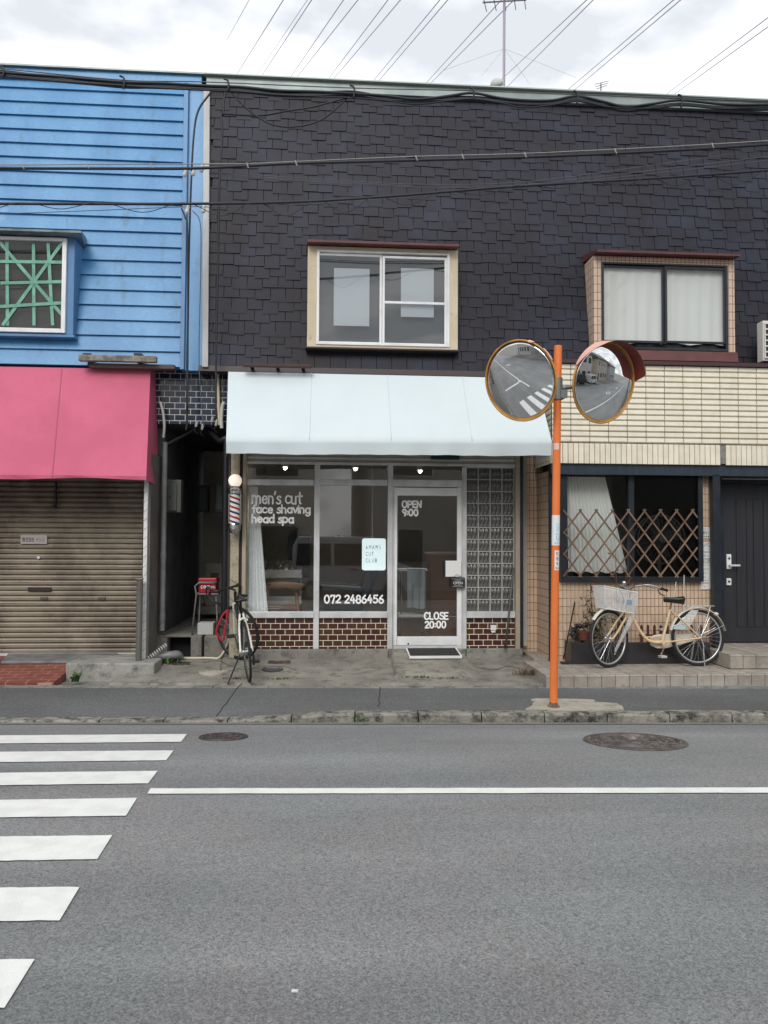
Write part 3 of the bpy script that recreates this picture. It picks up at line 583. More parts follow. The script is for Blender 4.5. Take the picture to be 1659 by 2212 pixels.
# concrete block at the shutter foot
bx = [G(256, 1440, .30), G(333, 1440, .30)]
BLKZ = .305; cbk = MB(); A = P(257, 1437, 9.02); B = P(334, 1437, 9.02)
def poly_block(mb, pts, za, zb): mb.hexa([Vector((p[0], p[1], za)) for p in pts], [Vector((p[0], p[1], zb)) for p in pts])
xa, xb = P(140, 1440, 9.03).x, P(333, 1440, 8.98).x
poly_block(cbk, [(xa, 9.05), (xb - .0, 8.99), (xb, 9.42), (xa, 9.45)], .05, BLKZ); cbk.box(xa + .02, P(322, 1420, 9.8).x, 9.44, 9.79, .05, BLKZ - .004)
cbk.build('concrete_block', concrete('block_concrete', (.34, .33, .30), (.44, .43, .39), (.12, .13, .14), .9), label='weathered pale concrete doorstep block under the roller shutter corner', cat='concrete block', bev=.018)
m_redtile = brickmat('red_floor_tile', (0.19, 0.05, 0.036), (0.24, 0.07, 0.048), (0.42, 0.27, 0.21), .22, .11, .008, .5, .6, (0, 1), (0, 0), dirt=(.12, .04, .03), bmp=.3)
MB().hexa([(-8, gutY(-8) + .03, .05), (xa - .003, gutY(xa) + .03, .05), (xa - .003, 9.78, .05), (-8, 9.78, .05)], [(-8, gutY(-8) + .03, .15), (xa - .003, gutY(xa) + .03, .15), (xa - .003, 9.78, .285), (-8, 9.78, .285)]).build('red_tile_apron', m_redtile, kind='structure')
a, b_, c_, d_ = P(3, 1427, 9.42), P(239, 1426, 9.42), P(254, 1413, 9.765), P(18, 1413, 9.765)
def rz(p): t = (p.y - gutY(p.x)) / (9.78 - gutY(p.x)); return .15 + .135 * t
MB().hexa([Vector((p.x, p.y, rz(p) + .002)) for p in (a, b_, c_, d_)], [Vector((p.x, p.y, rz(p) + .03)) for p in (a, b_, c_, d_)]).build('metal_ramp', M('steel_ramp', (.26, .27, .27), .5, .4, col2=(.18, .185, .185), ns=7), label='flat grey steel ramp plate on red tiles before the roller shutter', cat='ramp plate', bev=.003)
# ---------------------------------------------------------------- row house (barber shop and tiled home)
RH = thing('row_house', (2.2, 9.8, .3), 'two-storey row house with dark shingled upper wall above a barber shop and a tiled home', 'row house')
xs0, xs1 = xB1[1] + .005, 9.5; zs0, zs1 = S(800, 797).z, S(800, 206).z
b1 = R(664, 536, 989, 752, 9.42); b2 = R(1282, 557, 1587, 758, 9.40)
sg = MB(); e = .149; sl = math.sqrt(1 + WS * WS); r = 0; rs = random.Random(5)
zrow = zs0
while zrow < zs1 + .05:
    x = xs0 - .3 - .096 * (r % 2) - rs.uniform(0, .03); k = 0
    while x < xs1:
        wd_ = rs.choice((.190, .193, .196)); drop = rs.choice((.0, .0, .018, .03, .045, .06)) + rs.uniform(-.004, .004); k += 1
        xl_ = max(xedge(xB1, zrow), xedge(xB1, zrow + e)) + .003; a, b_ = max(x + .0035, xl_), min(x + wd_ - .0035, xs1); x += wd_
        if b_ - a < .02: continue
        zb, zt_ = zrow - drop, min(zrow + e + .02, zs1 + .05)
        hit = False
        for q, mg in ((b1, .0), (b2, .0)):
            if b_ > q[0] + .02 and a < q[1] - .02 and zt_ > q[2] - .05 and zb < q[3] + .06:
                if a < q[0] < b_: b_ = q[0] + .03
                elif a < q[1] < b_: a = q[1] - .03
                else: hit = True
        if hit or b_ - a < .03: continue
        th = rs.uniform(.010, .015); sg.hexa([onwall(a, zb, th + .004), onwall(b_, zb, th + .004 + rs.uniform(-.003, .003)), onwall(b_, zb, -.01), onwall(a, zb, -.01)], [onwall(a, zt_, .006), onwall(b_, zt_, .006), onwall(b_, zt_, -.01), onwall(a, zt_, -.01)])
    zrow += e; r += 1
sg.build('shingle_wall', m_shingle, RH)
slab(xB1, xs1, zs0 - .04, zs1 + .02, -.012, .25).build('wall_sheathing', M('sheathing_black', (.018, .017, .022), .9), RH)
slab(xs0 - .05, xs1, zs1 - .02, zs1 + .135, .07, .3).build('roof_edge', m_cap, RH, bev=.006)
slab(xs0 - .07, xs1, zs1 + .136, zs1 + .155, .12, .3).build('roof_flashing', M('pale_flashing', (.36, .42, .39), .5, .2), RH)
MB().box(xs0, xs1, 10.2, 17, zs0 - .2, zs1 + .1).build('body', m_dark, RH)
slab(xP1, xB1, zs0 - .03, zs1 - .03, .06, .05).build('corner_board', M('grey_white_board', (.48, .48, .48), .6, col2=(.36, .36, .35), ns=3, stretch=(1, 1, .4)), RH, bev=.004)
slab(xs0, P(1200, 790, 9.4).x, zs0 - .075, zs0 - .005, .03, .2).build('eaves_flashing', M('brown_flashing', (.035, .022, .022), .5), RH)
def bay_window(q, Yf, mat, m_frame, side, fr, panes, hoodx, hoody, extra):
    x0, x1, z0, z1 = q; fx0, fx1, fz0, fz1 = fr
    bb = MB().box(x0, fx0, Yf, Yf + .5, z0, z1).box(fx1, x1, Yf, Yf + .5, z0, z1).box(fx0, fx1, Yf, Yf + .5, fz1, z1)
    if fz0 > z0 + .003: bb.box(fx0, fx1, Yf, Yf + .5, z0, fz0)
    b = bb.build('bay_window', mat, RH)
    t = .032; f = MB()
    f.box(fx0, fx0 + t, Yf - .012, Yf + .06, fz0, fz1).box(fx1 - t, fx1, Yf - .012, Yf + .06, fz0, fz1).box(fx0 + t, fx1 - t, Yf - .012, Yf + .06, fz1 - t * .7, fz1).box(fx0 + t, fx1 - t, Yf - .014, Yf + .06, fz0, fz0 + t)
    for k, (a, b_, c, d) in enumerate(panes):
        y = Yf + .008 + .022 * k
        y = Yf + (.03 if k == 0 else .008); s = .03
        f.box(a - s, a, y - .008, y + .018, c - s, d + s).box(b_, b_ + s, y - .008, y + .018, c - s, d + s).box(a, b_, y - .008, y + .018, d, d + s).box(a, b_, y - .008, y + .018, c - s, c)
    f.build('frame', m_frame, b, bev=.003)
    for k, (a, c, d, e_) in enumerate(panes):
        y = Yf + (.03 if k == 0 else .008); MB().pane(a, c, y + .002, d, e_).build('pane', m_glassd if m_frame is m_alumw else m_glass1, b)
    MB().box(fx0 + .004, fx1 - .004, Yf + .105, Yf + .11, fz0 + .004, fz1 - .004).build('room_shade_panel', M('dim_room', (.055, .06, .062), .9), b)  # interior shade painted as a dark panel; no room is modelled behind
    ha, hb = hoodx; zlo, zhi = hoody; hd = MB(); ybk = wallY(zhi)
    hd.hexa([(ha + .03, Yf - .13, zlo), (hb, Yf - .13, zlo), (hb - .03, ybk, zlo + .03), (ha, ybk, zlo + .03)], [(ha + .03, Yf - .13, zlo + .028), (hb, Yf - .13, zlo + .028), (hb - .03, ybk, zhi), (ha, ybk, zhi)])
    hd.build('hood', m_maroon, b); return b
p1 = [(lambda w: (w[0], w[1], w[2], w[3]))(R(689, 553, 820, 738, 9.44)), R(831, 560, 960, 742, 9.43)]
bwn = bay_window(b1, 9.42, m_cream, m_alumw, None, R(684, 544, 971, 747, 9.42), p1, (P(659, 540, 9.3).x, P(992, 540, 9.3).x), (b1[3] + .002, b1[3] + .13), None)
q = R(831, 652, 960, 657, 9.43); MB().box(q[0], q[1], 9.424, 9.45, q[2], q[3]).build('glazing_bar', m_alumw, bwn)
for a in ((721, 580, 798, 704), (866, 580, 937, 685)): q = R(*a, 9.47); MB().box(q[0], q[1], 9.468, 9.47, q[2], q[3]).build('paper', M('white_paper', (.55, .57, .60), .8), bwn)
MB().box(b1[0] - .02, b1[1] + .02, 9.405, 9.6, b1[2] - .022, b1[2] - .004).build('sill', M('dark_sill', (.03, .022, .022), .6), bwn)
m_baytile = brickmat('pale_pink_tile', (0.60, 0.44, 0.33), (0.66, 0.50, 0.38), (0.15, 0.08, 0.06), .052, .104, .007, 0, .35, (0, 2), (b2[0], b2[2]))
p2 = [R(1302, 580, 1429, 736, 9.44), R(1440, 583, 1563, 738, 9.42)]
bw2 = bay_window(b2, 9.40, m_baytile, m_black, None, R(1299, 570, 1572, 757, 9.40), p2, (P(1259, 540, 9.72).x, P(1597, 560, 9.3).x), (b2[3] + .002, b2[3] + .13), None)
MB().box(b2[0] - .004, b2[0] - .001, 9.402, 9.85, b2[2], b2[3]).build('side_cheek', brickmat('pale_pink_tile_side', (0.60, 0.44, 0.33), (0.66, 0.50, 0.38), (0.15, 0.08, 0.06), .09, .104, .007, 0, .35, (1, 2), (9.40, b2[2])), bw2)
MB().hexa([(b2[0] - .02, 9.36, b2[2] - .13), (b2[1] + .02, 9.36, b2[2] - .13), (b2[1] + .02, 9.7, b2[2] - .13), (b2[0] - .02, 9.7, b2[2] - .13)], [(b2[0] - .02, 9.38, b2[2] - .003), (b2[1] + .02, 9.38, b2[2] - .003), (b2[1] + .02, 9.7, b2[2] - .003), (b2[0] - .02, 9.7, b2[2] - .003)]).build('sill', m_maroon, bw2)
def curtain(x0, x1, z0, z1, Y, folds, depth, name, mat, parent, lean=0.0, taper=1.0, gather=None, seed=1):
    rs = random.Random(seed); nx, nz = folds * 8, 16; ph = [rs.uniform(-.5, .5) for _ in range(folds + 2)]; am = [rs.uniform(.5, 1.2) for _ in range(folds + 2)]; vs = []
    for i in range(nx + 1):
        s = i / nx; f = s * folds; k = int(min(folds, f)); a = am[k] * (1 - (f - k)) + am[k + 1] * (f - k); p = ph[k] * (1 - (f - k)) + ph[k + 1] * (f - k)
        for j in range(nz + 1):
            t = j / nz; wdt = (x1 - x0) * (1 + (taper - 1) * t); xx = x0 + s * wdt + lean * t; g = .35 + .65 * min(1, t * 1.6)
            vs.append((xx, Y + depth * a * math.sin(2 * math.pi * f + p + .5 * t) * g, z1 + (z0 - z1) * t + (.012 * math.sin(f * 2.1) if j == nz else 0)))
    return MB().add(vs, [(i * (nz + 1) + j, (i + 1) * (nz + 1) + j, (i + 1) * (nz + 1) + j + 1, i * (nz + 1) + j + 1) for i in range(nx) for j in range(nz)]).build(name, mat, parent, smooth=True)
m_curt = M('white_curtain', (.78, .78, .76), .9, bmp=.1, bs=200)
for k, q in enumerate(p2): curtain(q[0] - .02, q[1] + .02, q[2] - .02, q[3] + .01, q and 9.475, 5, .011, 'curtain', m_curt, bw2, seed=3 + k)
# -- shop front -------------------------------------------------
SF = 9.70
fr = MB()
def fb(x0, y0, x1, y1, d0=.03, d1=.05): q = R(x0, y0, x1, y1, SF); fr.box(q[0], q[1], SF - d0, SF + d1, q[2], q[3]); return q
fb(678, 1003, 690, 1401, .034); fb(837, 1003, 848, 1401, .034); fb(999, 1009, 1007, 1401, .034)
fb(532, 1000, 1113, 1005.5, .038)
for a, b_ in ((532, 678), (690, 837)): fb(a, 1036, b_, 1048.5); fb(a, 1321, b_, 1334, .05)
fb(848, 1037, 999, 1052); fb(1007, 1321, 1111, 1334, .05); fb(1007, 1005.5, 1111, 1010.5); fb(532, 1005.5, 534.5, 1036); fb(848, 1394.5, 999, 1401, .02)
fr.build('storefront_frame', m_alum, RH, bev=.003)
m_letter = M('white_brush_paint', (.92, .92, .91), .6); m_letter2 = m_letter
for k, (a, b_) in enumerate(((534.5, 678), (690, 837), (848, 999))):
    q = R(a, 1005.5, b_, 1036.5, SF); MB().pane(q[0], q[1], SF + .004, q[2], q[3]).build('transom_pane', m_glass, RH)
wins = []
for a, b_ in ((532, 678), (690, 837)):
    q = R(a, 1048.5, b_, 1321, SF); wins.append(MB().pane(q[0], q[1], SF + .004, q[2], q[3]).build('shop_window', m_glass, RH))
def zt_(py, px=600): return P(px, py, SF).z
def xt_(px, py=1150): return P(px, py, SF).x
lt = MB(); LY = SF - .001; hx = (zt_(1066) - zt_(1089))
def hand(txt, pxl, pxr, ybase, ytop, wpx=2.9):
    mb = MB(); x0 = xt_(pxl, ybase); x1 = xt_(pxr, ybase); w_ = wpx * 9.7 / F / 2; handwrite(mb, txt, x0 + w_, P(pxl, ybase, SF).z, P(pxl, ytop, SF).z - P(pxl, ybase, SF).z, x1 - x0 - 2 * w_, LY, w_); return mb
l1 = hand("men's cut", 543, 654, 1087.0, 1061, 3.9); l2 = hand('face shaving', 543, 672, 1107.5, 1090, 3.6); l3 = hand('head spa', 543, 636, 1128.5, 1111, 3.8)
for l in (l2, l3): l1.add(l.v, l.f)
l1.build('lettering', m_letter, wins[0]); hand('072 2486456', 699, 830, 1302.5, 1286, 3.6).build('phone_number', m_letter, wins[1])
dr = MB(); q = R(848.5, 1053, 998.5, 1394, SF)
def db(x0, y0, x1, y1, a=.022, b_=.028): w_ = R(x0, y0, x1, y1, SF); dr.box(w_[0], w_[1], SF - a, SF + b_, w_[2], w_[3])
db(848.6, 1053, 857.5, 1394); db(987, 1053, 998.4, 1394); db(857.5, 1054, 987, 1071); db(857.5, 1375, 987, 1393.5)
door = dr.build('shop_door', m_alumw, RH, bev=.003)
fr2 = MB(); 
for a in ((848.5, 1052, 851, 1394), (996, 1052, 998.6, 1394)): w_ = R(*a, SF); fr2.box(w_[0], w_[1], SF - .036, SF - .024, w_[2], w_[3])
fr2.build('door_stop', m_alum, door)
q = R(857.5, 1071, 987, 1375, SF); MB().pane(q[0], q[1], SF + .002, q[2], q[3]).build('glass', m_glass, door)
hand('OPEN', 867, 912.5, 1096, 1082, 3.6).build('lettering', m_letter, door); hand('9:00', 868, 905, 1113.5, 1100, 3.6).build('lettering', m_letter, door)
hand('CLOSE', 915, 969.5, 1338, 1323.5, 3.4).build('lettering', m_letter, door); hand('20:00', 917, 965, 1356.5, 1342.5, 3.4).build('lettering', m_letter, door)
q = R(961, 1211, 995, 1245.5, SF); MB().box(q[0], q[1], SF - .06, SF - .03, q[2], q[3]).build('push_plate', M('white_plate', (.72, .72, .71), .5), door, bev=.004)
q = R(957, 1210, 961, 1245, SF); MB().box(q[0], q[1], SF - .058, SF - .024, q[2], q[3]).build('pull_handle', m_black, door, bev=.004)
q = P(881.5, 1390, SF); MB().cyl(q + Vector((0, -.030, 0)), q, .011, .011, 12).build('lock', m_black, door)
# glass block panel
q = R(1007, 1010.5, 1111, 1321, SF); pitchx, pitchz = .1535, (q[3] - q[2]) / 12
m_gb, t, b = newmat('glass_block'); b.inputs['Base Color'].default_value = (.10, .10, .095, 1); b.inputs['Roughness'].default_value = .12; b.inputs['Specular IOR Level'].default_value = .6
b.inputs['Coat Weight'].default_value = .6; b.inputs['Coat Roughness'].default_value = .04
gbk = MB()
for i in range(4):
    for j in range(12):
        xa_, xb_ = q[0] + .008 + i * pitchx, min(q[0] + .008 + i * pitchx + pitchx - .014, q[1] - .004); za, zb = q[2] + j * pitchz + .006, q[2] + (j + 1) * pitchz - .006; nxx, nzz = 24, 8; vs = []
        for a_ in range(nxx + 1):
            for c_ in range(nzz + 1):
                s_, t_ = a_ / nxx, c_ / nzz; ed = min(1, min(s_, 1 - s_) / .12) * min(1, min(t_, 1 - t_) / .12); ph = 3 * 2 * math.pi * s_ + .9 * math.sin(2 * math.pi * t_ + .6)
                vs.append((xa_ + (xb_ - xa_) * s_, SF + .006 - ed * (.006 + .008 * math.sin(ph) + .007 * math.cos(2 * math.pi * t_ * 1.5 + .5)), za + (zb - za) * t_))
        gbk.add(vs, [(a_ * (nzz + 1) + c_, (a_ + 1) * (nzz + 1) + c_, (a_ + 1) * (nzz + 1) + c_ + 1, a_ * (nzz + 1) + c_ + 1) for a_ in range(nxx) for c_ in range(nzz)])
gp_ = gbk.build('glass_block', m_gb, RH, smooth=True)
jt = MB()
for i in range(5): x = min(q[0] + .008 + i * pitchx - .007, q[1] - .003); jt.box(x - .007, x + .006, SF - .010, SF + .03, q[2], q[3])
for j in range(13):
    z = q[2] + j * pitchz
    for i in range(4):
        xa_ = q[0] + .008 + i * pitchx - .0005; xb_ = min(xa_ + pitchx - .014, q[1] - .0095); jt.box(xa_, xb_, SF - .0095, SF + .03, z - .006, z + .006)
jt.build('block_joint', M('block_joint_grey', (.40, .39, .36), .7), gp_)
MB().box(q[0], q[1], SF + .031, SF + .04, q[2], q[3]).build('block_backing', m_dark, gp_)
# brown tile base, plinth, posts and head panel
for a, b_ in ((532, 678), (690, 837), (1007, 1111)): q = R(a, 1334, b_, 1401, SF); MB().box(q[0], q[1], SF - .012, SF + .08, q[2], q[3]).build('tile_base', m_browntile, RH)
pl = MB(); za = P(700, 1401, SF).z; a, b_ = P(500, 1401, SF).x, P(1127, 1401, SF).x
pl.box(a, P(838, 1401, SF).x, SF - .075, SF + .3, .1, za - .002).box(P(838, 1401, SF).x + .001, P(1006, 1401, SF).x, SF - .03, SF + .3, .1, za - .006).box(P(1006, 1401, SF).x + .001, b_, SF - .07, SF + .3, .1, za - .002)
pl.build('plinth', m_plinth, RH, bev=.012)
q = R(497, 970, 516, 1404, 9.62); MB().box(q[0], q[1], 9.62, 9.95, q[2] - .1, q[3] + .3).build('pillar', m_pillar, RH, bev=.01)
q = R(515, 970, 524, 1404, 9.66); MB().box(q[0], q[1], 9.66, 9.9, q[2] - .03, q[3] + .3).build('downpipe_black', M('dark_brown_post', (.018, .015, .015), .5), RH)
m_beige = M('beige_aluminium', (.40, .34, .25), .5, col2=(.33, .28, .21), ns=4, stretch=(1, 1, .4))
for a, b_ in ((524, 532), (1111.5, 1121)): q = R(a, 970, b_, 1404, SF); MB().box(q[0], q[1], SF - .06, SF + .1, q[2], q[3] + .3).build('side_post', m_beige, RH, bev=.003)
q = R(1121, 970, 1128, 1405, SF); MB().box(q[0], q[1], SF - .055, SF + .12, q[2], q[3] + .3).build('dark_post', m_black, RH)
q = R(524, 900, 1113, 1000, SF); MB().box(q[0], q[1], SF - .02, SF + .05, q[2] + .001, q[3] + .6).build('head_panel', M('grey_beige_board', (.40, .37, .31), .8, col2=(.34, .31, .265), ns=3), RH)
q = R(534, 990, 1111, 994, SF); MB().box(q[0], q[1], SF - .034, SF - .021, q[2], q[3]).build('head_trim', m_alum, RH)
q = R(932, 975, 992, 992, SF - .1); MB().box(q[0], q[1], SF - .12, SF - .04, q[2], q[3] + .05).build('awning_bracket', M('dark_green_box', (.01, .035, .03), .5), RH, bev=.004)
# shop room
xi0, xi1, zf, zc_ = P(516, 1200, SF).x, P(1127, 1200, SF).x, P(700, 1400, SF).z, P(700, 985, SF).z + .25
m_room = M('room_wall', (.50, .47, .42), .9, col2=(.44, .41, .36), ns=1.2)
rm_ = MB().box(xi0 - .1, xi0, SF + .1, 13.6, zf, zc_).box(xi1, xi1 + .1, SF + .12, 13.6, zf, zc_).box(xi0, xi1, 13.6, 13.7, zf, zc_)
room = rm_.build('shop_room', m_room, RH)
MB().box(xi0, xi1, SF + .085, 13.6, zf - .05, zf).build('floor_boards', M('wood_floor', (.16, .10, .06), .45, col2=(.11, .07, .045), ns=3, stretch=(1, .2, 1)), room)
MB().box(xi0, xi1, SF + .1, 13.6, zc_, zc_ + .05).build('ceiling_panel', M('dark_ceiling', (.06, .055, .05), .9), room)
m_spot = emit('spot_glow', (1.0, .93, .82), 14)
for px, py in ((616, 1011), (768, 1013), (907.5, 1018)):
    p = P(px, py, 10.9); MB().ball((p.x, 10.9, p.z), .026, 12, 8).build('spot_lamp', m_spot, room); MB().lathe((p.x, 10.9, p.z + .012), [(.05, 0), (.05, .09), (.02, .11), (.012, zc_ - p.z)], 14).build('spot_housing', m_alumw, room)
    ld = bpy.data.lights.new('ceiling_spot', 'SPOT'); ld.energy = 22; ld.color = (1, .9, .76); ld.spot_size = rad(120); ld.spot_blend = .7; ld.shadow_soft_size = .04
    lo = bpy.data.objects.new('ceiling_spot', ld); sc.collection.objects.link(lo); lo.location = (p.x, 10.9, p.z - .05)
# -- tiled home ground floor ------------------------------------
HY, BY, DY = 9.90, 9.30, 9.56
q = R(1128, 960, 1196, 1411, HY); MB().box(q[0], q[1] + .3, HY, HY + .1, q[2] - .05, q[3] + .3).build('tiled_wall', m_smalltile, RH)
xw0, xw1_ = P(1188, 1200, BY).x, P(1541, 1200, BY).x; wq = R(1210, 1022, 1511, 1254, BY)
ztb, zbb = P(1300, 1018, BY).z, .2
ww = MB().box(xw0 + .012, wq[0], BY, BY + .1, zbb, ztb).box(wq[1], xw1_, BY, BY + .1, zbb, ztb).box(wq[0], wq[1], BY, BY + .1, zbb, wq[2]).box(wq[0], wq[1], BY, BY + .1, wq[3], ztb)
tw = ww.build('window_wall', m_smalltile, RH)
MB().box(xw0, xw0 + .0115, BY - .002, HY, zbb, ztb).build('wall_return', m_smallside, RH)
q = R(1186, 1008, 1210, 1430, BY - .03); MB().box(q[0], q[0] + .055, BY - .05, BY - .0025, .22, q[3] + .1).build('corner_post', m_black, RH, bev=.003)
hw = MB(); t = .05; x0, x1, z0, z1 = wq
hw.box(x0 - .015, x0 + t * 1.4, BY - .08, BY + .03, z0 - .01, z1).box(x1 - t, x1 + .01, BY - .08, BY + .03, z0 - .01, z1).box(x0 + t * 1.4, x1 - t, BY - .08, BY + .03, z1 - .03, z1).box(x0 + t * 1.4, x1 - t, BY - .08, BY + .03, z0 - .01, z0 + .05)
q = R(1355, 1030, 1367, 1248, BY); hw.box(q[0], q[1], BY - .05, BY + .02, z0 + .05, z1 - .03)
hwin = hw.build('house_window', m_black, RH, bev=.003)
MB().pane(q[1], x1 - t, BY - .045, z0 + .05, z1 - .03).build('insect_screen', m_screen, hwin)
for a, b_, y in ((x0 + t * 1.4, q[0], .0), (q[1], x1 - t, -.02)): MB().pane(a, b_, BY + y, z0 + .05, z1 - .03).build('pane', m_glass1, hwin)
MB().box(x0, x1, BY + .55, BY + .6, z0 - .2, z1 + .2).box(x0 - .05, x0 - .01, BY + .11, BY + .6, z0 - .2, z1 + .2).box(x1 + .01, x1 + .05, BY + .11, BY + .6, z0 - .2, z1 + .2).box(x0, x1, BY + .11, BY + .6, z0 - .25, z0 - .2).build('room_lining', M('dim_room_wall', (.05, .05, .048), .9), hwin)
cq = R(1226, 1030, 1352, 1240, BY + .09)
curtain(cq[0], cq[0] + (cq[1] - cq[0]) * .66, cq[2] + .02, cq[3], BY + .12, 13, .022, 'curtain', m_curt, hwin, lean=.02, taper=1.55, seed=9)
# -- canopy parapet with border tiles
PYf = 9.12; cp = R(1192, 789, 1659, 960, PYf); xe = 9.0; zv0, zv1 = P(1400, 1003, PYf).z, P(1400, 958, PYf).z; zp1 = P(1400, 789, PYf).z
pb = MB().box(cp[0] + .01, xe, PYf + .012, 9.98, zv0 + .02, zp1)
par = pb.build('parapet', m_grout, RH)
bd = MB(); rowz = (zp1 - zv1 - .004) / 14; z = zv1 + .004; k = 0
while z < zp1 - .02:
    x = cp[0]
    while x < 8.8:
        w_ = .2345; za, zb = z, min(z + rowz - .006, zp1); y = PYf + random.uniform(-.001, .001)
        bd.add([(x + .003, y + .012, za), (x + w_ - .005, y + .012, za), (x + w_ - .005, y + .012, zb), (x + .003, y + .012, zb), (x + .004, y + .004, za + .002), (x + w_ - .006, y + .004, za + .002), (x + w_ - .006, y - .010, za + .013), (x + .004, y - .010, za + .013), (x + w_ - .006, y - .007, zb - .001), (x + .004, y - .007, zb - .001)],
               [(0, 1, 5, 4), (4, 5, 6, 7), (7, 6, 8, 9), (9, 8, 2, 3), (0, 4, 7, 9, 3), (1, 2, 8, 6, 5)]); x += w_
    # left return
    y = PYf + .012
    while y < 9.85:
        bd.add([(cp[0] - .004, y + .002, z + .002), (cp[0] - .004, y + .232, z + .002), (cp[0] - .010, y + .232, z + .02), (cp[0] - .010, y + .002, z + .02), (cp[0] - .002, y + .232, z + rowz - .005), (cp[0] - .002, y + .002, z + rowz - .005)], [(0, 3, 2, 1), (3, 5, 4, 2)]); y += .2365
    z += rowz
bd.build('border_tile', m_creamtile, par)
vb = MB(); x = cp[0]; k = 0
while x < 8.8:
    if not (P(1557, 980, PYf).x - .005 < x + .03 < P(1571, 980, PYf).x + .005):
        w_ = .066; x_, xx = x + .003, x + w_ - .003; m_ = x_ + (xx - x_) * .42
        vb.add([(x_, PYf + .012, zv0), (x_ + .002, PYf - .006, zv0 + .003), (m_, PYf - .011, zv0 + .003), (m_ + .006, PYf - .003, zv0 + .003), (xx - .002, PYf - .007, zv0 + .003), (xx, PYf + .012, zv0)] + [(x_, PYf + .012, zv1 - .006), (x_ + .002, PYf - .006, zv1 - .008), (m_, PYf - .011, zv1 - .008), (m_ + .006, PYf - .003, zv1 - .008), (xx - .002, PYf - .007, zv1 - .008), (xx, PYf + .012, zv1 - .006)],
               [(i, i + 1, i + 7, i + 6) for i in range(5)] + [(0, 1, 2, 3, 4, 5)[::-1], (6, 7, 8, 9, 10, 11)])
    x += .066
y = PYf + .02
while y < 9.86: vb.add([(cp[0] + .004, y + .003, zv0), (cp[0] - .008, y + .01, zv0), (cp[0] - .008, y + .05, zv0), (cp[0] + .004, y + .062, zv0)] + [(cp[0] + .004, y + .003, zv1 - .01), (cp[0] - .008, y + .01, zv1 - .01), (cp[0] - .008, y + .05, zv1 - .01), (cp[0] + .004, y + .062, zv1 - .01)], [(0, 4, 5, 1), (1, 5, 6, 2), (2, 6, 7, 3)]); y += .066
vb.build('edge_tile', m_creamtile, par)
q = R(1557, 962, 1571, 1002, PYf); MB().box(q[0], q[1], PYf - .002, PYf + .011, q[2], q[3]).build('cement_patch', m_plinth, par)
MB().box(cp[0] - .02, xe, PYf - .045, PYf + .5, zp1 + .001, zp1 + .045).build('parapet_cap', M('maroon_cap', (.055, .022, .024), .5), par)
q = R(1212, 1004, 1659, 1027, PYf + .03); MB().box(xw0 - .03, xe, PYf + .03, PYf + .10, q[2], zv0 + .018).build('canopy_beam', M('blue_black_beam', (.022, .034, .050), .4, .1, col2=(.032, .046, .066), ns=6, stretch=(4, 1, .6)), RH, bev=.004)
MB().box(xw0 - .03, xe, PYf + .101, 9.95, zv0 + .02, zv0 + .05).build('canopy_soffit', M('dark_soffit', (.03, .03, .032), .8), RH)
q = R(1540, 1027, 1556, 1432, PYf + .05); MB().box(q[0], q[1], PYf + .03, PYf + .12, .22, P(1548, 1025, PYf).z).build('canopy_post', m_black, RH, bev=.004)
# house door
x0 = P(1553, 1200, DY).x; z0 = P(1600, 1388, DY).z; z1 = P(1600, 1040, DY).z
MB().box(xw1_ + .001, xe, DY + .06, DY + .16, .2, ztb + .4).build('door_wall', m_smalltile, RH)
dj = MB().box(x0, x0 + .055, DY - .03, DY + .06, z0, z1 + .02).box(x0 + .055, x0 + 1.1, DY - .03, DY + .06, z1 - .03, z1 + .02).box(x0 + 1.045, x0 + 1.1, DY - .03, DY + .06, z0, z1 - .03)
hdr = dj.build('house_door', m_black, RH, bev=.004)
m_door = M('dark_grey_door', (.020, .021, .026), .45, col2=(.026, .027, .033), ns=6, stretch=(6, 1, .3), bmp=.05, bs=120)
lf = MB().box(x0 + .06, x0 + 1.04, DY + .0, DY + .05, z0 + .01, z1 - .035)
for k, (a, b_) in enumerate(((1591, 1609), (1613, 1624), (1628, 1646), (1650, 1658), (1664, 1682))):
    w_ = R(a, 1079, b_, 1354, DY); lf.box(w_[0], w_[1], DY - .010, DY + .0, w_[2], w_[3])
lf.build('leaf', m_door, hdr, bev=.004)
MB().box(x0 + .03, x0 + 1.1, DY - .04, DY - .031, z1 + .022, z1 + .034).build('head_strip', m_alum, hdr)
q = R(1568, 1197, 1578, 1229, DY); MB().box(q[0], q[1], DY - .022, DY - .0, q[2], q[3]).build('handle_plate', m_alumw, hdr, bev=.003)
h = P(1573, 1221, DY); MB().cyl((h.x, DY - .022, h.z), (h.x, DY - .06, h.z), .011).box(h.x - .01, h.x + .125, DY - .072, DY - .055, h.z - .012, h.z + .012).build('handle', m_alum, hdr, bev=.003)
for yy in (1206, 1256):
    if yy == 1256: q = R(1568, 1249, 1578, 1264, DY); MB().box(q[0], q[1], DY - .022, DY - .0, q[2], q[3]).build('lock_plate', m_alumw, hdr, bev=.003)
    p = P(1573, yy, DY); MB().cyl((p.x, DY - .03, p.z), (p.x, DY - .02, p.z), .014).build('keyhole', m_iron, hdr)
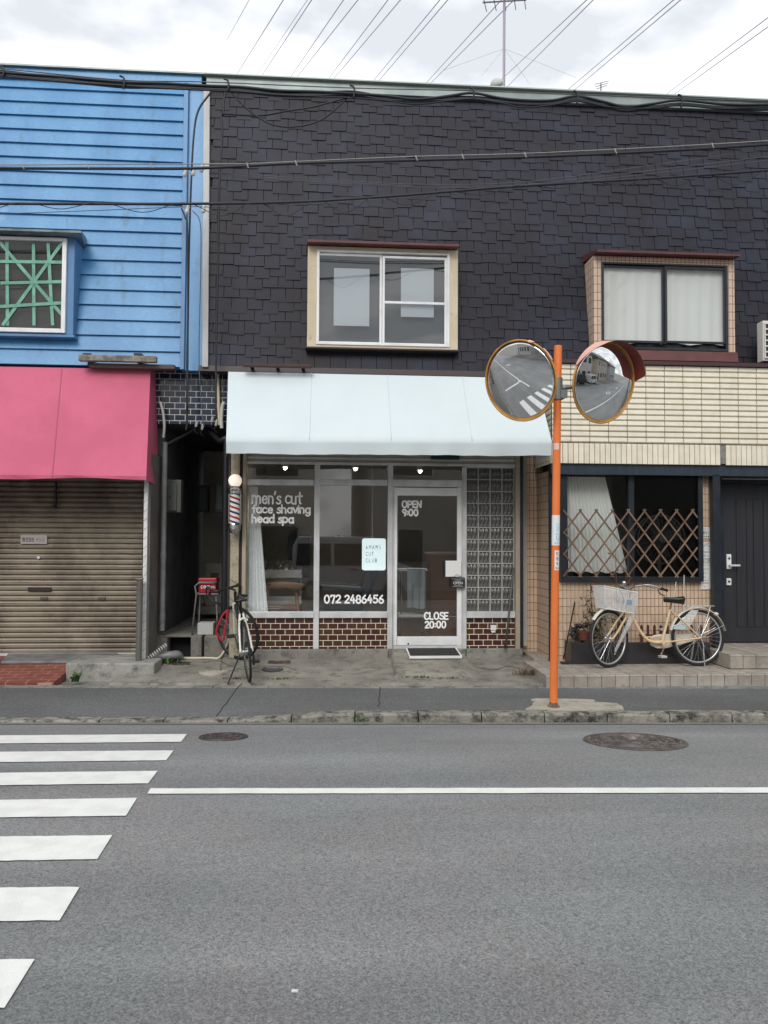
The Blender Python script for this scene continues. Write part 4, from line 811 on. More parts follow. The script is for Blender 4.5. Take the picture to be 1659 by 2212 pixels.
# neighbouring houses just outside the frame
for (xa_, xb_, nm, lb, col) in ((9.6, 17, 'terrace_house', 'plain grey rendered house further along the row past the tiled home', (.42, .40, .37)), (-17, -8.4, 'terrace_house', 'plain cream rendered house further along the row past the blue one', (.50, .46, .38))):
    t = thing(nm, ((xa_ + xb_) / 2, 11, .1), lb, 'house'); mm = M('render_' + nm, col, .9, col2=tuple(c * .85 for c in col), ns=1); y0 = gutY(xa_) + .5 if xa_ > 0 else gutY(xb_) + 1.2
    MB().box(xa_, xb_, y0, 17, .05, 6.2).build('wall', mm, t); MB().prism([(xa_ - .3, y0 - .4, 6.2), (xa_ - .3, 17.4, 6.2), (xa_ - .3, (y0 + 17) / 2, 8.2)], (xb_ - xa_ + .6, 0, 0)).build('roof', M('grey_roof', (.07, .075, .08), .6), t)
    for k in range(3):
        for zz in (1.2, 4.0): a = xa_ + .8 + k * 2.4; f = MB().box(a, a + 1.5, y0 - .04, y0 + .01, zz, zz + 1.3).build('window', m_alum, t); MB().box(a + .06, a + 1.44, y0 - .05, y0 - .042, zz + .06, zz + 1.24).build('pane', M('dark_pane', (.03, .035, .04), .08), f)
# ================================================================ AWNINGS
m_wawn = M('white_awning_cloth', (.595, .67, .69), .75, col2=(.575, .65, .67), ns=2, stretch=(1, .3, 1), bmp=.08, bs=200)
WA = thing('awning', (.8, 9.4, 2.6), 'clean white fabric awning over the barber shop front', 'awning')
aYb, aYf = 9.43, 8.76; ax0, ax1 = P(488.5, 950, aYf).x, P(1192, 955, aYf).x; axt = P(493, 803, aYb).x - ax0
def az(px, py, Y): return P(px, py, Y).z
cz0, cz1 = az(500, 803, aYb), az(1145, 817, aYb); fz0, fz1 = az(490, 951, aYf), az(1192, 954, aYf); bz0, bz1 = az(490, 979, aYf), az(1192, 984, aYf)
nx, nyy = 72, 12; vs = []
for i in range(nx + 1):
    s = i / nx; X = ax0 + (ax1 - ax0) * s; rib = 1 - abs(((s * 4) % 1) - .5) * 2
    for j in range(nyy + 1):
        t = j / nyy; zt = cz0 + (cz1 - cz0) * s; zb = fz0 + (fz1 - fz0) * s; sag = .012 * math.sin(math.pi * t) * (.4 + .6 * rib)
        vs.append((X + axt * (1 - s) * (1 - t), aYb + (aYf - aYb) * t, zt + (zb - zt) * t - sag))
    for j in range(1, 6):
        t = j / 5; zb = fz0 + (fz1 - fz0) * s; zv = bz0 + (bz1 - bz0) * s
        vs.append((X, aYf + .018 * t + .008 * math.sin(s * 37 + 2 * math.sin(s * 9)) * t, zb + (zv - zb) * t + .003 * math.sin(s * 21) * t + .002 * math.sin(s * 73 + 2) * t - .005 * math.sin(math.pi * ((s * 2) % 1)) * t))
n1 = nyy + 6
MB().add(vs, [(i * n1 + j, i * n1 + j + 1, (i + 1) * n1 + j + 1, (i + 1) * n1 + j) for i in range(nx) for j in range(n1 - 1)]).build('cloth', m_wawn, WA, smooth='auto' and True)
for X, a, b_, c, tx in ((ax0, cz0, fz0, bz0, axt), (ax1, cz1, fz1, bz1, 0)): MB().add([(X + tx, aYb, a), (X, aYf, b_), (X, aYf + .015, c), (X + tx, aYb, c + .02)], [(0, 1, 2, 3)]).build('side_cloth', m_wawn, WA)
for s in (.25, .5, .75):
    se = MB()
    X = ax0 + (ax1 - ax0) * s; a = Vector((X, aYb, cz0 + (cz1 - cz0) * s + .003)); b_ = Vector((X, aYf, fz0 + (fz1 - fz0) * s + .003)); se.tube([a.lerp(b_, k / 8) - Vector((0, 0, .012 * math.sin(math.pi * k / 8) * .4)) for k in range(9)], .0042, 6, flat=.3, flat_axis=Vector((0, .6, .8))).build('seam', m_wawn, WA, smooth=True)
fm = MB()
for k in range(5): X = ax0 + .03 + (ax1 - ax0 - .06) * k / 4; fm.tube([(X, aYb, cz0 - .12), (X, aYf + .04, fz0 - .03)], .012, 6); fm.tube([(X, aYf + .04, fz0 - .03), (X, 9.66, fz0 - .02)], .012, 6)
fm.tube([(ax0 + .02, aYf + .04, fz0 - .03), (ax1 - .02, aYf + .04, fz1 - .03)], .013, 6); fm.build('frame', m_alum, WA)
m_pink = M('pink_awning_cloth', (.60, .118, .21), .7, col2=(.53, .098, .175), ns=1.5, bmp=.10, bs=160, grain=.05, gs=120)
PA = thing('awning', (-4.3, 9.5, 2.5), 'pink fabric awning above the brown roller shutter', 'awning')
pts = [(9.74, az(330, 793, 9.74)), (9.47, az(325, 799, 9.47)), (9.07, az(314, 1029, 9.07)), (9.075, az(314, 1036, 9.07))]
X1 = P(316, 1029, 9.07).x; X1t = P(325, 799, 9.47).x; X0 = -8.2
vs = []; nx = 50
for i in range(nx + 1):
    s = i / nx
    for k, (y, z) in enumerate(pts):
        X = X0 + ((X1t if k < 2 else X1) - X0) * s
        vs.append((X, y + (.006 * math.sin(s * 60) if k == 3 else 0), z + (.012 * math.sin(s * 23) if k == 3 else 0) + (.006 * (s - .5))))
    for k in (1, 2, 3): pass
MB().add(vs, [(i * 4 + j, i * 4 + j + 1, (i + 1) * 4 + j + 1, (i + 1) * 4 + j) for i in range(nx) for j in range(3)]).build('cloth', m_pink, PA)
MB().add([(X1t, pts[0][0], pts[0][1]), (X1t, pts[1][0], pts[1][1]), (X1, pts[2][0], pts[2][1]), (X1, pts[3][0], pts[3][1] - .006), (X1 + .0, 9.74, pts[3][1] - .03)], [(0, 1, 2, 3, 4)]).build('side_cloth', m_pink, PA)
for (xa, xb) in ((134, 113), (-230, -260)): A, B = P(xa, 798, 9.468), P(xb, 1030, 9.066); MB().tube([A, B], .010, 6, flat=.5, flat_axis=Vector((0, 1, .2)).normalized()).build('seam', M('pink_seam', (.40, .075, .14), .7), PA)
MB().tube([(X0, 9.10, pts[2][1] - .01), (X1 - .02, 9.10, pts[2][1] - .01)], .014, 6).tube([(X1 - .03, 9.1, pts[2][1]), (X1 - .03, 9.74, pts[2][1])], .014, 6).build('frame', m_alum, PA)
# weathered boards lying above the awnings
q = R(170, 768, 338, 781, 9.30); mb = MB().box(q[0], q[1], 9.28, 9.36, q[2], q[3])
t = thing('light_fixture', (q[0], 9.3, q[2]), 'long grey weathered lamp housing lying above the pink awning', 'lamp housing'); mb.build('housing', M('weathered_grey', (.26, .25, .21), .8, col2=(.12, .11, .09), ns=12), t, bev=.006)
for x in (187, 297): p = P(x, 768, 9.3); MB().box(p.x - .045, p.x + .045, 9.30, 9.48, p.z + .002, p.z + .03).box(p.x - .03, p.x + .03, 9.44, 9.50, p.z - .1, p.z + .002).build('bracket', m_black, t)
MB().box(q[0] + .1, q[1] + .2, 9.36, 9.5, q[2] - .06, q[2] - .01).build('rail', M('old_rail', (.10, .07, .06), .8), t)
q = R(524, 786, 672, 792, 9.28); t = thing('light_fixture', (q[0], 9.3, q[2]), 'brown lamp housing on stays above the left end of the white awning', 'lamp housing')
MB().box(q[0], q[1], 9.27, 9.35, q[2], q[3]).build('housing', M('rust_brown', (.06, .028, .024), .7), t, bev=.005); 
for k in range(3): x = q[0] + .1 + k * (q[1] - q[0] - .2) / 2; MB().box(x - .02, x + .02, 9.351, 9.47, q[2] + .005, q[2] + .02).build('bracket', m_black, t)
# ================================================================ BARBER POLE
p = P(507.5, 1070, 9.48); t = thing('barber_pole', (p.x, 9.5, az(507, 1152, 9.5)), 'red white and blue striped barber pole with a round globe lamp on the shop pillar', 'barber pole')
pz = lambda y: az(507, y, 9.48); m_chrome = M('chrome', (.62, .61, .60), .14, 1.0); rr = .061
MB().ball((p.x, 9.48, pz(1038.5)), .081, 28, 18).build('globe', emit('globe_glow', (.95, .78, .66), .55), t, smooth=True)
MB().lathe((p.x, 9.48, 0), [(0, pz(1050)), (.045, pz(1050)), (.045, pz(1054)), (.078, pz(1055)), (.082, pz(1062)), (.074, pz(1065)), (.074, pz(1067)), (.0, pz(1067))][::-1], 28).build('top_cap', m_chrome, t, smooth='auto')
MB().lathe((p.x, 9.48, 0), [(0, pz(1153)), (.04, pz(1152)), (.064, pz(1147)), (.076, pz(1140)), (.076, pz(1136)), (.080, pz(1134)), (.072, pz(1131)), (0, pz(1131))], 28).build('bottom_cap', m_chrome, t, smooth='auto')
zb_, ztp = pz(1131), pz(1067); turns = 64; nn = 36; mats = None
mst = []
for cn, col in (('white_stripe', (.72, .69, .64)), ('red_stripe', (.34, .015, .035)), ('blue_stripe', (.02, .03, .12))): mst.append(M(cn, col, .25))
sb = [MB(), MB(), MB()]; per = .118
for k in range(nn):
    a0, a1 = 2 * math.pi * k / nn, 2 * math.pi * (k + 1) / nn; edges = [(0, .28, 0), (.28, .5, 1), (.5, .78, 0), (.78, 1, 2)]
    for n in range(-3, 6):
        for lo, hi, mi in edges:
            def zz(f, a): return min(ztp, max(zb_, zb_ + (n + f + a / (2 * math.pi)) * per))
            q4 = [(a0, zz(lo, a0)), (a1, zz(lo, a1)), (a1, zz(hi, a1)), (a0, zz(hi, a0))]
            if max(v for _, v in q4) - min(v for _, v in q4) < 1e-4 or (q4[2][1] - q4[1][1] < 1e-5 and q4[3][1] - q4[0][1] < 1e-5): continue
            sb[mi].add([(p.x + rr * math.cos(a), 9.48 - rr * math.sin(a), z) for a, z in q4], [(0, 3, 2, 1)])
cylp = sb[0].build('striped_cylinder', mst[0], t)
sb[1].build('red_stripe', mst[1], cylp); sb[2].build('blue_stripe', mst[2], cylp)
MB().box(p.x - .03, p.x + .03, 9.545, 9.63, pz(1062), pz(1056)).box(p.x - .03, p.x + .03, 9.545, 9.63, pz(1142), pz(1136)).box(p.x + .062, p.x + .075, 9.46, 9.62, zb_, ztp).box(p.x - .075, p.x - .062, 9.46, 9.62, zb_, ztp).build('wall_bracket', m_chrome, t)
# ================================================================ TRAFFIC MIRROR
base = G(1195.5, 1526, .105); pY = base.y; top = P(1205.5, 747, pY); base.z = .09
m_orange = M('orange_paint', (.78, .20, .045), .45, col2=(.70, .165, .035), ns=4, stretch=(1, 1, .3), bmp=.06, bs=60); weather(m_orange, (.30, .09, .03), 14, .68, .74)
TM = thing('traffic_mirror', tuple(base), 'orange roadside pole carrying two round convex traffic mirrors', 'traffic mirror')
ax = (top - base).normalized(); pr = .0385
pole = MB().lathe(base, [(pr, 0), (pr, (top - base).length - .004), (pr * .9, (top - base).length), (0, (top - base).length)], 28, ax).build('pole', m_orange, TM, smooth='auto')
MB().lathe(base + Vector((0, 0, .008)), [(.075, 0), (.06, .012), (.042, .03), (.0386, .05)], 20).build('base_mortar', M('rusty_mortar', (.10, .07, .055), .9, col2=(.2, .15, .11), ns=30), TM)
mp = MB(); pts = [G(x, y, .098) for x, y in ((1138, 1531), (1155, 1518), (1160, 1513), (1280, 1515), (1286, 1519), (1330, 1522), (1345, 1531), (1260, 1534), (1200, 1533))]
sm_ = smoothpath(pts + [pts[0]], 4)[:-1]
for q in sm_:
    q.x += random.uniform(-.02, .02); u = (q - K0).dot(EU); v = (q - K0).dot(EV); tt = (v - .151) / .889; q.z = ktop(u) * (1 - tt) + .126 * tt - .01
mp.prism(sm_, (0, 0, .024)).build('concrete_footing', m_pale, label='pale broken concrete footing patch around the orange mirror pole', cat='footing')
def onpole(y, d=0): t_ = (az(1200, y, pY) - base.z) / (top.z - base.z); return base.lerp(top, t_)
def wrap(y0, y1, a0, a1, name, mat, r=pr + .0008):
    lo, hi = onpole(y1), onpole(y0); n = 16; vs = []
    for k in range(n + 1): a = rad(a0 + (a1 - a0) * k / n); d = Vector((math.sin(a), -math.cos(a), 0)) * r; vs += [lo + d, hi + d]
    return MB().add(vs, [(2 * k, 2 * k + 2, 2 * k + 3, 2 * k + 1) for k in range(n)]).build(name, mat, TM, smooth=True)
m_stick = M('white_sticker', (.72, .74, .75), .45); m_lblue = M('light_blue_print', (.16, .45, .70), .5)
def on_wrap(txt, mat, par, y0, y1, xa, xb, r=pr + .0022):    # lettering bent round the pole
    c = onpole((y0 + y1) / 2); o = typeset(txt, 'lettering', mat, par, xa, xb, az(1200, y1, pY), az(1200, y0, pY), 0)
    for v in o.data.vertices: w_ = v.co + o.location; th = w_.x / pr; v.co = Vector((c.x + r * math.sin(th), c.y - r * math.cos(th), w_.z)) - o.location
sh_ = wrap(1113, 1178, -112, 112, 'warning_sheet', m_stick)
on_wrap('注', m_lblue, sh_, 1130, 1148, -.012, .036); on_wrap('意', m_lblue, sh_, 1150, 1167, -.012, .036); on_wrap('松原市', m_lblue, sh_, 1170, 1175.5, -.022, .036)
sl_ = wrap(1189, 1231.5, -26, 48, 'label_sticker', m_stick)
for ch, a, b_ in (('松', 1191, 1200), ('原', 1202, 1211), ('市', 1213, 1222)): on_wrap(ch, m_black, sl_, a, b_, -.006, .022)
on_wrap('SE-B', m_black, sl_, 1224, 1229.5, -.009, .024)
wrap(958, 972, -60, 20, 'worn_sticker', M('pink_sticker', (.70, .50, .46), .6))
cl_ = onpole(864); ch_ = onpole(816); m_zinc = M('zinc_bracket', (.22, .24, .25), .45, .4)
cb_ = MB(); c = (cl_ + ch_) / 2; hz_ = (ch_.z - cl_.z) / 2
cb_.lathe(cl_, [(0, 0), (.052, 0), (.052, 2 * hz_), (0, 2 * hz_)], 20); cb_.box(c.x + .05, c.x + .066, c.y - .03, c.y + .03, cl_.z + .01, c.z - .01).box(c.x + .02, c.x + .085, c.y - .055, c.y - .04, c.z - .10, c.z - .02)
brk = cb_.build('bracket', m_zinc, TM, bev=.003)
def convex(px, py, side, deg, tilt, stub, Rs):
    c = P(px, py, pY - .05); d = (CAM - c); d.z = 0; d.normalize(); d = Matrix.Rotation(rad(deg), 3, 'Z') @ d; n = (d + Vector((0, 0, -math.tan(rad(tilt))))).normalized()
    up = (Vector((0, 0, 1)) - n * n.z).normalized(); rt = up.cross(n); Rm = .398
    prof = [(Rm * .97 * k / 14, math.sqrt(Rs * Rs - (Rm * .97 * k / 14) ** 2) - math.sqrt(Rs * Rs - (Rm * .97) ** 2)) for k in range(15)]
    back = MB().lathe(c, [(0, -.09), (.12, -.085), (.30, -.055), (Rm * .98, -.012), (Rm, -.004)], 56, n).build('mirror', M('mirror_back', (.42, .17, .04), .5), TM, smooth=True)
    mf, t_, b_ = newmat('mirror_surface'); b_.inputs['Metallic'].default_value = 1; b_.inputs['Roughness'].default_value = .015; b_.inputs['Base Color'].default_value = (.80, .82, .83, 1)
    fc_ = MB().lathe(c, prof[::-1], 96, n); fc_.build('mirror_face', mf, back, smooth=True)
    MB().torus(c, n, Rm - .003, .0095, 80, 8).build('rim', M('rim_orange', (.55, .28, .06), .4, col2=(.36, .18, .05), ns=6), back, smooth=True)
    m_out = M('faded_visor', (.66, .34, .28), .6, col2=(.72, .42, .34), ns=4); m_in = M('dark_red_visor', (.20, .03, .022), .5)
    def visor(a0, a1, depth, nm, mo, rad_, fl=1.0):
        n_ = 40; vs = []
        for k in range(n_ + 1):
            s = k / n_; a = rad(a0 + (a1 - a0) * s); dd = depth(s); e = rt * math.cos(a) + up * math.sin(a)
            for r_, h in ((rad_, -.01), (rad_, dd * .5), (rad_, dd)): vs.append(c + e * r_ + n * h)
        return MB().add(vs, [(k * 3 + j, k * 3 + j + 1, k * 3 + j + 4, k * 3 + j + 3) for k in range(n_) for j in range(2)]).build(nm, mo, back, smooth=True)
    if stub:
        for a0, a1, d0 in ((58, 66, .085), (34, 42, .02), (22, 34, .022)):
            visor(a0, a1, lambda s, d0=d0: d0 * (1 - .8 * abs(s - .35)), 'visor_stub', m_out, Rm + .012)
    else:
        dp = lambda s: .150 * min(1, s / .06 + .05) * min(1, (1 - s) / .30 + .12)
        visor(8, 160, dp, 'visor', m_out, Rm + .014); visor(8, 160, lambda s: dp(s) - .002, 'visor_lining', m_in, Rm + .010)
    bc = c - n * .07; arm = onpole(838) + Vector((.05 * side, 0, 0)); MB().tube([arm, arm + Vector((.05 * side, .03, .01)), bc + Vector((0, .06, 0)), bc], .022, 8).build('arm', m_zinc, TM, smooth=True)
    return n
convex(1123.6, 823, -1, -31.5, 16.5, True, 2.6); convex(1305, 827.5, 1, 44, 12.3, False, 1.9)
# ================================================================ BICYCLES
m_tyre = M('tyre_rubber', (.014, .014, .015), .8); m_rim = M('rim_alloy', (.52, .52, .51), .3, .7); m_steel = M('bright_steel', (.55, .55, .55), .25, .8); m_bkpl = M('black_plastic', (.012, .012, .013), .45)
def wheel(c, fw, up, axl, r, name, par, rimmat, tr=.019, spokes=32, hubr=.022, smat=None):
    hub = MB().cyl(c - axl * .045, c + axl * .045, hubr, hubr, 14).cyl(c - axl * .07, c + axl * .07, .006, .006, 8).cyl(c - axl * .036, c - axl * .030, hubr * 1.5, hubr * 1.5, 14).cyl(c + axl * .030, c + axl * .036, hubr * 1.5, hubr * 1.5, 14).build(name, m_steel, par, smooth='auto')
    MB().torus(c, axl, r - tr, tr, 64, 10, up=up).build('tyre', m_tyre, hub, smooth=True)
    MB().torus(c, axl, r - 2 * tr - .006, .0115, 64, 8, up=up).build('rim', rimmat, hub, smooth=True)
    sp = MB()
    for k in range(spokes):
        a = 2 * math.pi * k / spokes; s = 1 if k % 2 else -1; a2 = a + (.42 if (k // 2) % 2 else -.42)
        e1 = fw * math.cos(a) + up * math.sin(a); e2 = fw * math.cos(a2) + up * math.sin(a2); sp.tube([c + axl * .033 * s + e2 * hubr * 1.35, c + e1 * (r - 2 * tr - .012)], .0014, 4, caps=False)
    sp.build('spokes', smat or m_steel, hub); return hub
# ---- city bicycle
rc, fc_ = G(1509.5, 1439, .256), G(1316.5, 1442.5, .256); Lb = (fc_ - rc).length; fw = (fc_ - rc).normalized(); upb = Vector((0, .05, 1)).normalized(); sdv = fw.cross(upb)   # fw points left; sdv towards the house
if sdv.y > 0: sdv = -sdv                    # now towards the camera
CB = thing('city_bicycle', tuple((rc + fc_) / 2), 'cream step-through city bicycle with a white wire basket parked before the tiled home', 'bicycle')
def B(zx, zy, s=0.0): u = (1110 - zx) / 710 * Lb; v = (852 + (1110 - zx) / 710 * 10 - zy) / 682; return rc + fw * u + upb * v + sdv * s
m_cream_fr = M('cream_frame_paint', (.70, .52, .31), .35, col2=(.62, .44, .25), ns=10); m_rust = M('rusty_steel', (.20, .085, .045), .7, col2=(.40, .33, .28), ns=18); m_creamw = M('cream_white_paint', (.62, .58, .48), .45)
Rw = .335; hr, hf = rc + upb * Rw, fc_ + upb * Rw
wheel(hr, fw, upb, sdv, Rw, 'rear_wheel', CB, m_rim)
stq = Matrix.Rotation(rad(26), 3, upb); fws = stq @ fw
if fws.y > fw.y: stq = Matrix.Rotation(rad(-26), 3, upb); fws = stq @ fw
sds = stq @ sdv
wheel(hf, fws, upb, sds, Rw, 'front_wheel', CB, m_rim)
bb = B(820, 662); seat_top = B(892, 402); headb = B(548, 415); headt = B(575, 300)
fr_ = MB(); fr_.tube(smoothpath([headt.lerp(headb, .35), B(590, 455), B(640, 560), B(700, 636), B(755, 660), bb], 6), .0185, 12)
fr_.tube([bb, seat_top], .0155, 12); fr_.cyl(headt, headb, .019, .019, 14); fr_.cyl(bb - sdv * .04, bb + sdv * .04, .022, .022, 14)
for s in (-1, 1):
    fr_.tube([bb + sdv * .03 * s, bb.lerp(hr, .5) + sdv * .05 * s, hr + sdv * .062 * s], .0095, 8); fr_.tube([seat_top + sdv * .014 * s, seat_top.lerp(hr, .4) + sdv * .045 * s, hr + sdv * .062 * s], .0075, 8)
fr_.tube(smoothpath([B(700, 620), B(745, 620), B(790, 612), B(835, 618)], 5), .008, 8)
fr_.build('frame', m_cream_fr, CB, smooth='auto')
fk = MB()
for s in (-1, 1): fk.tube(smoothpath([headb + sds * .04 * s - upb * .01, headb.lerp(hf, .4) + sds * .05 * s + fws * .0, headb.lerp(hf, .78) + sds * .053 * s - fws * .012, hf + sds * .056 * s], 5), [.0125] * 11 + [.0105] * 3 + [.009] * 2, 8)
fk.tube([headb + sds * .042, headb + upb * .008, headb - sds * .042], .013, 8); fk.build('fork', m_cream_fr, CB, smooth='auto')
def fender(c, f, up_, ax_, a0, a1, r, w_, nm, mat):
    n = 36; vs = []
    for k in range(n + 1):
        a = rad(a0 + (a1 - a0) * k / n); e = f * math.cos(a) + up_ * math.sin(a)
        for q, dr_ in ((-1, -.010), (-.5, .003), (0, .007), (.5, .003), (1, -.010)): vs.append(c + e * (r + dr_) + ax_ * w_ * q)
    return MB().add(vs, [(k * 5 + j, k * 5 + j + 1, k * 5 + j + 6, k * 5 + j + 5) for k in range(n) for j in range(4)]).build(nm, mat, CB, smooth=True)
fender(hr, fw, upb, sdv, 15, 168, Rw + .022, .028, 'rear_fender', m_creamw); fender(hf, fws, upb, sds, 40, 165, Rw + .020, .027, 'front_fender', m_creamw)
ns = MB()
for s in (-1, 1): ns.tube([hr + sdv * .06 * s, hr - fw * (Rw + .02) * math.cos(rad(24)) + upb * (Rw + .02) * math.sin(rad(24)) + sdv * .024 * s], .003, 6)
ns.build('fender_stay', m_steel, CB)
cc = MB(); ccs = -.045
prof_ = [B(748, 690, ccs), B(742, 650, ccs), B(765, 612, ccs), B(820, 600, ccs), B(960, 598, ccs), B(1075, 596, ccs), B(1118, 612, ccs), B(1122, 640, ccs), B(1075, 660, ccs), B(960, 690, ccs), B(870, 712, ccs), B(800, 714, ccs)]
cc.prism(prof_, sdv * -.028); cc.build('chain_case', m_creamw, CB, bev=.008)
ck = MB().tube([bb + sdv * .095, B(818, 670, .10), B(775, 752, .105)], .0085, 8).tube([bb - sdv * .06, B(868, 575, -.09)], .0085, 8).build('crank', m_rust, CB, smooth='auto')
for (x, y, s) in ((772, 765, .15), (872, 566, -.14)): c = B(x, y, s); MB().hexa([c + fw * a + sdv * b_ - upb * .014 for a, b_ in ((-.035, -.045), (.035, -.045), (.035, .045), (-.035, .045))], [c + fw * a + sdv * b_ + upb * .014 for a, b_ in ((-.035, -.045), (.035, -.045), (.035, .045), (-.035, .045))]).build('pedal', M('grey_pedal', (.42, .42, .40), .5), ck, bev=.006)
MB().tube([seat_top, B(905, 345)], .012, 10).build('seat_post', m_rust, CB, smooth='auto')
vs = []; n = 22; m = 12
for i in range(n + 1):
    s = i / n; zx = 843 + 160 * s; hw_ = .022 + .072 * max(0, min(1, (s - .15) / .6)) ** 1.3; hw_ *= (1 - max(0, (s - .9) / .1) ** 2 * .5) * min(1, .35 + s / .08)
    top_ = 300 - 8 * s + (6 * math.sin(math.pi * s)) ; bot = 342 + 22 * s ** 1.5 * (1 - .2 * s)
    for k in range(m): a = 2 * math.pi * k / m; vs.append(B(zx, (top_ + bot) / 2 - (bot - top_) / 2 * math.sin(a), hw_ * math.cos(a) * (1 if math.sin(a) > 0 else .7)))
MB().add(vs, [(i * m + k, i * m + (k + 1) % m, (i + 1) * m + (k + 1) % m, (i + 1) * m + k) for i in range(n) for k in range(m)] + [tuple(range(m))[::-1], tuple(n * m + k for k in range(m))]).build('saddle', M('black_saddle_cover', (.014, .014, .015), .38, bmp=.3, bs=40), CB, smooth=True)
hs = MB().tube([headt, headt + upb * .075 + fw * -.015], .0125, 10); hc = headt + upb * .085 - fw * .02
def HB(f, u, s): return hc + fws * f + upb * u + sds * s
hs.tube(smoothpath([HB(-.27, -.005, .27), HB(-.15, .02, .27), HB(-.05, .05, .22), HB(.03, .04, .10), HB(.04, 0, 0), HB(.03, .04, -.10), HB(-.05, .05, -.22), HB(-.15, .02, -.27), HB(-.27, -.005, -.27)], 6), .0105, 8)
hb_ = hs.build('handlebar', m_steel, CB, smooth='auto')
for s in (-1, 1):
    MB().tube([HB(-.30, -.012, .27 * s), HB(-.17, .014, .27 * s)], .0155, 10).build('grip', m_bkpl, hb_, smooth='auto'); MB().tube(smoothpath([HB(-.12, .0, .275 * s), HB(-.16, -.05, .28 * s), HB(-.25, -.075, .28 * s)], 4), .006, 6).build('brake_lever', m_bkpl, hb_, smooth=True)
MB().ball(HB(-.02, .075, -.12), .028, 12, 8).build('bell', m_chrome, hb_, smooth=True)
cbm = MB().tube(smoothpath([HB(-.1, .01, .26), HB(.10, .06, .14), HB(.10, -.10, .05), HB(.0, -.25, .03), headb + sdv * .03], 6), .0028, 5).tube(smoothpath([HB(-.1, .01, -.26), HB(.12, .05, -.10), HB(.09, -.16, -.02), headb - sdv * .03], 6), .0028, 5)
cbm.build('brake_cable', m_bkpl, CB)
# wire basket
bt0 = [(326, 214), (590, 262)]; def_c = lambda a, b_, s: B(a, b_, s)
m_bask = M('white_wire', (.70, .70, .69), .45); bk = MB(); hwT, hwB = .165, .125
def rim_pts(z0, z1, w_, inset=0): return [B(z0[0], z0[1], w_), B(z1[0], z1[1], w_), B(z1[0], z1[1], -w_), B(z0[0], z0[1], -w_)]
T_ = rim_pts((326, 216), (588, 266), hwT); Bo = rim_pts((338, 392), (556, 428), hwB)
def lerp4(t_): return [a.lerp(b_, t_) for a, b_ in zip(Bo, T_)]
for k in range(19):
    q = lerp4(k / 18); bk.tube(q + [q[0]], .0058 if k in (0, 18) else .0020, 5)
for a in range(4):
    nn_ = 20 if a % 2 == 0 else 20
    for k in range(nn_): bk.tube([Bo[a].lerp(Bo[(a + 1) % 4], k / nn_), T_[a].lerp(T_[(a + 1) % 4], k / nn_)], .0020, 5)
for k in range(1, 12): bk.tube([Bo[0].lerp(Bo[1], k / 12), Bo[3].lerp(Bo[2], k / 12)], .002, 5)
bk.build('basket', m_bask, CB)
MB().prism([B(505, 320, hwT * .93), B(545, 327, hwT * .93), B(542, 362, hwB * 1.16), B(503, 356, hwB * 1.16)], sdv * .003).build('basket_tag', M('blue_tag', (.18, .33, .48), .5), CB)
cr_ = MB()
for s in (-.055, .055): cr_.tube([B(1012, 380, s), B(1120, 372, s), B(1232, 368, s)], .005, 6); cr_.tube([B(1200, 374, s), hr + sdv * .065 * (1 if s > 0 else -1)], .004, 6)
for k in range(5): zx = 1030 + 48 * k; cr_.tube([B(zx, 378 - k * 2.5, -.055), B(zx, 378 - k * 2.5, .055)], .004, 6)
cr_.tube([B(1012, 380, -.055), B(960, 415, -.01), seat_top], .004, 6); cr_.tube([B(1012, 380, .055), B(960, 415, .01), seat_top], .004, 6)
cr_.build('rear_carrier', m_steel, CB); MB().tube([B(1075, 388), B(1195, 384), B(1215, 400)], .014, 8, flat=.5, flat_axis=upb).build('carrier_rust_strip', m_rust, CB)
nt_ = MB()
for k in range(12):
    t_ = k / 11; nt_.tube([B(1050 + 58 * t_, 405, .036), B(905 + 110 * t_, 545 + 18 * t_, .036)], .0022, 4)
for k in range(8): t_ = k / 7; nt_.tube([B(1050 - 145 * t_, 405 + 140 * t_, .036), B(1108 - 88 * t_, 405 + 158 * t_, .036)], .0022, 4)
nt_.build('skirt_guard', m_bask, CB); MB().prism([B(905, 520, .04), B(1010, 520, .04), B(1000, 558, .04), B(900, 556, .04)], sdv * .003).build('sticker', M('blue_white_sticker', (.30, .42, .46), .5, col2=(.6, .6, .58), ns=60), CB)
MB().tube([hr + sdv * .07, B(1125, 690, .08), B(1120, 735, .085)], .007, 8).tube([B(1120, 735, .085), B(1120, 866, .11)], .008, 8).tube([hr - sdv * .07, B(1090, 800, -.1), B(1085, 858, -.12)], .007, 8).tube([B(1085, 856, -.12), B(1120, 862, .11)], .007, 8).build('kickstand', m_steel, CB)
MB().ball(B(1262, 435), .03, 12, 8, (1.2, .8, .8)).build('rear_reflector', M('clear_plastic', (.55, .53, .50), .3), CB, smooth=True)
lp = B(378, 485); MB().lathe(lp, [(0, 0), (.026, 0), (.03, .03), (.018, .07), (0, .075)], 14, -fws).build('dynamo_lamp', m_chrome, CB, smooth='auto')
# clear umbrella hung in the frame
ub = MB().tube([B(600, 330, .07), B(560, 470, .075), B(430, 715, .08), B(423, 740, .08)], [.030, .034, .016, .006], 10)
m_vin, t_, b_ = newmat('clear_vinyl'); b_.inputs['Base Color'].default_value = (.75, .76, .76, 1); b_.inputs['Alpha'].default_value = .25; b_.inputs['Roughness'].default_value = .3
UM = thing('umbrella', tuple(B(423, 740, .08)), 'furled clear vinyl umbrella tied along the cream bicycle fork', 'umbrella'); ub.build('canopy', m_vin, UM, smooth=True); MB().tube([B(423, 745, .08), B(420, 752, .08)], .006, 6).build('ferrule', m_alumw, UM); MB().tube(smoothpath([B(600, 335, .07), B(612, 300, .07), B(602, 270, .07)], 4), .006, 6).build('handle', m_alumw, UM)
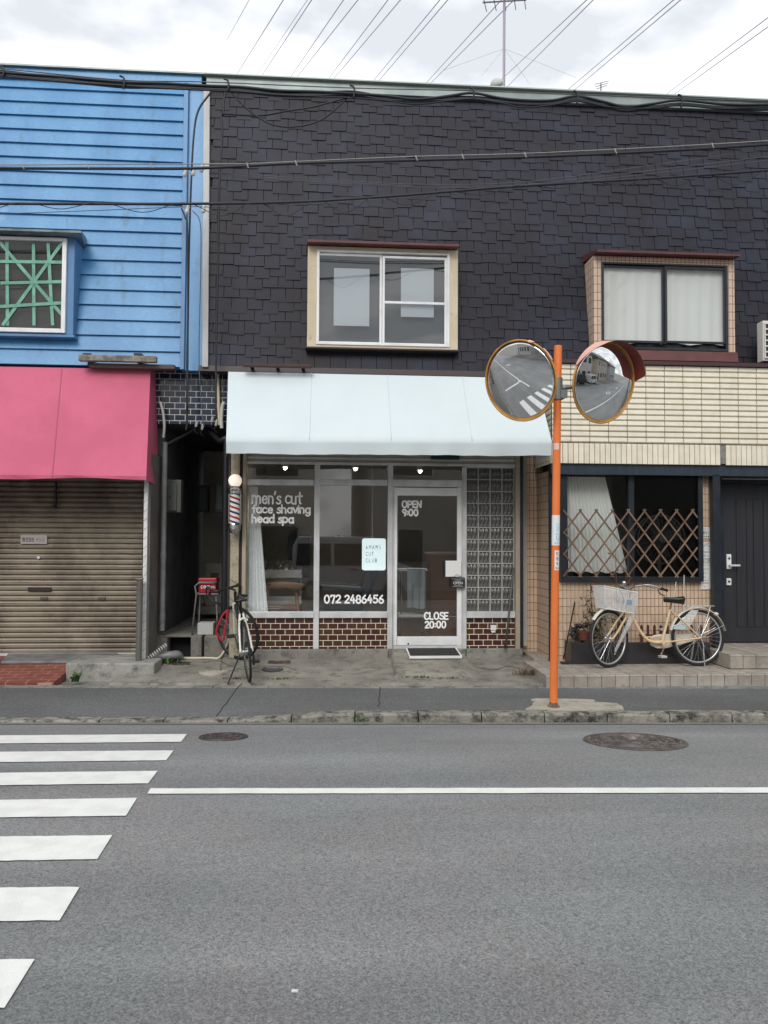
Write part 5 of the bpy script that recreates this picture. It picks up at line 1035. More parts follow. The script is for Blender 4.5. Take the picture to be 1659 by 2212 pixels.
# ---- road bicycle seen end-on
rc2, fc2 = G(537.5, 1475, .138), G(517.5, 1431, .215); rc2.z = foreZ(rc2.x, rc2.y) + .001; fc2.z = foreZ(fc2.x, fc2.y) + .001
fw2 = (fc2 - rc2).normalized(); L2 = (fc2 - rc2).length; up2 = Vector((-.10, 0, 1)); up2 = (up2 - fw2 * up2.dot(fw2)).normalized(); sd2 = fw2.cross(up2)   # sd2 to the bike's right
RB = thing('road_bicycle', tuple((rc2 + fc2) / 2), 'black and white drop-bar road bicycle on its kickstand by the barber pole', 'bicycle')
R2 = .338; sc_ = L2 / .99
def C(u, v, s=0.0): return rc2 + fw2 * u * sc_ + up2 * v + sd2 * s
h2r, h2f = C(0, R2), fc2 + up2 * R2
m_whitefr = M('white_frame_paint', (.70, .70, .62), .3); m_bkfr = M('black_frame_paint', (.012, .012, .014), .3); m_bkrim = M('black_rim', (.02, .02, .022), .35)
wheel(h2r, fw2, up2, sd2, R2, 'rear_wheel', RB, m_bkrim, .013, 24, .02); st2 = Matrix.Rotation(rad(43), 3, up2); fs2, ss2 = st2 @ fw2, st2 @ sd2
wheel(h2f, fs2, up2, ss2, R2, 'front_wheel', RB, m_bkrim, .013, 20, .018)
bb2, st_, hdt, hdb = C(.42, .275), C(.27, .76), C(.86, .86), C(.90, .72)
f2 = MB().tube([hdb, bb2], .019, 12).tube([hdt - up2 * .03, st_ - up2 * .03], .015, 12).cyl(hdt, hdb, .019, .019, 12); f2.build('frame', m_bkfr, RB, smooth='auto')
f3 = MB()
for s in (-1, 1):
    f3.tube([st_ + sd2 * .018 * s - up2 * .05, C(.16, .58, .045 * s), C(.07, .46, .058 * s), h2r + sd2 * .066 * s], .0115, 10); f3.tube([bb2 + sd2 * .03 * s, C(.2, .31, .052 * s), h2r + sd2 * .066 * s], .010, 8)
f3.tube([C(.13, .66, -.05), C(.12, .69, 0), C(.13, .66, .05)], .013, 8); f3.build('rear_stay', m_whitefr, RB, smooth='auto')
MB().tube([bb2, st_], .0165, 12).build('seat_tube', m_bkfr, RB, smooth='auto')
f4 = MB()
for s in (-1, 1): f4.tube([hdb + ss2 * .045 * s, hdb.lerp(h2f, .5) + ss2 * .05 * s, h2f + ss2 * .052 * s], .0115, 8)
f4.tube([hdb + ss2 * .048, hdb + up2 * .01, hdb - ss2 * .048], .013, 8).build('fork', m_whitefr, RB, smooth='auto')
MB().tube([st_ - up2 * .03, C(.245, .865)], .0135, 10).build('seat_post', m_bkfr, RB)
vs = []; n = 20; m = 10
for i in range(n + 1):
    s = i / n; hw_ = .066 * (1 - s) ** 1.5 + .022 * (s > .0) * min(1, s * 3 + .4); hw_ *= min(1, .5 + s / .1)
    for k in range(m): a = 2 * math.pi * k / m; vs.append(C(.14 + .27 * s, .892 + .016 * math.sin(a) - (.012 * abs(math.cos(a))) + .008 * s, hw_ * math.cos(a)))
MB().add(vs, [(i * m + k, i * m + (k + 1) % m, (i + 1) * m + (k + 1) % m, (i + 1) * m + k) for i in range(n) for k in range(m)] + [tuple(range(m))[::-1], tuple(n * m + k for k in range(m))]).build('saddle', m_bkpl, RB, smooth=True)
hc2 = C(.87, .90)
def D(f, u, s): return hc2 + fs2 * f + up2 * u + ss2 * s
db2 = MB().tube([hdt, C(.87, .885), D(.09, .01, 0)], .014, 8); path = [D(.09, .01, 0), D(.09, .01, .17), D(.11, .01, .21), D(.19, .0, .22), D(.20, -.06, .22), D(.14, -.12, .225), D(.02, -.13, .23)]
db2.tube(smoothpath(path, 5), .0155, 8); db2.tube(smoothpath([p_ - ss2 * 2 * (p_ - hc2).dot(ss2) for p_ in path], 5), .0155, 8); hb2 = db2.build('handlebar', m_bkpl, RB, smooth='auto')
for s in (-1, 1): MB().tube(smoothpath([D(.16, .02, .22 * s), D(.23, .05, .22 * s), D(.25, .01, .225 * s), D(.23, -.08, .235 * s)], 4), [.018] * 5 + [.012] * 4 + [.008] * 4, 8).build('brake_lever', m_bkpl, hb2, smooth=True)
MB().tube([C(.27, .40, 0), C(.27, .40, .01)], .02, 6) if False else None
MB().tube(smoothpath([D(.12, .02, .2), D(.22, .10, .1), D(.18, -.06, .02), hdb], 6), .0028, 5).tube(smoothpath([D(.12, .02, -.2), D(.22, .10, -.1), D(.16, -.1, -.02), C(.6, .6, -.03)], 6), .0028, 5).build('brake_cable', m_bkpl, RB)
MB().lathe(bb2 + sd2 * .045, [(.03, 0), (.095, .001), (.098, .005), (.03, .008)], 30, sd2).tube([bb2 + sd2 * .06, C(.33, .135, .075)], .009, 8).tube([bb2 - sd2 * .055, C(.51, .41, -.07)], .009, 8).build('crank', m_bkpl, RB, smooth='auto')
for (u, v, s) in ((.33, .13, .125), (.51, .415, -.12)): MB().hexa([C(u + a, v - .012, s + b_) for a, b_ in ((-.045, -.045), (.045, -.045), (.045, .045), (-.045, .045))], [C(u + a, v + .012, s + b_) for a, b_ in ((-.045, -.045), (.045, -.045), (.045, .045), (-.045, .045))]).build('pedal', m_bkpl, RB, bev=.006)
MB().lathe(h2r + sd2 * .038, [(.02, 0), (.05, .002), (.04, .012), (.022, .024)], 20, sd2).tube([C(0, .30, .07), C(.02, .25, .075), C(.03, .17, .07)], .014, 8).build('derailleur', M('dark_steel', (.08, .08, .085), .35, .8), RB, smooth='auto')
MB().tube([C(.05, .30, -.07), C(-.06, .02, -.235)], .0085, 8).build('kickstand', m_bkpl, RB)
lk = smoothpath([P((600 + x / 3.318) / 1.8228, (2100 + y / 3.318) / 1.8228, 9.14) for x, y in ((985, 1000), (925, 1060), (890, 1130), (845, 1240), (838, 1300), (872, 1350), (905, 1398), (932, 1372), (948, 1250), (966, 1180), (975, 1080), (985, 1000))], 6)
MB().tube(lk[:-1], .0125, 8, closed=True).build('bicycle_lock', M('red_fabric', (.36, .012, .03), .75, bmp=.3, bs=200), label='red fabric-covered chain lock looped on the road bicycle front wheel', cat='bicycle lock', smooth=True)
# ================================================================ TILED PLATFORM AND STEP
m_step = M('step_tile', (.30, .265, .225), .7, col2=(.36, .325, .28), ns=9, island=.10, grain=.16, gs=120, bmp=.2, bs=90); weather(m_step, (.16, .135, .11), 4, .56, .74)
m_sgr = M('step_grout', (.10, .085, .075), .9)
def steps(name, label, X0, X1, Yf, Yb, zb, zt, tile=.15, lend=True):
    t = thing(name, ((X0 + X1) / 2, Yf, zb), label, 'step'); ang = 0
    MB().box(X0 + .006, X1, Yf + .006, Yb, zb, zt - .004).build('grout_bed', m_sgr, t)
    a = MB(); g = .0035; x = X0; k = 0
    while x < X1 - .01:
        xe_ = min(x + tile, X1); a.box(x + g, xe_ - g, Yf, Yf + .012, zb + .01, zt - .020); a.hexa([(x + g, Yf - .003, zt - .017), (xe_ - g, Yf - .003, zt - .017), (xe_ - g, Yf + tile - g, zt - .012), (x + g, Yf + tile - g, zt - .012)], [(x + g, Yf + .003, zt), (xe_ - g, Yf + .003, zt), (xe_ - g, Yf + tile - g, zt), (x + g, Yf + tile - g, zt)])
        y = Yf + tile
        while y < Yb - .02: a.box(x + g, xe_ - g, y + g, min(y + tile, Yb) - g, zt - .012, zt); y += tile
        x = xe_
    if lend:
        y = Yf + .014
        while y < Yb - .02: a.box(X0 - .0, X0 + .005, y + g, min(y + tile, Yb) - g, zb + .01, zt - .016); y += tile
    a.build('tile', m_step, t); return t
PZ = .258; pX0 = P(1203, 1454, 8.3).x - .12
c0 = G(1300, 1454, PZ); 
steps('tiled_step', 'long low brown tiled platform the city bicycle stands on', pX0, 7.5, 8.30, 9.32, .10, PZ, .155)
sX0 = P(1575, 1414, 8.62).x
steps('tiled_step', 'upper brown tiled step in front of the dark grey house door', sX0, 7.2, 8.60, 9.62, PZ + .001, .425, .155)
tq = MB()
for i in range(7):
    for j in range(5):
        x, y = P(1133, 1405, 9.8).x + i * .1, 9.34 + j * .11
        if x + .095 < xw0 + .02 and not (x < P(1133, 1405, 9.8).x + .1 * (4 - j) - .12 and False): tq.box(x, x + .095, y, y + .105, .10, .285)
tq.build('tiled_corner', m_step, label='small dark tiled threshold in the corner between shop and tiled home', cat='step')
p = G(1219, 1434, PZ); MB().box(p.x - .04, p.x + .05, p.y - .05, p.y + .04, PZ + .001, PZ + .022).build('rubber_block', m_bkpl, label='small black rubber block lying on the tiled platform behind the orange pole', cat='block', bev=.004)
# ================================================================ PLANTER, ROSE, GARDEN THINGS
m_gran = brickmat('dark_granite_tile', (.022, .022, .024), (.03, .029, .03), (.05, .05, .05), .40, .30, .005, 0, .3, (0, 2), (0, .25), bmp=.2)
q = R(1234, 1388, 1540, 1430, 9.02); gp = MB(); px0, px1 = q[0], P(1534, 1400, 9.02).x
gp.box(px0, px1, 9.02, 9.06, PZ, q[3]).box(px0, px0 + .04, 9.06, 9.29, PZ, q[3]).box(px1 - .04, px1, 9.06, 9.29, PZ, q[3])
t = thing('planter', ((px0 + px1) / 2, 9.15, PZ), 'low dark granite planter bed under the lattice window', 'planter'); gp.build('wall', m_gran, t, bev=.003)
MB().box(px0 + .041, px1 - .041, 9.061, 9.29, PZ + .05, q[3] - .03).build('soil', M('soil', (.05, .035, .025), .95, bmp=.8, bs=50), t)
m_leaf = M('rose_leaf', (.028, .055, .022), .5, col2=(.055, .05, .025), ns=12, island=.35); m_leafr = M('reddish_leaf', (.075, .025, .02), .5, island=.3); m_stem = M('rose_stem', (.10, .07, .035), .8); m_red = M('red_petal', (.42, .01, .03), .6, island=.2)
def leaf(mb, c, sz, rs):
    n = Vector((rs.uniform(-1, 1), rs.uniform(-1, .2), rs.uniform(-.2, 1))).normalized(); u = n.orthogonal().normalized(); u = Matrix.Rotation(rs.uniform(0, 6.28), 3, n) @ u; w_ = n.cross(u)
    mb.add([c - u * sz, c - w_ * sz * .45, c + n * sz * .1, c + w_ * sz * .45, c + u * sz], [(0, 1, 2), (0, 2, 3), (1, 4, 2), (2, 4, 3)])
def flower(mb, c, r, rs):
    for k in range(22):
        d = Vector((rs.gauss(0, 1), rs.gauss(0, 1), rs.gauss(0, 1))).normalized(); leaf(mb, c + d * r * .6, r * .62, rs)
def bush(name, label, base_, tips, nl, lsz, flowers, cat='plant', lm=None):
    rs = random.Random(len(label)); t = thing(name, tuple(base_), label, cat); s = MB(); l = MB()
    for tip in tips:
        mid = base_.lerp(tip, .5) + Vector((rs.uniform(-.04, .04), rs.uniform(-.03, .03), 0)); pth = smoothpath([base_ + Vector((rs.uniform(-.03, .03), 0, 0)), mid, tip], 6); n = len(pth); s.tube(pth, [.009 * (1 - .7 * i / n) for i in range(n)], 5)
        for i in range(nl):
            k = rs.randint(n // 3, n - 1); o = Vector((rs.gauss(0, .045), rs.gauss(0, .04), rs.gauss(0, .035))); leaf(l, pth[k] + o, lsz * rs.uniform(.6, 1.2), rs)
            if i % 4 == 0: s.tube([pth[k], pth[k] + o], .002, 4)
    s.build('stem', m_stem, t, smooth=True); l.build('leaves', lm or m_leaf, t)
    for fx_ in flowers: m_ = MB(); flower(m_, fx_, .03, rs); m_.build('flower', m_red, t)
    return t
def at9(x, y, Y=9.14): return P(x, y, Y)
bush('rose_bush', 'thin leafy rose bush with red flowers behind the bicycle front wheel', at9(1300, 1385), [at9(1262, 1290), at9(1275, 1262), at9(1290, 1275), at9(1312, 1300), at9(1330, 1330), at9(1258, 1320)], 26, .026, [at9(1291, 1275), at9(1284, 1268), at9(1318, 1305)])
bush('rose_bush', 'tall bare rose shoot with dark red leaves rising past the bicycle handlebar', at9(1335, 1385), [at9(1355, 1222), at9(1362, 1245), at9(1330, 1190)], 14, .026, [], lm=m_leafr)
rs = random.Random(4); bl = MB(); c = at9(1262, 1366)
for k in range(420):
    d = Vector((rs.gauss(0, 1), rs.gauss(0, .5), rs.gauss(0, 1))); d = d.normalized() * rs.uniform(.5, 1); leaf(bl, c + Vector((d.x * .19, d.y * .09, d.z * .12)), .024, rs)
bl.build('low_shrub', M('dusky_leaf', (.022, .022, .018), .7, island=.4), label='low dark dusty shrub in the left end of the granite planter', cat='shrub')
p = at9(1260, 1382, 9.10); t = thing('flower_pot', tuple(p), 'small reddish plastic flower pot half hidden in the planter shrub', 'flower pot'); m_pot = M('dull_red_pot', (.13, .035, .025), .6)
MB().lathe(p, [(.055, 0), (.075, .10)], 18).build('bowl', m_pot, t); MB().lathe(p + Vector((0, 0, .085)), [(.078, 0), (.082, .02), (.07, .02)], 18).build('rim', m_pot, t)
for (xa, xb, n_, lb) in ((1386, 1456, 6, 'small maroon picket edging behind the bicycle frame'), (1494, 1536, 3, 'short maroon picket edging behind the rear bicycle wheel')):
    t = thing('picket_edging', tuple(at9((xa + xb) / 2, 1388)), lb, 'edging'); A, B2 = at9(xa, 1385, 9.10), at9(xb, 1385, 9.10)
    for k in range(n_): p = A.lerp(B2, k / (n_ - 1)); h_ = .20; MB().prism([(p.x - .015, 9.095, p.z - .02), (p.x + .015, 9.095, p.z - .02), (p.x + .015, 9.095, p.z + h_ - .02), (p.x, 9.095, p.z + h_), (p.x - .015, 9.095, p.z + h_ - .02)], (0, .014, 0)).build('picket', M('maroon_picket', (.085, .018, .02), .6), t)
    MB().box(A.x - .02, B2.x + .02, 9.112, 9.122, A.z + .06, A.z + .08).build('rail', m_maroon, t)
for (x, y0, x1_, y1, lb) in ((1653 / 1, 0, 0, 0, ''),):
    pass
for (zx0, zy0, zx1, zy1, lb) in ((915, 290, 930, 185, 'thin pale stake left of the bicycle saddle against the tiled wall'), (990, 300, 994, 130, 'taller thin pale stake right of the bicycle saddle against the tiled wall')):
    f = lambda x, y: P((2200 + x / 2.013) / 1.8228, (2200 + y / 2.013) / 1.8228, 9.16)
    A, B2 = f(zx0, zy0), f(zx1, zy1); d = (A - B2); MB().tube([B2, A + d * 1.6], .006, 6).build('plant_stake', M('pale_stake', (.55, .55, .48), .6), label=lb, cat='stake')
A, B2 = P(1242, 1300, 9.27), P(1217, 1424, 9.05); MB().tube([A, B2], .008, 8).build('walking_stick', m_bkpl, label='thin black stick leaning on the tiled wall left of the planter', cat='stick', smooth=True)
A, B2 = P(1109, 1226, 9.66), P(1092, 1401, 9.56); t = thing('broom', tuple(B2), 'long grey broom handle leaning against the glass block panel', 'pole'); MB().tube([A, B2], .012, 10).build('handle', M('grey_pole', (.09, .09, .09), .5), t, smooth=True); MB().cyl(B2, B2 + Vector((0, 0, .05)), .017, .015, 10).build('ferrule', m_bkpl, t)
# ================================================================ LATTICE, POSTERS, FAN
m_bam = M('lattice_wood', (.14, .08, .05), .7, col2=(.215, .14, .09), ns=6, island=.28); LT = MB(); LY0 = 9.205
lx0, lx1 = 1217, 1507
def lp_(x, y, Y): return P(x, y, Y)
dx_, dz_ = 17.35, 23.1; slats = [[], []]
for s in (0, 1):
    for k in range(-8, 12):
        xa = 1219 + (k * 2) * dx_; ya = 1104                 # top tip
        xb = xa + (dx_ * 6.2 if s == 0 else -dx_ * 6.2); yb = ya + dz_ * 6.2
        a, b_ = (xa - (3 if s == 0 else -3), ya - 4), (xb, yb)
        def clip(p_, q_):
            out = []
            for (u, v), (w_, z_) in ((p_, q_), (q_, p_)):
                lim = lx0 if u < lx0 else (lx1 if u > lx1 else None)
                if lim is not None:
                    if (w_ - lim) * (u - lim) >= 0: return None
                    f = (lim - u) / (w_ - u); u, v = lim, v + (z_ - v) * f
                out.append((u, v))
            return out
        c = clip(a, b_)
        if not c: continue
        (u0, v0), (u1, v1) = c; v1 = min(v1, 1250) if False else v1
        if v1 > 1251: f = (1251 - v0) / (v1 - v0); u1, v1 = u0 + (u1 - u0) * f, 1251
        Y = LY0 - (.008 if s else 0); A, B2 = P(u0, v0, Y), P(u1, v1, Y); d = (B2 - A).normalized(); n = Vector((-d.z, 0, d.x)) * .0092; e = Vector((0, .0075, 0))
        if (B2 - A).length > .06: LT.hexa([A - n, B2 - n, B2 - n + e, A - n + e], [A + n, B2 + n, B2 + n + e, A + n + e])
LT.build('lattice_fence', m_bam, label='expanding brown bamboo lattice standing before the dark house window', cat='lattice')
m_paper = M('poster_paper', (.72, .72, .70), .6); m_ink = M('grey_ink', (.22, .22, .23), .7); m_rink = M('red_ink', (.50, .06, .06), .6)
pst = []
for (y0, y1, lb) in ((1139, 1163, 'topmost of three white notices on the tiled strip, with bold black slanted lettering'), (1171, 1220, 'middle notice densely printed in grey on the tiled strip beside the door'), (1221, 1273, 'lowest blank-looking white notice with a red line on the tiled strip')):
    q = R(1512.5, y0, 1536.5, y1, BY); pst.append((q, MB().box(q[0], q[1], BY - .008, BY - .003, q[2], q[3]).build('notice', m_paper, label=lb, cat='notice', group='notices beside the house door')))
q, o = pst[0]; hq = q[3] - q[2]; wq_ = q[1] - q[0]
typeset('堺観光バス', 'lettering', m_black, o, q[0] + .004, q[1] - .012, q[2] + hq * .36, q[2] + hq * .66, BY - .0095, shear=.25)
typeset('夏ダタシート', 'lettering', m_rink, o, q[0] + .012, q[1] - .008, q[2] + hq * .76, q[2] + hq * .92, BY - .0095); typeset('乗務員募集', 'lettering', m_black, o, q[0] + .016, q[1] - .006, q[2] + hq * .10, q[2] + hq * .24, BY - .0095)
q, o = pst[1]; rs = random.Random(2); ib = MB(); z = q[3] - .02
while z > q[2] + .02:
    x = q[0] + .008
    while x < q[1] - .02:
        w_ = rs.uniform(.01, .045); 
        if rs.random() < .75: ib.box(x, min(x + w_, q[1] - .008), BY - .0092, BY - .0081, z, z + .006)
        x += w_ + .008
    z -= rs.choice((.011, .011, .014, .03))
ib.build('print', m_ink, o)
q, o = pst[2]; ib = MB()
for y, a, b_ in ((.05, .1, .75), (.10, .2, .55), (.15, .25, .5), (.19, .15, .7), (.27, .3, .45)): ib.box(q[0] + wq_ * a, q[0] + wq_ * b_, BY - .0092, BY - .0081, q[3] - y, q[3] - y + .006)
ib.build('print', m_ink, o); MB().box(q[0] + .02, q[1] - .035, BY - .0092, BY - .0081, q[3] - .225, q[3] - .215).build('red_line', m_rink, o)
# fan behind the window
p = P(1425, 1165, 9.62); fb_ = P(1425, 1262, 9.62); t = thing('electric_fan', tuple(fb_), 'white pedestal fan standing behind the right-hand pane of the lattice window', 'fan'); m_fan = M('fan_white', (.34, .34, .33), .5)
MB().torus(p + Vector((0, -.06, 0)), (0, 1, 0), .31, .008, 40, 6).torus(p + Vector((0, .06, 0)), (0, 1, 0), .31, .008, 40, 6).build('guard_ring', m_fan, t)
gw = MB()
for k in range(28): a = 2 * math.pi * k / 28; d = Vector((math.cos(a), 0, math.sin(a))); gw.tube([p + d * .07 + Vector((0, -.09, 0)), p + d * .31 + Vector((0, -.06, 0))], .002, 4)
gw.build('guard_wire', m_fan, t)
for k in range(4):
    a = 2 * math.pi * k / 4 + .4; d = Vector((math.cos(a), 0, math.sin(a))); e = Vector((-d.z, 0, d.x)); MB().add([p + d * .05 - e * .04, p + d * .27 - e * .10 + Vector((0, -.02, 0)), p + d * .27 + e * .06 + Vector((0, .03, 0)), p + d * .05 + e * .04], [(0, 1, 2, 3)]).build('blade', M('fan_blade', (.10, .115, .12), .3), t)
MB().lathe(p + Vector((0, .14, 0)), [(0, 0), (.06, .01), (.075, .06), (.06, .18), (.05, .24), (0, .25)], 20, (0, -1, 0)).build('motor', m_fan, t, smooth='auto')
MB().cyl((p.x, 9.64, p.z - .06), (p.x, 9.64, fb_.z), .022, .026).build('pole', m_fan, t); MB().lathe((p.x, 9.64, fb_.z - .03), [(.19, 0), (.18, .03), (.04, .06), (0, .06)], 28).build('base', m_fan, t)
# ================================================================ SHOP THINGS
MX = lambda x, y, Y: P(x, y, Y)
a, b_ = P(882, 1402, 9.5), P(986, 1402, 9.5); zf_, zbk = foreZ(a.x, 9.22) + .107, foreZ(a.x, 9.62) + .107; zm = zf_; t = thing('door_mat', ((a.x + b_.x) / 2, 9.48, zm), 'dark door mat with a pale metal edge before the shop door', 'door mat')
MB().hexa([(a.x, 9.22, zf_), (b_.x, 9.22, zf_), (b_.x, 9.62, zbk), (a.x, 9.62, zbk)], [(a.x, 9.22, zf_ + .018), (b_.x, 9.22, zf_ + .018), (b_.x, 9.62, zbk + .018), (a.x, 9.62, zbk + .018)]).build('mat', M('mat_bristle', (.025, .025, .024), .95, bmp=1, bs=300), t); MB().box(a.x - .018, b_.x + .018, 9.20, 9.217, zf_ - .01, zf_ + .020).hexa([(b_.x + .003, 9.22, zf_), (b_.x + .018, 9.22, zf_), (b_.x + .018, 9.62, zbk), (b_.x + .003, 9.62, zbk)], [(b_.x + .003, 9.22, zf_ + .02), (b_.x + .018, 9.22, zf_ + .02), (b_.x + .018, 9.62, zbk + .02), (b_.x + .003, 9.62, zbk + .02)]).hexa([(a.x - .018, 9.22, zf_), (a.x - .003, 9.22, zf_), (a.x - .003, 9.62, zbk), (a.x - .018, 9.62, zbk)], [(a.x - .018, 9.22, zf_ + .02), (a.x - .003, 9.22, zf_ + .02), (a.x - .003, 9.62, zbk + .02), (a.x - .018, 9.62, zbk + .02)]).build('edge', m_alumw, t)
q = R(974, 1247.5, 1004.5, 1270, 9.62); t = thing('hanging_sign', (q[0], 9.62, q[2]), 'small black OPEN sign hanging from the shop door pull', 'sign'); sgn = MB().box(q[0], q[1], 9.618, 9.63, q[2], q[3]).build('board', m_black, t, bev=.002)
lt = typeset('OPEN', 'lettering', M('sign_white', (.72, .72, .70), .6), sgn, q[0] + .03, q[1] - .03, q[2] + .045, q[2] + .08, 9.6165)
MB().box(q[0] + .012, q[1] - .012, 9.6165, 9.6175, q[3] - .02, q[3] - .016).box(q[0] + .012, q[1] - .012, 9.6165, 9.6175, q[2] + .014, q[2] + .018).box(q[0] + .05, q[1] - .05, 9.6165, 9.6175, q[3] - .036, q[3] - .03).box(q[0] + .04, q[1] - .04, 9.6165, 9.6175, q[2] + .026, q[2] + .031).build('ornament', M('sign_grey', (.35, .35, .34), .6), sgn)
MB().tube([(q[0] + .02, 9.622, q[3]), ((q[0] + q[1]) / 2 - .01, 9.625, q[3] + .04), (q[1] - .02, 9.622, q[3])], .002, 5).build('cord', m_black, t)
q = R(1059, 1350, 1071, 1366, SF - .02); MB().box(q[0], q[1], SF - .06, SF - .014, q[2] + .03, q[3]).box(q[0] + .01, q[1] - .01, SF - .05, SF - .014, q[2], q[2] + .028).build('outlet_box', m_alumw, label='white weatherproof outlet box on the brown tile base by the door', cat='outlet box', bev=.004)
# interior
m_sheer, t_, b_ = newmat('sheer_curtain'); b_.inputs['Base Color'].default_value = (.90, .92, .94, 1); b_.inputs['Roughness'].default_value = .9; b_.inputs['Alpha'].default_value = .93
a0, a1 = P(538, 1110, 9.82).x, P(556, 1110, 9.82).x; cz1_, cz0_ = P(540, 1052, 9.88).z, P(560, 1322, 9.88).z
o = curtain(a0, a1, cz0_, cz1_, 9.82, 6, .02, 'window_curtain', m_sheer, None, lean=-.02, taper=2.6, seed=5); o['label'] = 'white sheer curtain gathered at the left edge of the shop window'; o['category'] = 'curtain'
q = R(782, 1163, 833, 1232, 10.0); t = thing('light_sign', (q[0], 10.0, q[2]), 'glowing white AMAMI CUT CLUB light sign hanging in the shop window', 'sign')
bp = [(q[0] + (.03 if (i in (0, 3)) else 0), q[2]) for i in range(1)]
rp_ = []
for cx_, cz__, a0_ in ((q[1] - .03, q[3] - .03, 0), (q[0] + .03, q[3] - .03, 90), (q[0] + .03, q[2] + .03, 180), (q[1] - .03, q[2] + .03, 270)):
    for k in range(6): a = rad(a0_ + 90 * k / 5); rp_.append((cx_ + .03 * math.cos(a), 9.985, cz__ + .03 * math.sin(a)))
pan = MB().prism(rp_, (0, .03, 0)).build('panel', emit('sign_glow', (.78, .90, .93), .62), t); m_sl = M('sign_letter', (.02, .03, .06), .5)
for i, w_ in enumerate(('AMAMI', 'CUT', 'CLUB')):
    y = 1182 + 14.3 * i; qq = R(790, y - 4.2, {0: 826, 1: 809.5, 2: 817}[i], y + 4.2, 9.983); n_ = len(w_); cw = (qq[1] - qq[0]) / n_
    for k, ch in enumerate(w_): wf = .62 if ch != 'I' else .14; typeset(ch, 'lettering', m_sl, pan, qq[0] + cw * k + (cw * (.62 - wf) / 2), qq[0] + cw * k + cw * (.62 + wf) / 2, qq[2], qq[3], 9.983)
hp = P(804, 1163, 10.0); MB().tube([(hp.x, 10.0, hp.z), (hp.x, 10.0, P(804, 1085, 10.0).z), (hp.x, 10.0, zc_)], .003, 5).build('cord', m_alumw, t)
m_bch = M('black_leather', (.014, .016, .019), .4); cx_ = P(748, 1300, 10.5).x; t = thing('barber_chair', (cx_, 10.5, zf), 'black reclining barber chair inside the shop behind the phone number', 'chair')
MB().lathe((cx_, 10.5, zf), [(.32, 0), (.31, .03), (.08, .06), (.07, .38), (0, .38)], 28).build('pedestal', m_chrome, t, smooth='auto')
MB().box(cx_ - .30, cx_ + .22, 10.25, 10.78, zf + .38, zf + .55).build('seat', m_bch, t, bev=.05)
MB().hexa([(cx_ + .12, 10.26, zf + .50), (cx_ + .28, 10.26, zf + .50), (cx_ + .28, 10.78, zf + .50), (cx_ + .12, 10.78, zf + .50)], [(cx_ + .33, 10.27, zf + 1.13), (cx_ + .47, 10.27, zf + 1.10), (cx_ + .47, 10.77, zf + 1.10), (cx_ + .33, 10.77, zf + 1.13)]).build('backrest', m_bch, t, bev=.05)
for yy in (10.20, 10.80): MB().hexa([(cx_ - .38, yy, zf + .72), (cx_ + .20, yy, zf + .66), (cx_ + .20, yy + .07, zf + .66), (cx_ - .38, yy + .07, zf + .72)], [(cx_ - .38, yy, zf + .77), (cx_ + .20, yy, zf + .74), (cx_ + .20, yy + .07, zf + .74), (cx_ - .38, yy + .07, zf + .77)]).build('armrest', m_bch, t, bev=.02)
MB().box(cx_ - .52, cx_ - .28, 10.30, 10.72, zf + .14, zf + .42).build('leg_rest', m_bch, t, bev=.04)
m_wood = M('pale_wood', (.22, .115, .06), .5, col2=(.17, .09, .045), ns=4, stretch=(1, 1, 5)); wx = P(612, 1300, 10.5).x; t = thing('wooden_chair', (wx, 10.5, zf), 'pale wooden chair with a curved back behind the left shop window', 'chair')
MB().prism([(wx - .24, 10.3, zf + .42), (wx + .22, 10.3, zf + .42), (wx + .20, 10.75, zf + .42), (wx - .22, 10.75, zf + .42)], (0, 0, .03)).build('seat', m_wood, t, bev=.008)
MB().tube(smoothpath([(wx - .24, 10.3, zf + .72), (wx - .20, 10.2, zf + .74), (wx, 10.16, zf + .76), (wx + .20, 10.2, zf + .74), (wx + .26, 10.4, zf + .72)], 6), .045, 10, flat=.4, flat_axis=Vector((0, 1, 0))).build('backrest', m_wood, t, smooth=True)
for (x, y, dx, top_) in ((-.2, 10.28, -.05, .70), (.18, 10.28, .06, .70), (-.2, 10.72, -.05, .44), (.18, 10.72, .06, .44)): MB().tube([(wx + x, y, zf + top_), (wx + x + dx, y, zf)], [.026, .017], 10).build('leg', m_wood, t, smooth=True)
tx = P(606, 1240, 11.0).x; t = thing('trolley', (tx, 11, zf), 'metal salon trolley loaded with bottles behind the wooden chair', 'trolley')
for k, z in enumerate((.45, .82)): MB().box(tx - .3, tx + .3, 10.85, 11.2, zf + z, zf + z + .02).box(tx - .3, tx + .3, 10.85, 10.86, zf + z + .02, zf + z + .11).build('tray', m_alum, t)
for x in (-.29, .29):
    for y in (10.86, 11.19): MB().cyl((tx + x, y, zf + .03), (tx + x, y, zf + .95), .01).build('leg', m_chrome, t)
rs = random.Random(8)
for k in range(7): x = tx - .26 + k * .085; h_ = rs.uniform(.08, .2); MB().lathe((x, 11.0, zf + .842), [(.026, 0), (.026, h_ * .7), (.01, h_ * .8), (.01, h_), (0, h_)], 12).build('bottle', M('bottle', rs.choice([(.5, .4, .38), (.05, .05, .06), (.4, .42, .45), (.12, .06, .05)]), .3), label='bottle %s from the trolley left end behind the shop window' % ('first', 'second', 'third', 'fourth', 'fifth', 'sixth', 'seventh')[k], cat='bottle', group='bottles on the salon trolley')
q = R(620, 1142, 668, 1250, 13.2); am = [(q[0], 13.55, q[2]), (q[1], 13.55, q[2])] + [((q[0] + q[1]) / 2 + (q[1] - q[0]) / 2 * math.cos(rad(180 * k / 16)), 13.55, q[3] - (q[1] - q[0]) / 2 + (q[1] - q[0]) / 2 * math.sin(rad(180 * k / 16))) for k in range(17)]
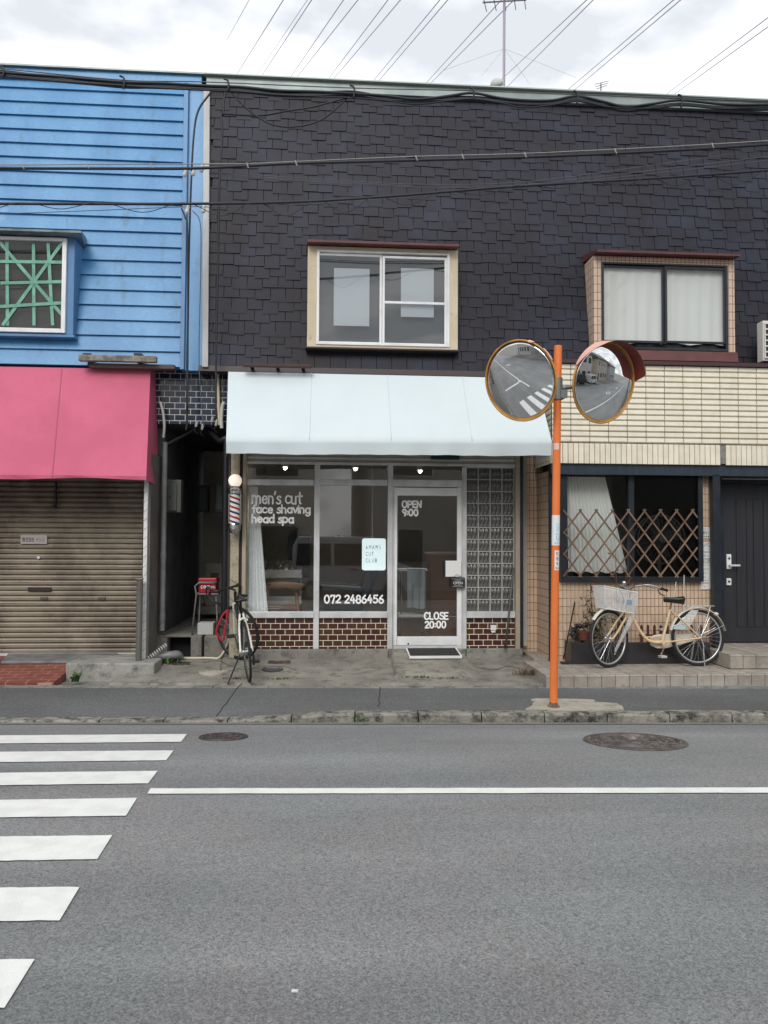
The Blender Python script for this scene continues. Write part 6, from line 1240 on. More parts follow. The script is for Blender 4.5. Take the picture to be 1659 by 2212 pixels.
MB().prism(am, (0, .03, 0)).build('arched_mirror', M('dark_mirror', (.06, .055, .05), .1, .6), label='dark arched mirror on the back wall of the shop', cat='mirror')
cxx = P(960, 1280, 11.0); cb0, cb1 = P(931, 1280, 10.9).x, P(1000, 1280, 10.9).x; t = thing('counter', ((cb0 + cb1) / 2, 11, zf), 'brown wooden reception counter behind the shop door glass', 'counter'); ct = P(950, 1198, 10.9).z
MB().box(cb0, cb1, 10.9, 11.4, zf, ct).build('body', M('brown_wood', (.17, .075, .035), .5, col2=(.13, .055, .028), ns=3, stretch=(1, 1, .4)), t); MB().box(cb0 - .03, cb1, 10.86, 11.43, ct + .001, ct + .03).build('top', M('counter_top', (.32, .24, .18), .4), t)
tx = P(890, 1280, 10.7).x; t = thing('towel_cart', (tx, 10.7, zf), 'thin-legged cart hung with a pale towel behind the shop door glass', 'cart')
for x in (-.16, .16):
    for y in (10.6, 10.85): MB().cyl((tx + x, y, zf + .05), (tx + x, y, zf + .95), .009).build('leg', m_chrome, t); MB().cyl((tx + x - .012, y, zf + .03), (tx + x + .012, y, zf + .03), .03).build('caster', m_bkpl, t)
MB().box(tx - .2, tx + .2, 10.58, 10.87, zf + .93, zf + .96).build('tray', m_alum, t); MB().box(tx - .2, tx + .2, 10.58, 10.87, zf + .3, zf + .33).build('shelf', m_alum, t)
curtain(tx - .08, tx + .17, zf + .42, zf + .96, 10.56, 3, .015, 'towel', M('grey_towel', (.30, .33, .36), .9), t, seed=2)
q = R(860, 1212, 925, 1300, 13.4); MB().box(q[0] - .2, q[1] + .9, 13.2, 13.59, zf, q[3]).build('wall_cabinet', M('pale_cabinet', (.45, .43, .40), .6), label='long pale cabinet along the back wall of the shop', cat='cabinet', bev=.004)
# ================================================================ ALLEY THINGS
RW = P(490, 1200, 9.95).x
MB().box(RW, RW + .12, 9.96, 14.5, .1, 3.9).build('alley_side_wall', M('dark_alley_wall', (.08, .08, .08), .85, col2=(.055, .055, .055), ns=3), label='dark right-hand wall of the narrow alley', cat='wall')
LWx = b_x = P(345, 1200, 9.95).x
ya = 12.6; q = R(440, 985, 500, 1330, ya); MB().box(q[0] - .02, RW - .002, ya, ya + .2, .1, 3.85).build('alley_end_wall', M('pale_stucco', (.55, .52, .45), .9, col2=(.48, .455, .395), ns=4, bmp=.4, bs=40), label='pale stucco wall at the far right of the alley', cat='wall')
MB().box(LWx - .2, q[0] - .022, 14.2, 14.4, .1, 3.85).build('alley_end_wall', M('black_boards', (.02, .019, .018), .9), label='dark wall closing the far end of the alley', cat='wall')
sx0, sx1 = P(338, 1370, 9.74).x, P(497, 1370, 9.74).x; zst = P(420, 1372, 9.72).z; m_oldc = concrete('old_step_concrete', (.20, .19, .165), (.27, .255, .225), (.06, .06, .055), 1.0)
t = thing('alley_step', ((sx0 + sx1) / 2, 9.74, .2), 'rough old concrete step with a dark hollow at the alley mouth', 'step'); xa, xb, xc, xd = (P(x, 1395, 9.72).x for x in (361, 412, 436, 440))
[MB().box(*a_).build('block', m_oldc, t, bev=.02) for a_ in ((sx0 - .15, xa, 9.72, 10.2, .1, zst - .03), (xb, xc, 9.70, 10.2, .1, zst - .005), (xd, sx1 + .1, 9.73, 10.2, .1, zst - .01))]; MB().box(sx0 - .15, xb - .002, 9.76, 14.2, zst - .031, zst).box(xb, sx1 + .1, 9.9, 14.2, zst - .012, zst - .002).build('slab', m_oldc, t, bev=.01); MB().box(xa, xb, 9.95, 10.0, .1, zst - .03).build('hollow_back', m_dark, t)
def boxy(name, lb, cat, a, Y, d, mat, bev=.012, trim=True):
    q = R(*a, Y); t = thing(name, ((q[0] + q[1]) / 2, Y, q[2]), lb, cat); MB().box(q[0], q[1], Y, Y + d, q[2], q[3]).build('case', mat, t, bev=bev); return q, t
m_met = M('meter_grey_green', (.12, .13, .115), .5); m_met2 = M('meter_dark_green', (.035, .05, .048), .5)
q, t = boxy('meter_box', 'grey-green electric meter box nearest the street on the alley left wall', 'meter box', (360, 1036, 391, 1107), 10.0, .18, m_met); MB().box(q[0] + .02, q[1] - .05, 9.97, 9.998, q[2] + .02, q[3] - .05).build('cover', m_met, t, bev=.01); MB().cyl((q[0] + .05, 9.96, q[2] + .2), (q[0] + .05, 9.97, q[2] + .2), .012).build('knob', m_iron, t)
q, t = boxy('meter_box', 'dark green meter box deeper in the middle of the alley', 'meter box', (428, 1048, 450, 1105), 11.6, .16, m_met2); MB().box(q[0] + .02, q[1] - .02, 11.58, 11.598, q[2] + .03, q[3] - .03).build('cover', m_met2, t, bev=.006)
q, t = boxy('meter_box', 'dark green meter box partly behind the black pipe at the alley right', 'meter box', (465, 1044, 484, 1107), 11.0, .16, m_met2); MB().box(q[0] + .02, q[1] - .02, 10.98, 10.998, q[2] + .03, q[3] - .03).build('cover', m_met2, t, bev=.006)
q, t = boxy('air_conditioner', 'dusty beige air conditioner unit standing in the alley behind the red box', 'air conditioner', (443, 1217, 482, 1308), 11.7, .3, M('dusty_beige', (.20, .19, .165), .6)); MB().box(q[0] + .08, q[0] + .2, 11.685, 11.698, q[3] - .22, q[3] - .14).build('vent', m_met2, t); MB().box(q[0] - .1, q[1] + .1, 11.6, 12.05, q[2] - .12, q[2] - .002).build('base', m_oldc, t)
for k in range(6): pass
q = R(396, 1000, 412, 1075, 12.0); t = thing('wall_vent', (q[0], 12, q[2]), 'blue-grey louvred vent high on the dark alley wall', 'vent')
for k in range(9): z = q[2] + (q[3] - q[2]) * k / 9; MB().hexa([(q[0], 11.96, z), (q[1], 11.96, z), (q[1], 12.0, z + .015), (q[0], 12.0, z + .015)], [(q[0], 11.96, z + .012), (q[1], 11.96, z + .012), (q[1], 12.0, z + .035), (q[0], 12.0, z + .035)]).build('slat', M('blue_grey_louvre', (.05, .085, .11), .5), t)
def pipe(name, pts, r, mat, lb, cat='pipe', joints=()):
    t = thing(name, tuple(pts[-1]), lb, cat); MB().tube(smoothpath(pts, 5) if len(pts) > 2 else pts, r, 14).build('tube', mat, t, smooth='auto')
    for j in joints: MB().cyl(j[0], j[1], r * 1.14, r * 1.14, 14).build('socket', mat, t, smooth='auto')
    return t
m_pvc = M('grey_pvc', (.20, .205, .205), .45, col2=(.15, .155, .155), ns=6); ly = 9.70
a, b_ = P(353.5, 955, ly), P(353.5, 1362, ly); b_.x = a.x = (a.x + b_.x) / 2 
pipe('downpipe', [a, b_], .032, m_pvc, 'straight grey drainpipe running down the left side of the alley mouth', joints=[(a.lerp(b_, .62), a.lerp(b_, .62) + Vector((0, 0, .07))), (a.lerp(b_, .95), a.lerp(b_, .95) + Vector((0, 0, .08)))])
m_bpipe = M('black_pipe', (.010, .011, .015), .4); ap, bp_ = P(486, 940, 9.66), P(486, 1328, 9.66); ap.x = bp_.x = P(486, 1150, 9.66).x
pipe('downpipe', [P(440, 917, 10.1), P(452, 930, 9.9), P(474, 952, 9.7), ap - Vector((0, 0, .05)), ap - Vector((0, 0, .3)), bp_], .036, m_bpipe, 'thick black pipe bending down beside the peeling shop pillar')
pipe('pipe', [P(428, 917, 10.0), P(405, 935, 10.0), P(352, 965, 9.95)], .03, m_bpipe, 'black pipe sloping left under the navy tile band')
m_creamp = M('cream_pipe', (.58, .50, .34), .5); a, b_ = P(470.5, 812, 9.66), P(474, 918, 9.66); pipe('conduit', [a, b_], .020, m_creamp, 'short cream conduit on the navy tile band beside the white awning', joints=[(a, a + Vector((0, 0, .14)))])
pipe('conduit', [P(484, 868, 9.62), P(480, 880, 9.62), P(478, 905, 9.62), P(479, 925, 9.62)], .022, M('white_flex', (.55, .55, .52), .6), 'bent white flexible duct tucked behind the white awning corner')
pipe('duct', [P(346, 868, 9.60), P(352, 890, 9.6), P(355, 920, 9.6), P(353, 945, 9.62)], .016, M('white_flex_hose', (.42, .40, .38), .6), 'pale flexible hose curving behind the pink awning corner')
sl_ = P(384, 1428, 9.45); e0, e1 = P(322, 1421, 9.50), P(370, 1416, 9.50); pipe('drain_elbow', [e0, e0.lerp(e1, .6), e1, e1 + Vector((.06, .04, .0)), e1 + Vector((.075, .10, -.03))], .055, m_pvc, 'fat grey plastic drain elbow on the ground at the alley mouth', joints=[(e0.lerp(e1, .3), e0.lerp(e1, .38))])
hz_pts = [GF(x, y) for x, y in ((333, 1437), (345, 1428), (375, 1420), (420, 1418), (460, 1417), (485, 1408))]; hp_ = []
for q in hz_pts: q.y = min(q.y, 9.63); q.z = foreZ(q.x, q.y) + .014; hp_.append(q)
hp_.append(hp_[-1] + Vector((.06, .10, .08))); hp_.append(P(498, 1372, 9.6)); MB().tube(smoothpath(hp_, 8), .014, 8).build('garden_hose', M('cream_hose', (.58, .52, .40), .5), label='cream garden hose lying across the alley mouth concrete', cat='hose', smooth=True)
wv_ = MB(); e = P(318, 1421, 9.36)
for k in range(9): wv_.torus(e + Vector((.02 + k * .022, .012 * k, -.0 + k * .017)), (.8, .3, .5), .022, .007, 14, 6)
wv_.build('ribbed_hose', M('white_ribbed', (.55, .55, .54), .5), label='short white ribbed hose end by the striped post foot', cat='hose')
# red cooler on a stand, white foam block
q = R(429, 1249, 467, 1281, 9.9); t = thing('cooler_box', (q[0], 9.9, q[2]), 'red cooler box with white lettering resting on a thin steel stand', 'cooler'); m_rb = M('red_plastic', (.38, .008, .018), .35)
MB().box(q[0], q[1], 9.9, 10.15, q[2], q[3] - .055).build('case', m_rb, t, bev=.012); MB().box(q[0] - .006, q[1] + .006, 9.89, 10.16, q[3] - .053, q[3]).build('lid', m_rb, t, bev=.01)
o = MB(); handwrite(o, 'cea', q[0] + .03, q[2] + .06, .055, .10, 9.896, .004); o.build('script_mark', m_stick, t)
typeset('Rela', 'lettering', m_stick, t, q[0] + .125, q[1] - .012, q[2] + .062, q[2] + .095, 9.8975)
t = thing('steel_stand', (q[0], 9.95, zst), 'thin grey tube stand holding the red cooler box', 'stand'); z0 = zst; xl, xr_ = P(422, 1258, 9.9).x, P(469, 1258, 9.9).x
MB().tube([(xl - .03, 9.87, z0), (xl + .02, 9.87, q[2] - .01), (xl + .0, 9.87, q[3] - .10), (xl + .05, 9.87, q[3] - .055), (xr_, 9.87, q[3] - .05)], .010, 8).build('front_rail', m_pvc, t, smooth=True); MB().tube([(xl, 10.18, z0), (xl + .02, 10.18, q[2] - .01)], .010, 8).build('leg', m_pvc, t); MB().tube([(xr_ + .01, 9.95, z0), (xr_ - .02, 9.95, q[2] - .01)], .010, 8).build('leg', m_pvc, t)
MB().box(xl, xr_ + .01, 9.91, 10.14, q[2] - .02, q[2] - .002).build('shelf', m_pvc, t)
q = R(427, 1346, 461, 1371, 9.82); MB().box(q[0], q[1], 9.80, 10.02, q[2], q[3]).build('foam_box', M('grey_white_foam', (.44, .44, .42), .9, bmp=.2, bs=200, grain=.1), label='pale grey foam block sitting on the alley step below the red cooler', cat='box', bev=.006)
q = R(293.5, 1252, 306, 1437, 9.18); x = (q[0] + q[1]) / 2; t = thing('bollard', (x, 9.2, BLKZ), 'grey steel post standing on the concrete block before the shutter', 'bollard'); m_ss = M('brushed_steel', (.26, .24, .225), .35, .7, col2=(.20, .185, .175), ns=6, stretch=(1, 1, .2))
MB().cyl((x, 9.2, BLKZ), (x, 9.2, q[3]), .036, .036, 24).build('post', m_ss, t, smooth='auto'); MB().box(x - .042, x + .042, 9.155, 9.245, q[3] + .001, q[3] + .012).build('cap', m_ss, t, bev=.003)
# small clutter of insulators and clips on the tile band
for (x, y) in ((423, 922), (436, 928), (457, 912), (466, 920)): p = P(x, y, 9.64); t = thing('cable_clamp', tuple(p), {423: 'leftmost pale cable clamp under the navy tile band', 436: 'second pale cable clamp under the navy tile band', 457: 'third pale cable clamp under the navy tile band, left of the cream conduit', 466: 'rightmost cable clamp under the navy tile band by the cream conduit foot'}[x], 'cable clamp', 'cable clamps at the alley mouth'); MB().cyl(p, p + Vector((.015, 0, .07)), .014, .018, 10).build('body', M('pale_ceramic', (.42, .40, .36), .4), t); MB().tube([p, p + Vector((-.02, 0, -.05)), p + Vector((.02, .02, -.08))], .006, 6).build('hook', m_black, t)
# ================================================================ AIR CONDITIONER ON THE RIGHT
q = R(1635, 700, 1720, 786, 9.32); t = thing('air_conditioner', (q[0], 9.0, q[2]), 'white air conditioner outdoor unit with a grid grille at the right edge', 'air conditioner'); MB().box(q[0], q[0] + .8, 9.18, 9.32, q[2], q[3]).build('case', M('warm_white_case', (.62, .60, .56), .5), t, bev=.01)
g_ = MB()
for k in range(7): z = q[2] + .04 + (q[3] - q[2] - .08) * k / 6; g_.box(q[0] + .01, q[0] + .5, 9.16, 9.172, z - .008, z + .008)
for k in range(8): x = q[0] + .018 + .48 * k / 7; g_.box(x - .007, x + .007, 9.162, 9.174, q[2] + .03, q[3] - .03)
g_.build('grille', M('white_grille', (.66, .65, .62), .5), t); MB().box(q[0] + .03, q[0] + .5, 9.1745, 9.179, q[2] + .03, q[3] - .03).build('grille_recess', M('recess', (.04, .04, .04), .8), t); MB().box(q[0] + .05, q[0] + .75, 9.05, 9.4, q[2] - .06, q[2] - .002).build('bracket', m_black, t)
# ================================================================ WEEDS AND LITTER
m_weed = M('weed_leaf', (.045, .10, .022), .6, island=.4); m_dry = M('dry_grass', (.16, .105, .06), .8, island=.35)
def tuft(name, lb, c, n, h, spread, mat, broad=.008, seed=1, kind=None):
    rs = random.Random(seed); mb = MB()
    for k in range(n):
        a = rs.uniform(0, 6.28); l = h * rs.uniform(.5, 1.1); o = Vector((rs.gauss(0, spread[0]), rs.gauss(0, spread[1]), 0)); d = Vector((math.cos(a), math.sin(a), 0)); e = Vector((-d.y, d.x, 0)) * broad * rs.uniform(.6, 1.3); b0 = c + o; m1 = b0 + d * l * .35 + Vector((0, 0, l * .6)); tp_ = b0 + d * l * rs.uniform(.5, .95) + Vector((0, 0, l * rs.uniform(.5, .9)))
        mb.add([b0 - e * .4, b0 + e * .4, m1 + e, m1 - e, tp_], [(0, 1, 2, 3), (3, 2, 4)])
    return mb.build(name, mat, label=lb, cat='weed', kind=kind)
def gp_at(x, y, z=.2): c = GF(x, y); c.y = min(c.y, 9.6); return c
tuft('weed', 'bushy green weed beside the fat grey drain elbow', gp_at(355, 1431, .2), 150, .085, (.09, .05), m_weed, .016, 1)
c = G(164, 1472, .14); c.z = .135; tuft('weed', 'leafy weed growing from the foot of the pale concrete block', c, 26, .14, (.02, .015), m_weed, .014, 2)
tuft('weed', 'dry brown weed tuft at the concrete corner left of the orange pole', gp_at(1155, 1458, .2), 240, .10, (.12, .03), m_dry, .004, 3)
c = G(778, 1558, .06); c.z = .05; tuft('weed', 'small weed growing in a kerb joint', c, 26, .07, (.03, .01), m_weed, .006, 4)
for k, (x, y, n, lb) in enumerate(((905, 1464, 40, 'low grass in the crack before the entrance ramp left side'), (965, 1466, 30, 'low grass in the crack before the entrance ramp right side'), (610, 1468, 30, 'low grass at the forecourt edge right of the road bicycle'), (510, 1466, 60, 'patchy moss and grass by the road bicycle kickstand foot'))):
    c = gp_at(x, y, .15); tuft('weed', lb, c, n, .035, (.10, .012), m_weed if k != 3 else m_dry, .006, 10 + k)
p = GR(637, 2143); MB().hexa([(-.012, -.005, 0), (.011, -.007, 0), (.013, .006, 0), (-.009, .005, 0)], [(-.011, -.004, .004), (.010, -.006, .007), (.012, .005, .003), (-.008, .004, .005)]).build('paper_scrap', m_stick, label='tiny white paper scrap on the road at the bottom', cat='litter').location = (p.x, p.y, p.z + .002)
# ================================================================ ROOF AERIALS
mY = 11.2; a, b_ = P(1088, 195, mY), P(1090, -28, mY); rz_ = zs1 + .12; a = Vector((a.x, mY, rz_)); m_gal2 = M('aerial_metal', (.30, .28, .33), .5, .4)
t = thing('tv_aerial', tuple(a), 'tall rooftop television aerial mast with guy wires', 'aerial'); b_.x = P(1089.5, 0, mY).x; MB().tube([a, b_], .02, 8).build('mast', m_gal2, t)
for (zoff, L, n, tilt) in ((.10, .42, 7, .12), (-.10, .55, 5, -.5)):
    c = b_ + Vector((0, 0, zoff - .12)); d = Vector((math.cos(tilt), math.sin(tilt) * .6, -.10)).normalized(); m_ = MB().tube([c - d * L * .6, c + d * L * .6], .012, 6); ev = Vector((-d.y, d.x, 0)).normalized()
    for k in range(n): q = c + d * L * (-.55 + 1.1 * k / (n - 1)); m_.tube([q - ev * .28 - Vector((0, 0, .05)), q + ev * .28 + Vector((0, 0, .05))], .007, 5)
    m_.build('antenna_array', m_gal2, t)
gm = P(1089, 105, mY)
for (x, y, yy) in ((958, 152, 10.6), (1040, 165, 12.5), (1245, 168, 10.6), (1145, 182, 12.5)): e = P(x, y, yy); e.z = max(e.z, rz_); MB().tube([gm, e], .0017, 4).build('guy_wire', m_gal2, t)
c = P(1073, 184, 11.0); t = thing('satellite_dish', (c.x, 11.0, rz_), 'pale round satellite dish beside the tall aerial mast', 'satellite dish'); MB().lathe(c + Vector((0, 0, .0)), [(.10, 0), (.085, .05), (.05, .085), (0, .10)], 24, (-.3, -.7, .65)).build('bowl', M('dish_grey', (.50, .50, .50), .6), t, smooth=True); MB().cyl((c.x, 11.02, rz_), c, .02).build('stem', m_gal2, t)
c = P(1298, 196, 16); t = thing('tv_aerial', (c.x, 16, rz_), 'small distant television aerial just above the roof edge', 'aerial'); tp_ = P(1298, 180, 16); MB().tube([(c.x, 16, rz_), tp_], .015, 6).build('mast', m_gal2, t); m_ = MB()
for k in range(3): z = tp_.z - .02 - k * .05; m_.tube([(c.x - .14 + .02 * k, 16, z - .01), (c.x + .14 - .02 * k, 15.9, z + .02)], .008, 5)
m_.build('antenna_array', m_gal2, t)
# ================================================================ CABLES
m_cab = M('black_cable', (.010, .012, .018), .55); m_cab2 = M('grey_wire', (.09, .09, .10), .6); m_bare = M('weathered_wire', (.26, .235, .21), .6); m_lil = M('power_line', (.34, .29, .42), .6)
CY = 8.2
def wire(name, pts, r, mat, lb, Y=CY, cat='cable', group=None, n=8): return MB().tube(smoothpath([P(x, y, Y) if not isinstance(x, Vector) else x for x, y in pts], n), r, 6).build(name, mat, label=lb, cat=cat, group=group, smooth=True)
main = [(-900, 150), (-260, 142), (-120, 146), (0, 157), (120, 170), (265, 182), (350, 185), (440, 187), (520, 193), (600, 200), (680, 203), (760, 203), (830, 212), (900, 216), (965, 213), (1020, 208), (1080, 217), (1130, 223), (1190, 222), (1245, 214), (1300, 224), (1350, 231), (1410, 229), (1470, 221), (1560, 230), (1659, 229), (1800, 226), (1950, 238), (2300, 232), (2700, 250)]
t = thing('cable_bundle', tuple(P(830, 212, CY)), 'thick sagging bundle of black cables lashed along the roof edge', 'cable bundle', 'street cables'); rs = random.Random(3)
for k in range(6):
    oz = (-.018, .0, .016, -.008, .03, -.035)[k]; pp = [P(x, y + (rs.uniform(-2.5, 4.5) if i % 2 else 0), CY) + Vector((0, .02 * math.sin(k * 2.1), oz)) for i, (x, y) in enumerate(main)]
    MB().tube(smoothpath(pp, 6), (.019, .017, .014, .011, .008, .009)[k], 6).build('strand', m_cab, t, smooth=True)
MB().tube(smoothpath([P(x, y, CY) for x, y in ((-900, 60), (-260, 125), (0, 148), (265, 173), (440, 177), (760, 190), (1020, 196), (1245, 204), (1470, 212), (1659, 219), (1900, 230), (2700, 262))], 8), .006, 5).build('messenger_wire', m_cab2, t, smooth=True)
for (x, y) in ((4, 150), (265, 172), (490, 178), (762, 192), (1020, 196), (1245, 204), (1470, 212)): MB().tube(smoothpath([P(x - 6, y - 8, CY - .03), P(x + 2, y - 4, CY - .04), P(x + 4, y + 8, CY - .04), P(x + 1, y + 20, CY - .03)], 4), .011, 6).build('tie', m_cab, t, smooth=True)
lowA = [(-900, 335), (-260, 356), (0, 363), (200, 364), (400, 364), (520, 359), (640, 353), (900, 346), (1120, 340), (1400, 328), (1659, 312), (1950, 290), (2700, 225)]
t = thing('cable', tuple(P(830, 350, CY)), 'upper of two black cables across the shingled wall, hung from a bare wire', 'cable', 'street cables'); MB().tube(smoothpath([P(x, y, CY) for x, y in lowA], 8), .016, 8).build('strand', m_cab, t, smooth=True)
mw = [(-900, 325), (-260, 350), (0, 356), (200, 355), (385, 354), (520, 354), (640, 349), (900, 338), (1120, 332), (1400, 319), (1659, 304), (1950, 283), (2700, 215)]; MB().tube(smoothpath([P(x, y, CY) for x, y in mw], 8), .006, 5).build('messenger_wire', m_bare, t, smooth=True)
for x, y in ((50, 356), (190, 355), (327, 354.5), (535, 354), (640, 349), (900, 338), (1000, 335), (1135, 331), (1330, 323), (1540, 311)): MB().tube([P(x - 2, y - 2, CY - .01), P(x, y + 5, CY - .02), P(x + 2, y + 9, CY - .018)], .008, 6).build('hanger', m_bare, t)
lowB = [(-900, 430), (-260, 438), (0, 440), (200, 440.5), (440, 440), (640, 436), (830, 425), (1110, 403), (1400, 386), (1659, 368), (1950, 345), (2700, 270)]
t = thing('cable', tuple(P(830, 425, CY)), 'lower black cable across the shingled wall, loosely wrapped by a wavy wire', 'cable', 'street cables'); cl2 = smoothpath([P(x, y, CY) for x, y in lowB], 12); MB().tube(cl2, .015, 8).build('strand', m_cab, t, smooth=True)
sp_ = MB(); pth = []; acc = 0
for i, q in enumerate(cl2):
    if i: acc += (q - cl2[i - 1]).length
lenT = acc; N_ = 900; import bisect
cum = [0]
for i in range(1, len(cl2)): cum.append(cum[-1] + (cl2[i] - cl2[i - 1]).length)
for k in range(N_):
    s = lenT * k / N_; i = min(len(cl2) - 2, bisect.bisect_right(cum, s) - 1); q = cl2[i].lerp(cl2[i + 1], (s - cum[i]) / max(1e-6, cum[i + 1] - cum[i])); ph = s / .74 * 2 * math.pi + .8 * math.sin(s * 1.7); amp = .055 + .025 * math.sin(s * 1.1); pth.append(q + Vector((0, .02 * math.sin(ph), -amp + amp * math.cos(ph) + .012)))
sp_.tube(pth, .0042, 5).build('wrapping_wire', m_cab, t, smooth=True)
thin = [([(455, 372), (640, 384), (900, 398), (1130, 393), (1400, 358), (1659, 322)], 'topmost thin grey wire fanning right between the two black cables'), ([(455, 374), (640, 388), (900, 402), (1130, 399), (1400, 369), (1659, 338)], 'second thin grey wire fanning right between the two black cables'), ([(455, 376), (640, 390), (900, 404), (1130, 402), (1400, 376), (1659, 346)], 'third thin grey wire fanning right between the two black cables'), ([(-200, 470), (0, 462), (200, 455), (395, 447), (470, 447), (640, 442), (900, 425)], 'thin grey wire dipping left under the lower black cable')]
for pts, lb in thin: wire('thin_wire', pts, .0035, m_cab2, lb, CY + .05, 'wire', 'thin wires')
wire('hanging_cable', [(492, 190), (520, 222), (560, 255), (600, 272), (650, 272), (700, 255), (758, 205)], .009, m_cab, 'slack cable loop hanging below the roof-edge bundle', CY, 'cable', 'street cables')
wire('hanging_cable', [(480, 246), (560, 250), (620, 240), (680, 230), (758, 208)], .009, m_cab, 'cable sloping from the wall hook up to the roof-edge bundle', CY + .2, 'cable', 'street cables')
wire('drop_cable', [(490, 190), (484, 215), (482, 245), (478, 250), (480, 290), (474, 400), (471, 560), (468, 700), (466, 860), (468, 905)], .014, m_cab, 'long black drop cable running down the left edge of the shingled wall', 9.30, 'cable', 'drop cables')
wire('drop_cable', [(455, 200), (428, 240), (418, 300), (412, 420), (408, 560), (406, 700), (404, 800), (404, 900), (402, 930)], .012, m_cab, 'black drop cable running down beside the blue corner pilaster', 9.30, 'cable', 'drop cables')
wire('drop_cable', [(392, 450), (400, 470), (405, 500), (406, 700), (405, 890)], .010, m_cab, 'short black drop cable starting at the lower cable left end', 9.26, 'cable', 'drop cables')
wire('drop_cable', [(416, 455), (432, 480), (434, 560), (430, 760), (434, 860), (440, 918)], .006, m_cab2, 'thin grey drop wire on the recessed blue pilaster', 9.30, 'cable', 'drop cables')
for (x, y, lb) in ((398, 372, 'left pale insulator where cables reach the blue house corner'), (416, 370, 'middle pale insulator at the blue house corner'), (434, 362, 'right pale insulator at the blue house corner'), (403, 452, 'lower pale insulator on the blue corner trim'), (438, 450, 'lower pale insulator beside the grey white corner board')):
    p = P(x, y, 8.9); MB().lathe(p + Vector((0, 0, -.06)), [(0, 0), (.022, .01), (.026, .04), (.016, .06), (.022, .09), (0, .11)], 12, (.25, -.2, 1)).build('insulator', M('white_ceramic', (.62, .61, .57), .3), label=lb, cat='insulator', group='insulators', smooth=True)
for k, ((x0, y0), (x1_, y1)) in enumerate((((490, 87), (538, 0)), ((515, 155), (612, 0)), ((558, 157), (664, 0)), ((568, 160), (673, 0)), ((630, 163), (742, 0)), ((643, 165), (773, 0)), ((712, 167), (838, 0)), ((722, 169), (865, 0)), ((808, 173), (950, 0)), ((818, 175), (967, 0)), ((920, 180), (1083, 0)), ((930, 180), (1110, 0)), ((1087, 168), (1267, 0)), ((1105, 178), (1281, 0)), ((1225, 195), (1455, 0)), ((1240, 195), (1470, 0)), ((1437, 205), (1659, 38)), ((1452, 207), (1659, 58)))):
    far, near = CAM + ray(x0, y0).normalized() * 120, CAM + ray(x1_, y1).normalized() * 62; d = far - near
    wn = ('first', 'second', 'third', 'fourth', 'fifth', 'sixth', 'seventh', 'eighth', 'ninth', 'tenth', 'eleventh', 'twelfth', 'thirteenth', 'fourteenth', 'fifteenth', 'sixteenth', 'seventeenth', 'eighteenth')[k]
    MB().tube([near - d * .5, near, far, far + d * (0 if k == 0 else .6)], .022 if k in (0, 2) else .036, 5).build('power_line', m_lil, label='thin slanting power line in the sky, %s from the left' % wn, cat='power line', group='power lines in the sky')
# ================================================================ ACROSS THE STREET (seen in glass and mirrors)
MB().quad(UV(-130, -30, .06), UV(130, -30, .06), UV(130, -9.3, .06), UV(-130, -9.3, .06)).build('opposite_pavement', m_apron, kind='structure')
m_roofk = brickmat('dark_roof_tile', (.06, .05, .048), (.085, .07, .065), (.02, .018, .018), .28, .24, .02, .5, .5, (0, 1), (0, 0)); m_winp = M('far_window', (.04, .045, .05), .08)
def house(u0, u1, v0, v1, h, col, label, hip=1.6, facing=1):
    t = thing('street_house', tuple(UV((u0 + u1) / 2, (v0 + v1) / 2)), label, 'house'); mm = M('house_render', col, .9, col2=tuple(c * .86 for c in col), ns=1.2)
    A = [UV(u0, v0), UV(u1, v0), UV(u1, v1), UV(u0, v1)]; MB().hexa(A, [p_ + Vector((0, 0, h)) for p_ in A]).build('wall', mm, t)
    o = .45; vm = (v0 + v1) / 2; zz_ = Vector((0, 0, h)); R0, R1 = UV(u0 - o, vm, h + hip), UV(u1 + o, vm, h + hip)
    E = [UV(u0 - o, v0 - o, h - .12), UV(u1 + o, v0 - o, h - .12), UV(u1 + o, v1 + o, h - .12), UV(u0 - o, v1 + o, h - .12)]; top_ = [p_ + Vector((0, 0, .14)) for p_ in E]
    MB().add(E + top_ + [R0, R1], [(3, 2, 1, 0), (0, 1, 5, 4), (2, 3, 7, 6), (1, 2, 6, 5), (3, 0, 4, 7), (4, 5, 9, 8), (6, 7, 8, 9), (5, 6, 9), (7, 4, 8)]).build('roof', m_roofk, t)
    vf = v1 if facing > 0 else v0; n = max(2, int((u1 - u0) / 2.2))
    for k in range(n):
        for zq in ((.95, 3.75) if h > 4.5 else (.95,)):
            uc = u0 + (u1 - u0) * (k + .5) / n; d0 = .03 * facing
            if k == 0 and zq < 1: z0_, z1_ = .1, 2.1; w_ = .45
            else: z0_, z1_ = zq, zq + 1.25; w_ = .75
            q = [UV(uc - w_, vf, z0_), UV(uc + w_, vf, z0_), UV(uc + w_, vf + d0, z0_), UV(uc - w_, vf + d0, z0_)]; f = MB().hexa(q, [p_ + Vector((0, 0, z1_ - z0_)) for p_ in q]).build('door' if z1_ > 2 and z0_ < .5 else 'window', m_alum, t)
            q = [UV(uc - w_ + .06, vf + d0, z0_ + .06), UV(uc + w_ - .06, vf + d0, z0_ + .06), UV(uc + w_ - .06, vf + d0 * 1.4, z0_ + .06), UV(uc - w_ + .06, vf + d0 * 1.4, z0_ + .06)]; MB().hexa(q, [p_ + Vector((0, 0, z1_ - z0_ - .12)) for p_ in q]).build('pane', m_winp, f)
house(-9.5, -1.5, -22, -13.6, 5.6, (.66, .61, .53), 'beige two-storey house reflected in the shop windows')
house(.2, 8.0, -21, -12.6, 5.4, (.48, .45, .42), 'grey house with dark tiled roof reflected in the shop door glass')
house(10, 19, -21, -12.2, 5.8, (.52, .50, .46), 'pale house across the street reflected in the right traffic mirror')
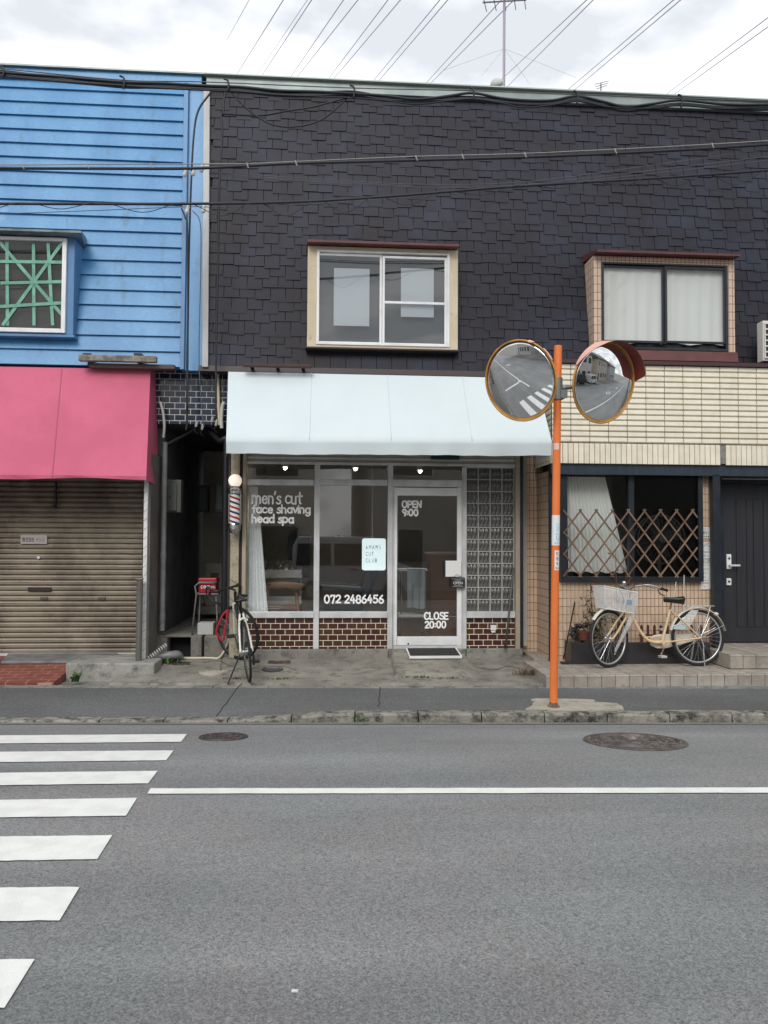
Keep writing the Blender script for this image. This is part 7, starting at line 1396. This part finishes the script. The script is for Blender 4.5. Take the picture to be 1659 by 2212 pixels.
house(-22, -12, -21, -12.5, 5.2, (.44, .42, .40), 'light grey house across the street reflected in the left traffic mirror')
house(22, 31, -20, -11.8, 5.6, (.48, .42, .35), 'tan house further right across the street seen in the mirror')
house(-36, -25, -20, -11.5, 6, (.52, .50, .47), 'off-white house further left across the street seen in the mirror')
house(34, 46, -20, -11.5, 5, (.38, .38, .40), 'bluish house at the far right end of the mirrored street')
house(18, 27, 1.6, 9, 5.6, (.46, .43, .38), 'cream house along the near side in the right mirror', facing=-1)
house(29, 40, 1.5, 9, 6, (.40, .40, .40), 'grey house along the near side in the right mirror', facing=-1)
house(-29, -18, 1.7, 9, 5.6, (.42, .40, .36), 'brownish house along the near side in the left mirror', facing=-1)
def hedge(u, v, r, h, label, seed):
    rs = random.Random(seed); c = UV(u, v, h * .55); t = thing('street_shrub', tuple(UV(u, v)), label, 'shrub'); mb = MB()
    for k in range(1500):
        d = Vector((rs.gauss(0, 1), rs.gauss(0, 1), rs.gauss(0, 1))).normalized() * rs.uniform(.6, 1.0) ** .5 * (1 + .15 * math.sin(k)); leaf(mb, c + Vector((d.x * r, d.y * r * .7, d.z * h * .5)), .075, rs)
    mb.build('foliage', M('hedge_leaf', (.035, .075, .025), .6, island=.4), t); MB().cyl(UV(u, v, .05), UV(u, v, h * .6), .06, .04, 8).build('stem', m_stem, t)
hedge(-3.6, -10.9, 1.0, 1.9, 'round clipped shrub reflected in the left shop window', 1); hedge(-.6, -11.4, .8, 1.7, 'smaller round shrub reflected in the second shop window', 2); hedge(-15, -11, 1.8, 2.6, 'large dark hedge across the street in the left mirror', 3); hedge(-10.8, -10.8, 1.5, 2.4, 'dark garden hedge across the street in the left mirror', 4)
def van(u, v, col, label, h=1.8):
    t = thing('parked_van', tuple(UV(u, v, .0)), label, 'van'); L = 3.4; w_ = .74; mp_ = M('van_paint', col, .25)
    side = [(-1.7, .28), (1.62, .28), (1.72, .6), (1.66, .95), (1.28, 1.05), (.72, 1.72), (.5, h), (-1.55, h), (-1.70, 1.5)]
    MB().prism([UV(u + a, v - w_, b_) for a, b_ in side], EV * (2 * w_)).build('body', mp_, t, bev=.05)
    for vv, s in ((v - w_, -1), (v + w_, 1)):
        for pts in (((.55, 1.0), (1.15, 1.03), (.66, 1.6), (.45, 1.6)), ((-.55, 1.0), (.45, 1.0), (.35, 1.6), (-.55, 1.6)), ((-1.6, 1.0), (-.65, 1.0), (-.65, 1.6), (-1.55, 1.6))): MB().prism([UV(u + a, vv + s * .004, b_) for a, b_ in pts], EV * (.006 * s)).build('window', m_winp, t)
        for a in (-1.15, 1.1):
            c = UV(u + a, vv - s * .04, .29); wl = MB().cyl(c - EV * .09, c + EV * .09, .29, .29, 24).build('wheel', m_tyre, t); MB().cyl(c + EV * .092 * s, c + EV * .10 * s, .17, .15, 18).build('rim', m_rim, wl)
        MB().prism([UV(u - .1 + a, vv + s * .004, b_) for a, b_ in ((0, .88), (.22, .88), (.22, .91), (0, .91))], EV * (.03 * s)).build('door_handle', m_chrome, t)
    MB().hexa([UV(u + 1.30, v - .62, 1.06), UV(u + 1.30, v + .62, 1.06), UV(u + 1.29, v + .62, 1.06), UV(u + 1.29, v - .62, 1.06)], [UV(u + .76, v - .58, 1.70), UV(u + .76, v + .58, 1.70), UV(u + .74, v + .58, 1.70), UV(u + .74, v - .58, 1.70)]).build('windscreen', m_winp, t)
    for s in (-.55, .55): MB().box(0, 0, 0, 0, 0, 0) if False else MB().ball(UV(u + 1.68, v + s, .75), .09, 12, 8).build('headlight', m_chrome, t)
van(-.6, -9.9 + .0, (.55, .56, .57), 'silver van parked across the street reflected in the shop windows'); van(12.5, -10.4, (.02, .022, .026), 'black van parked across the street seen in the right mirror'); van(17.5, -10.5, (.60, .60, .60), 'white van parked behind the black van seen in the right mirror')
def upole(u, v, label):
    t = thing('utility_pole', tuple(UV(u, v)), label, 'utility pole'); MB().cyl(UV(u, v, 0), UV(u, v, 9.5), .16, .11, 16).build('pole', m_plinth, t, smooth='auto')
    for z in (8.2, 9.0): MB().hexa([UV(u - .05, v - .8, z), UV(u + .05, v - .8, z), UV(u + .05, v + .8, z), UV(u - .05, v + .8, z)], [UV(u - .05, v - .8, z + .1), UV(u + .05, v - .8, z + .1), UV(u + .05, v + .8, z + .1), UV(u - .05, v + .8, z + .1)]).build('crossarm', m_zinc, t)
upole(15, .45, 'concrete utility pole on the near kerb in the right mirror'); upole(-14, .45, 'concrete utility pole on the near kerb in the left mirror'); upole(7, -9.8, 'concrete utility pole across the street in the right mirror')
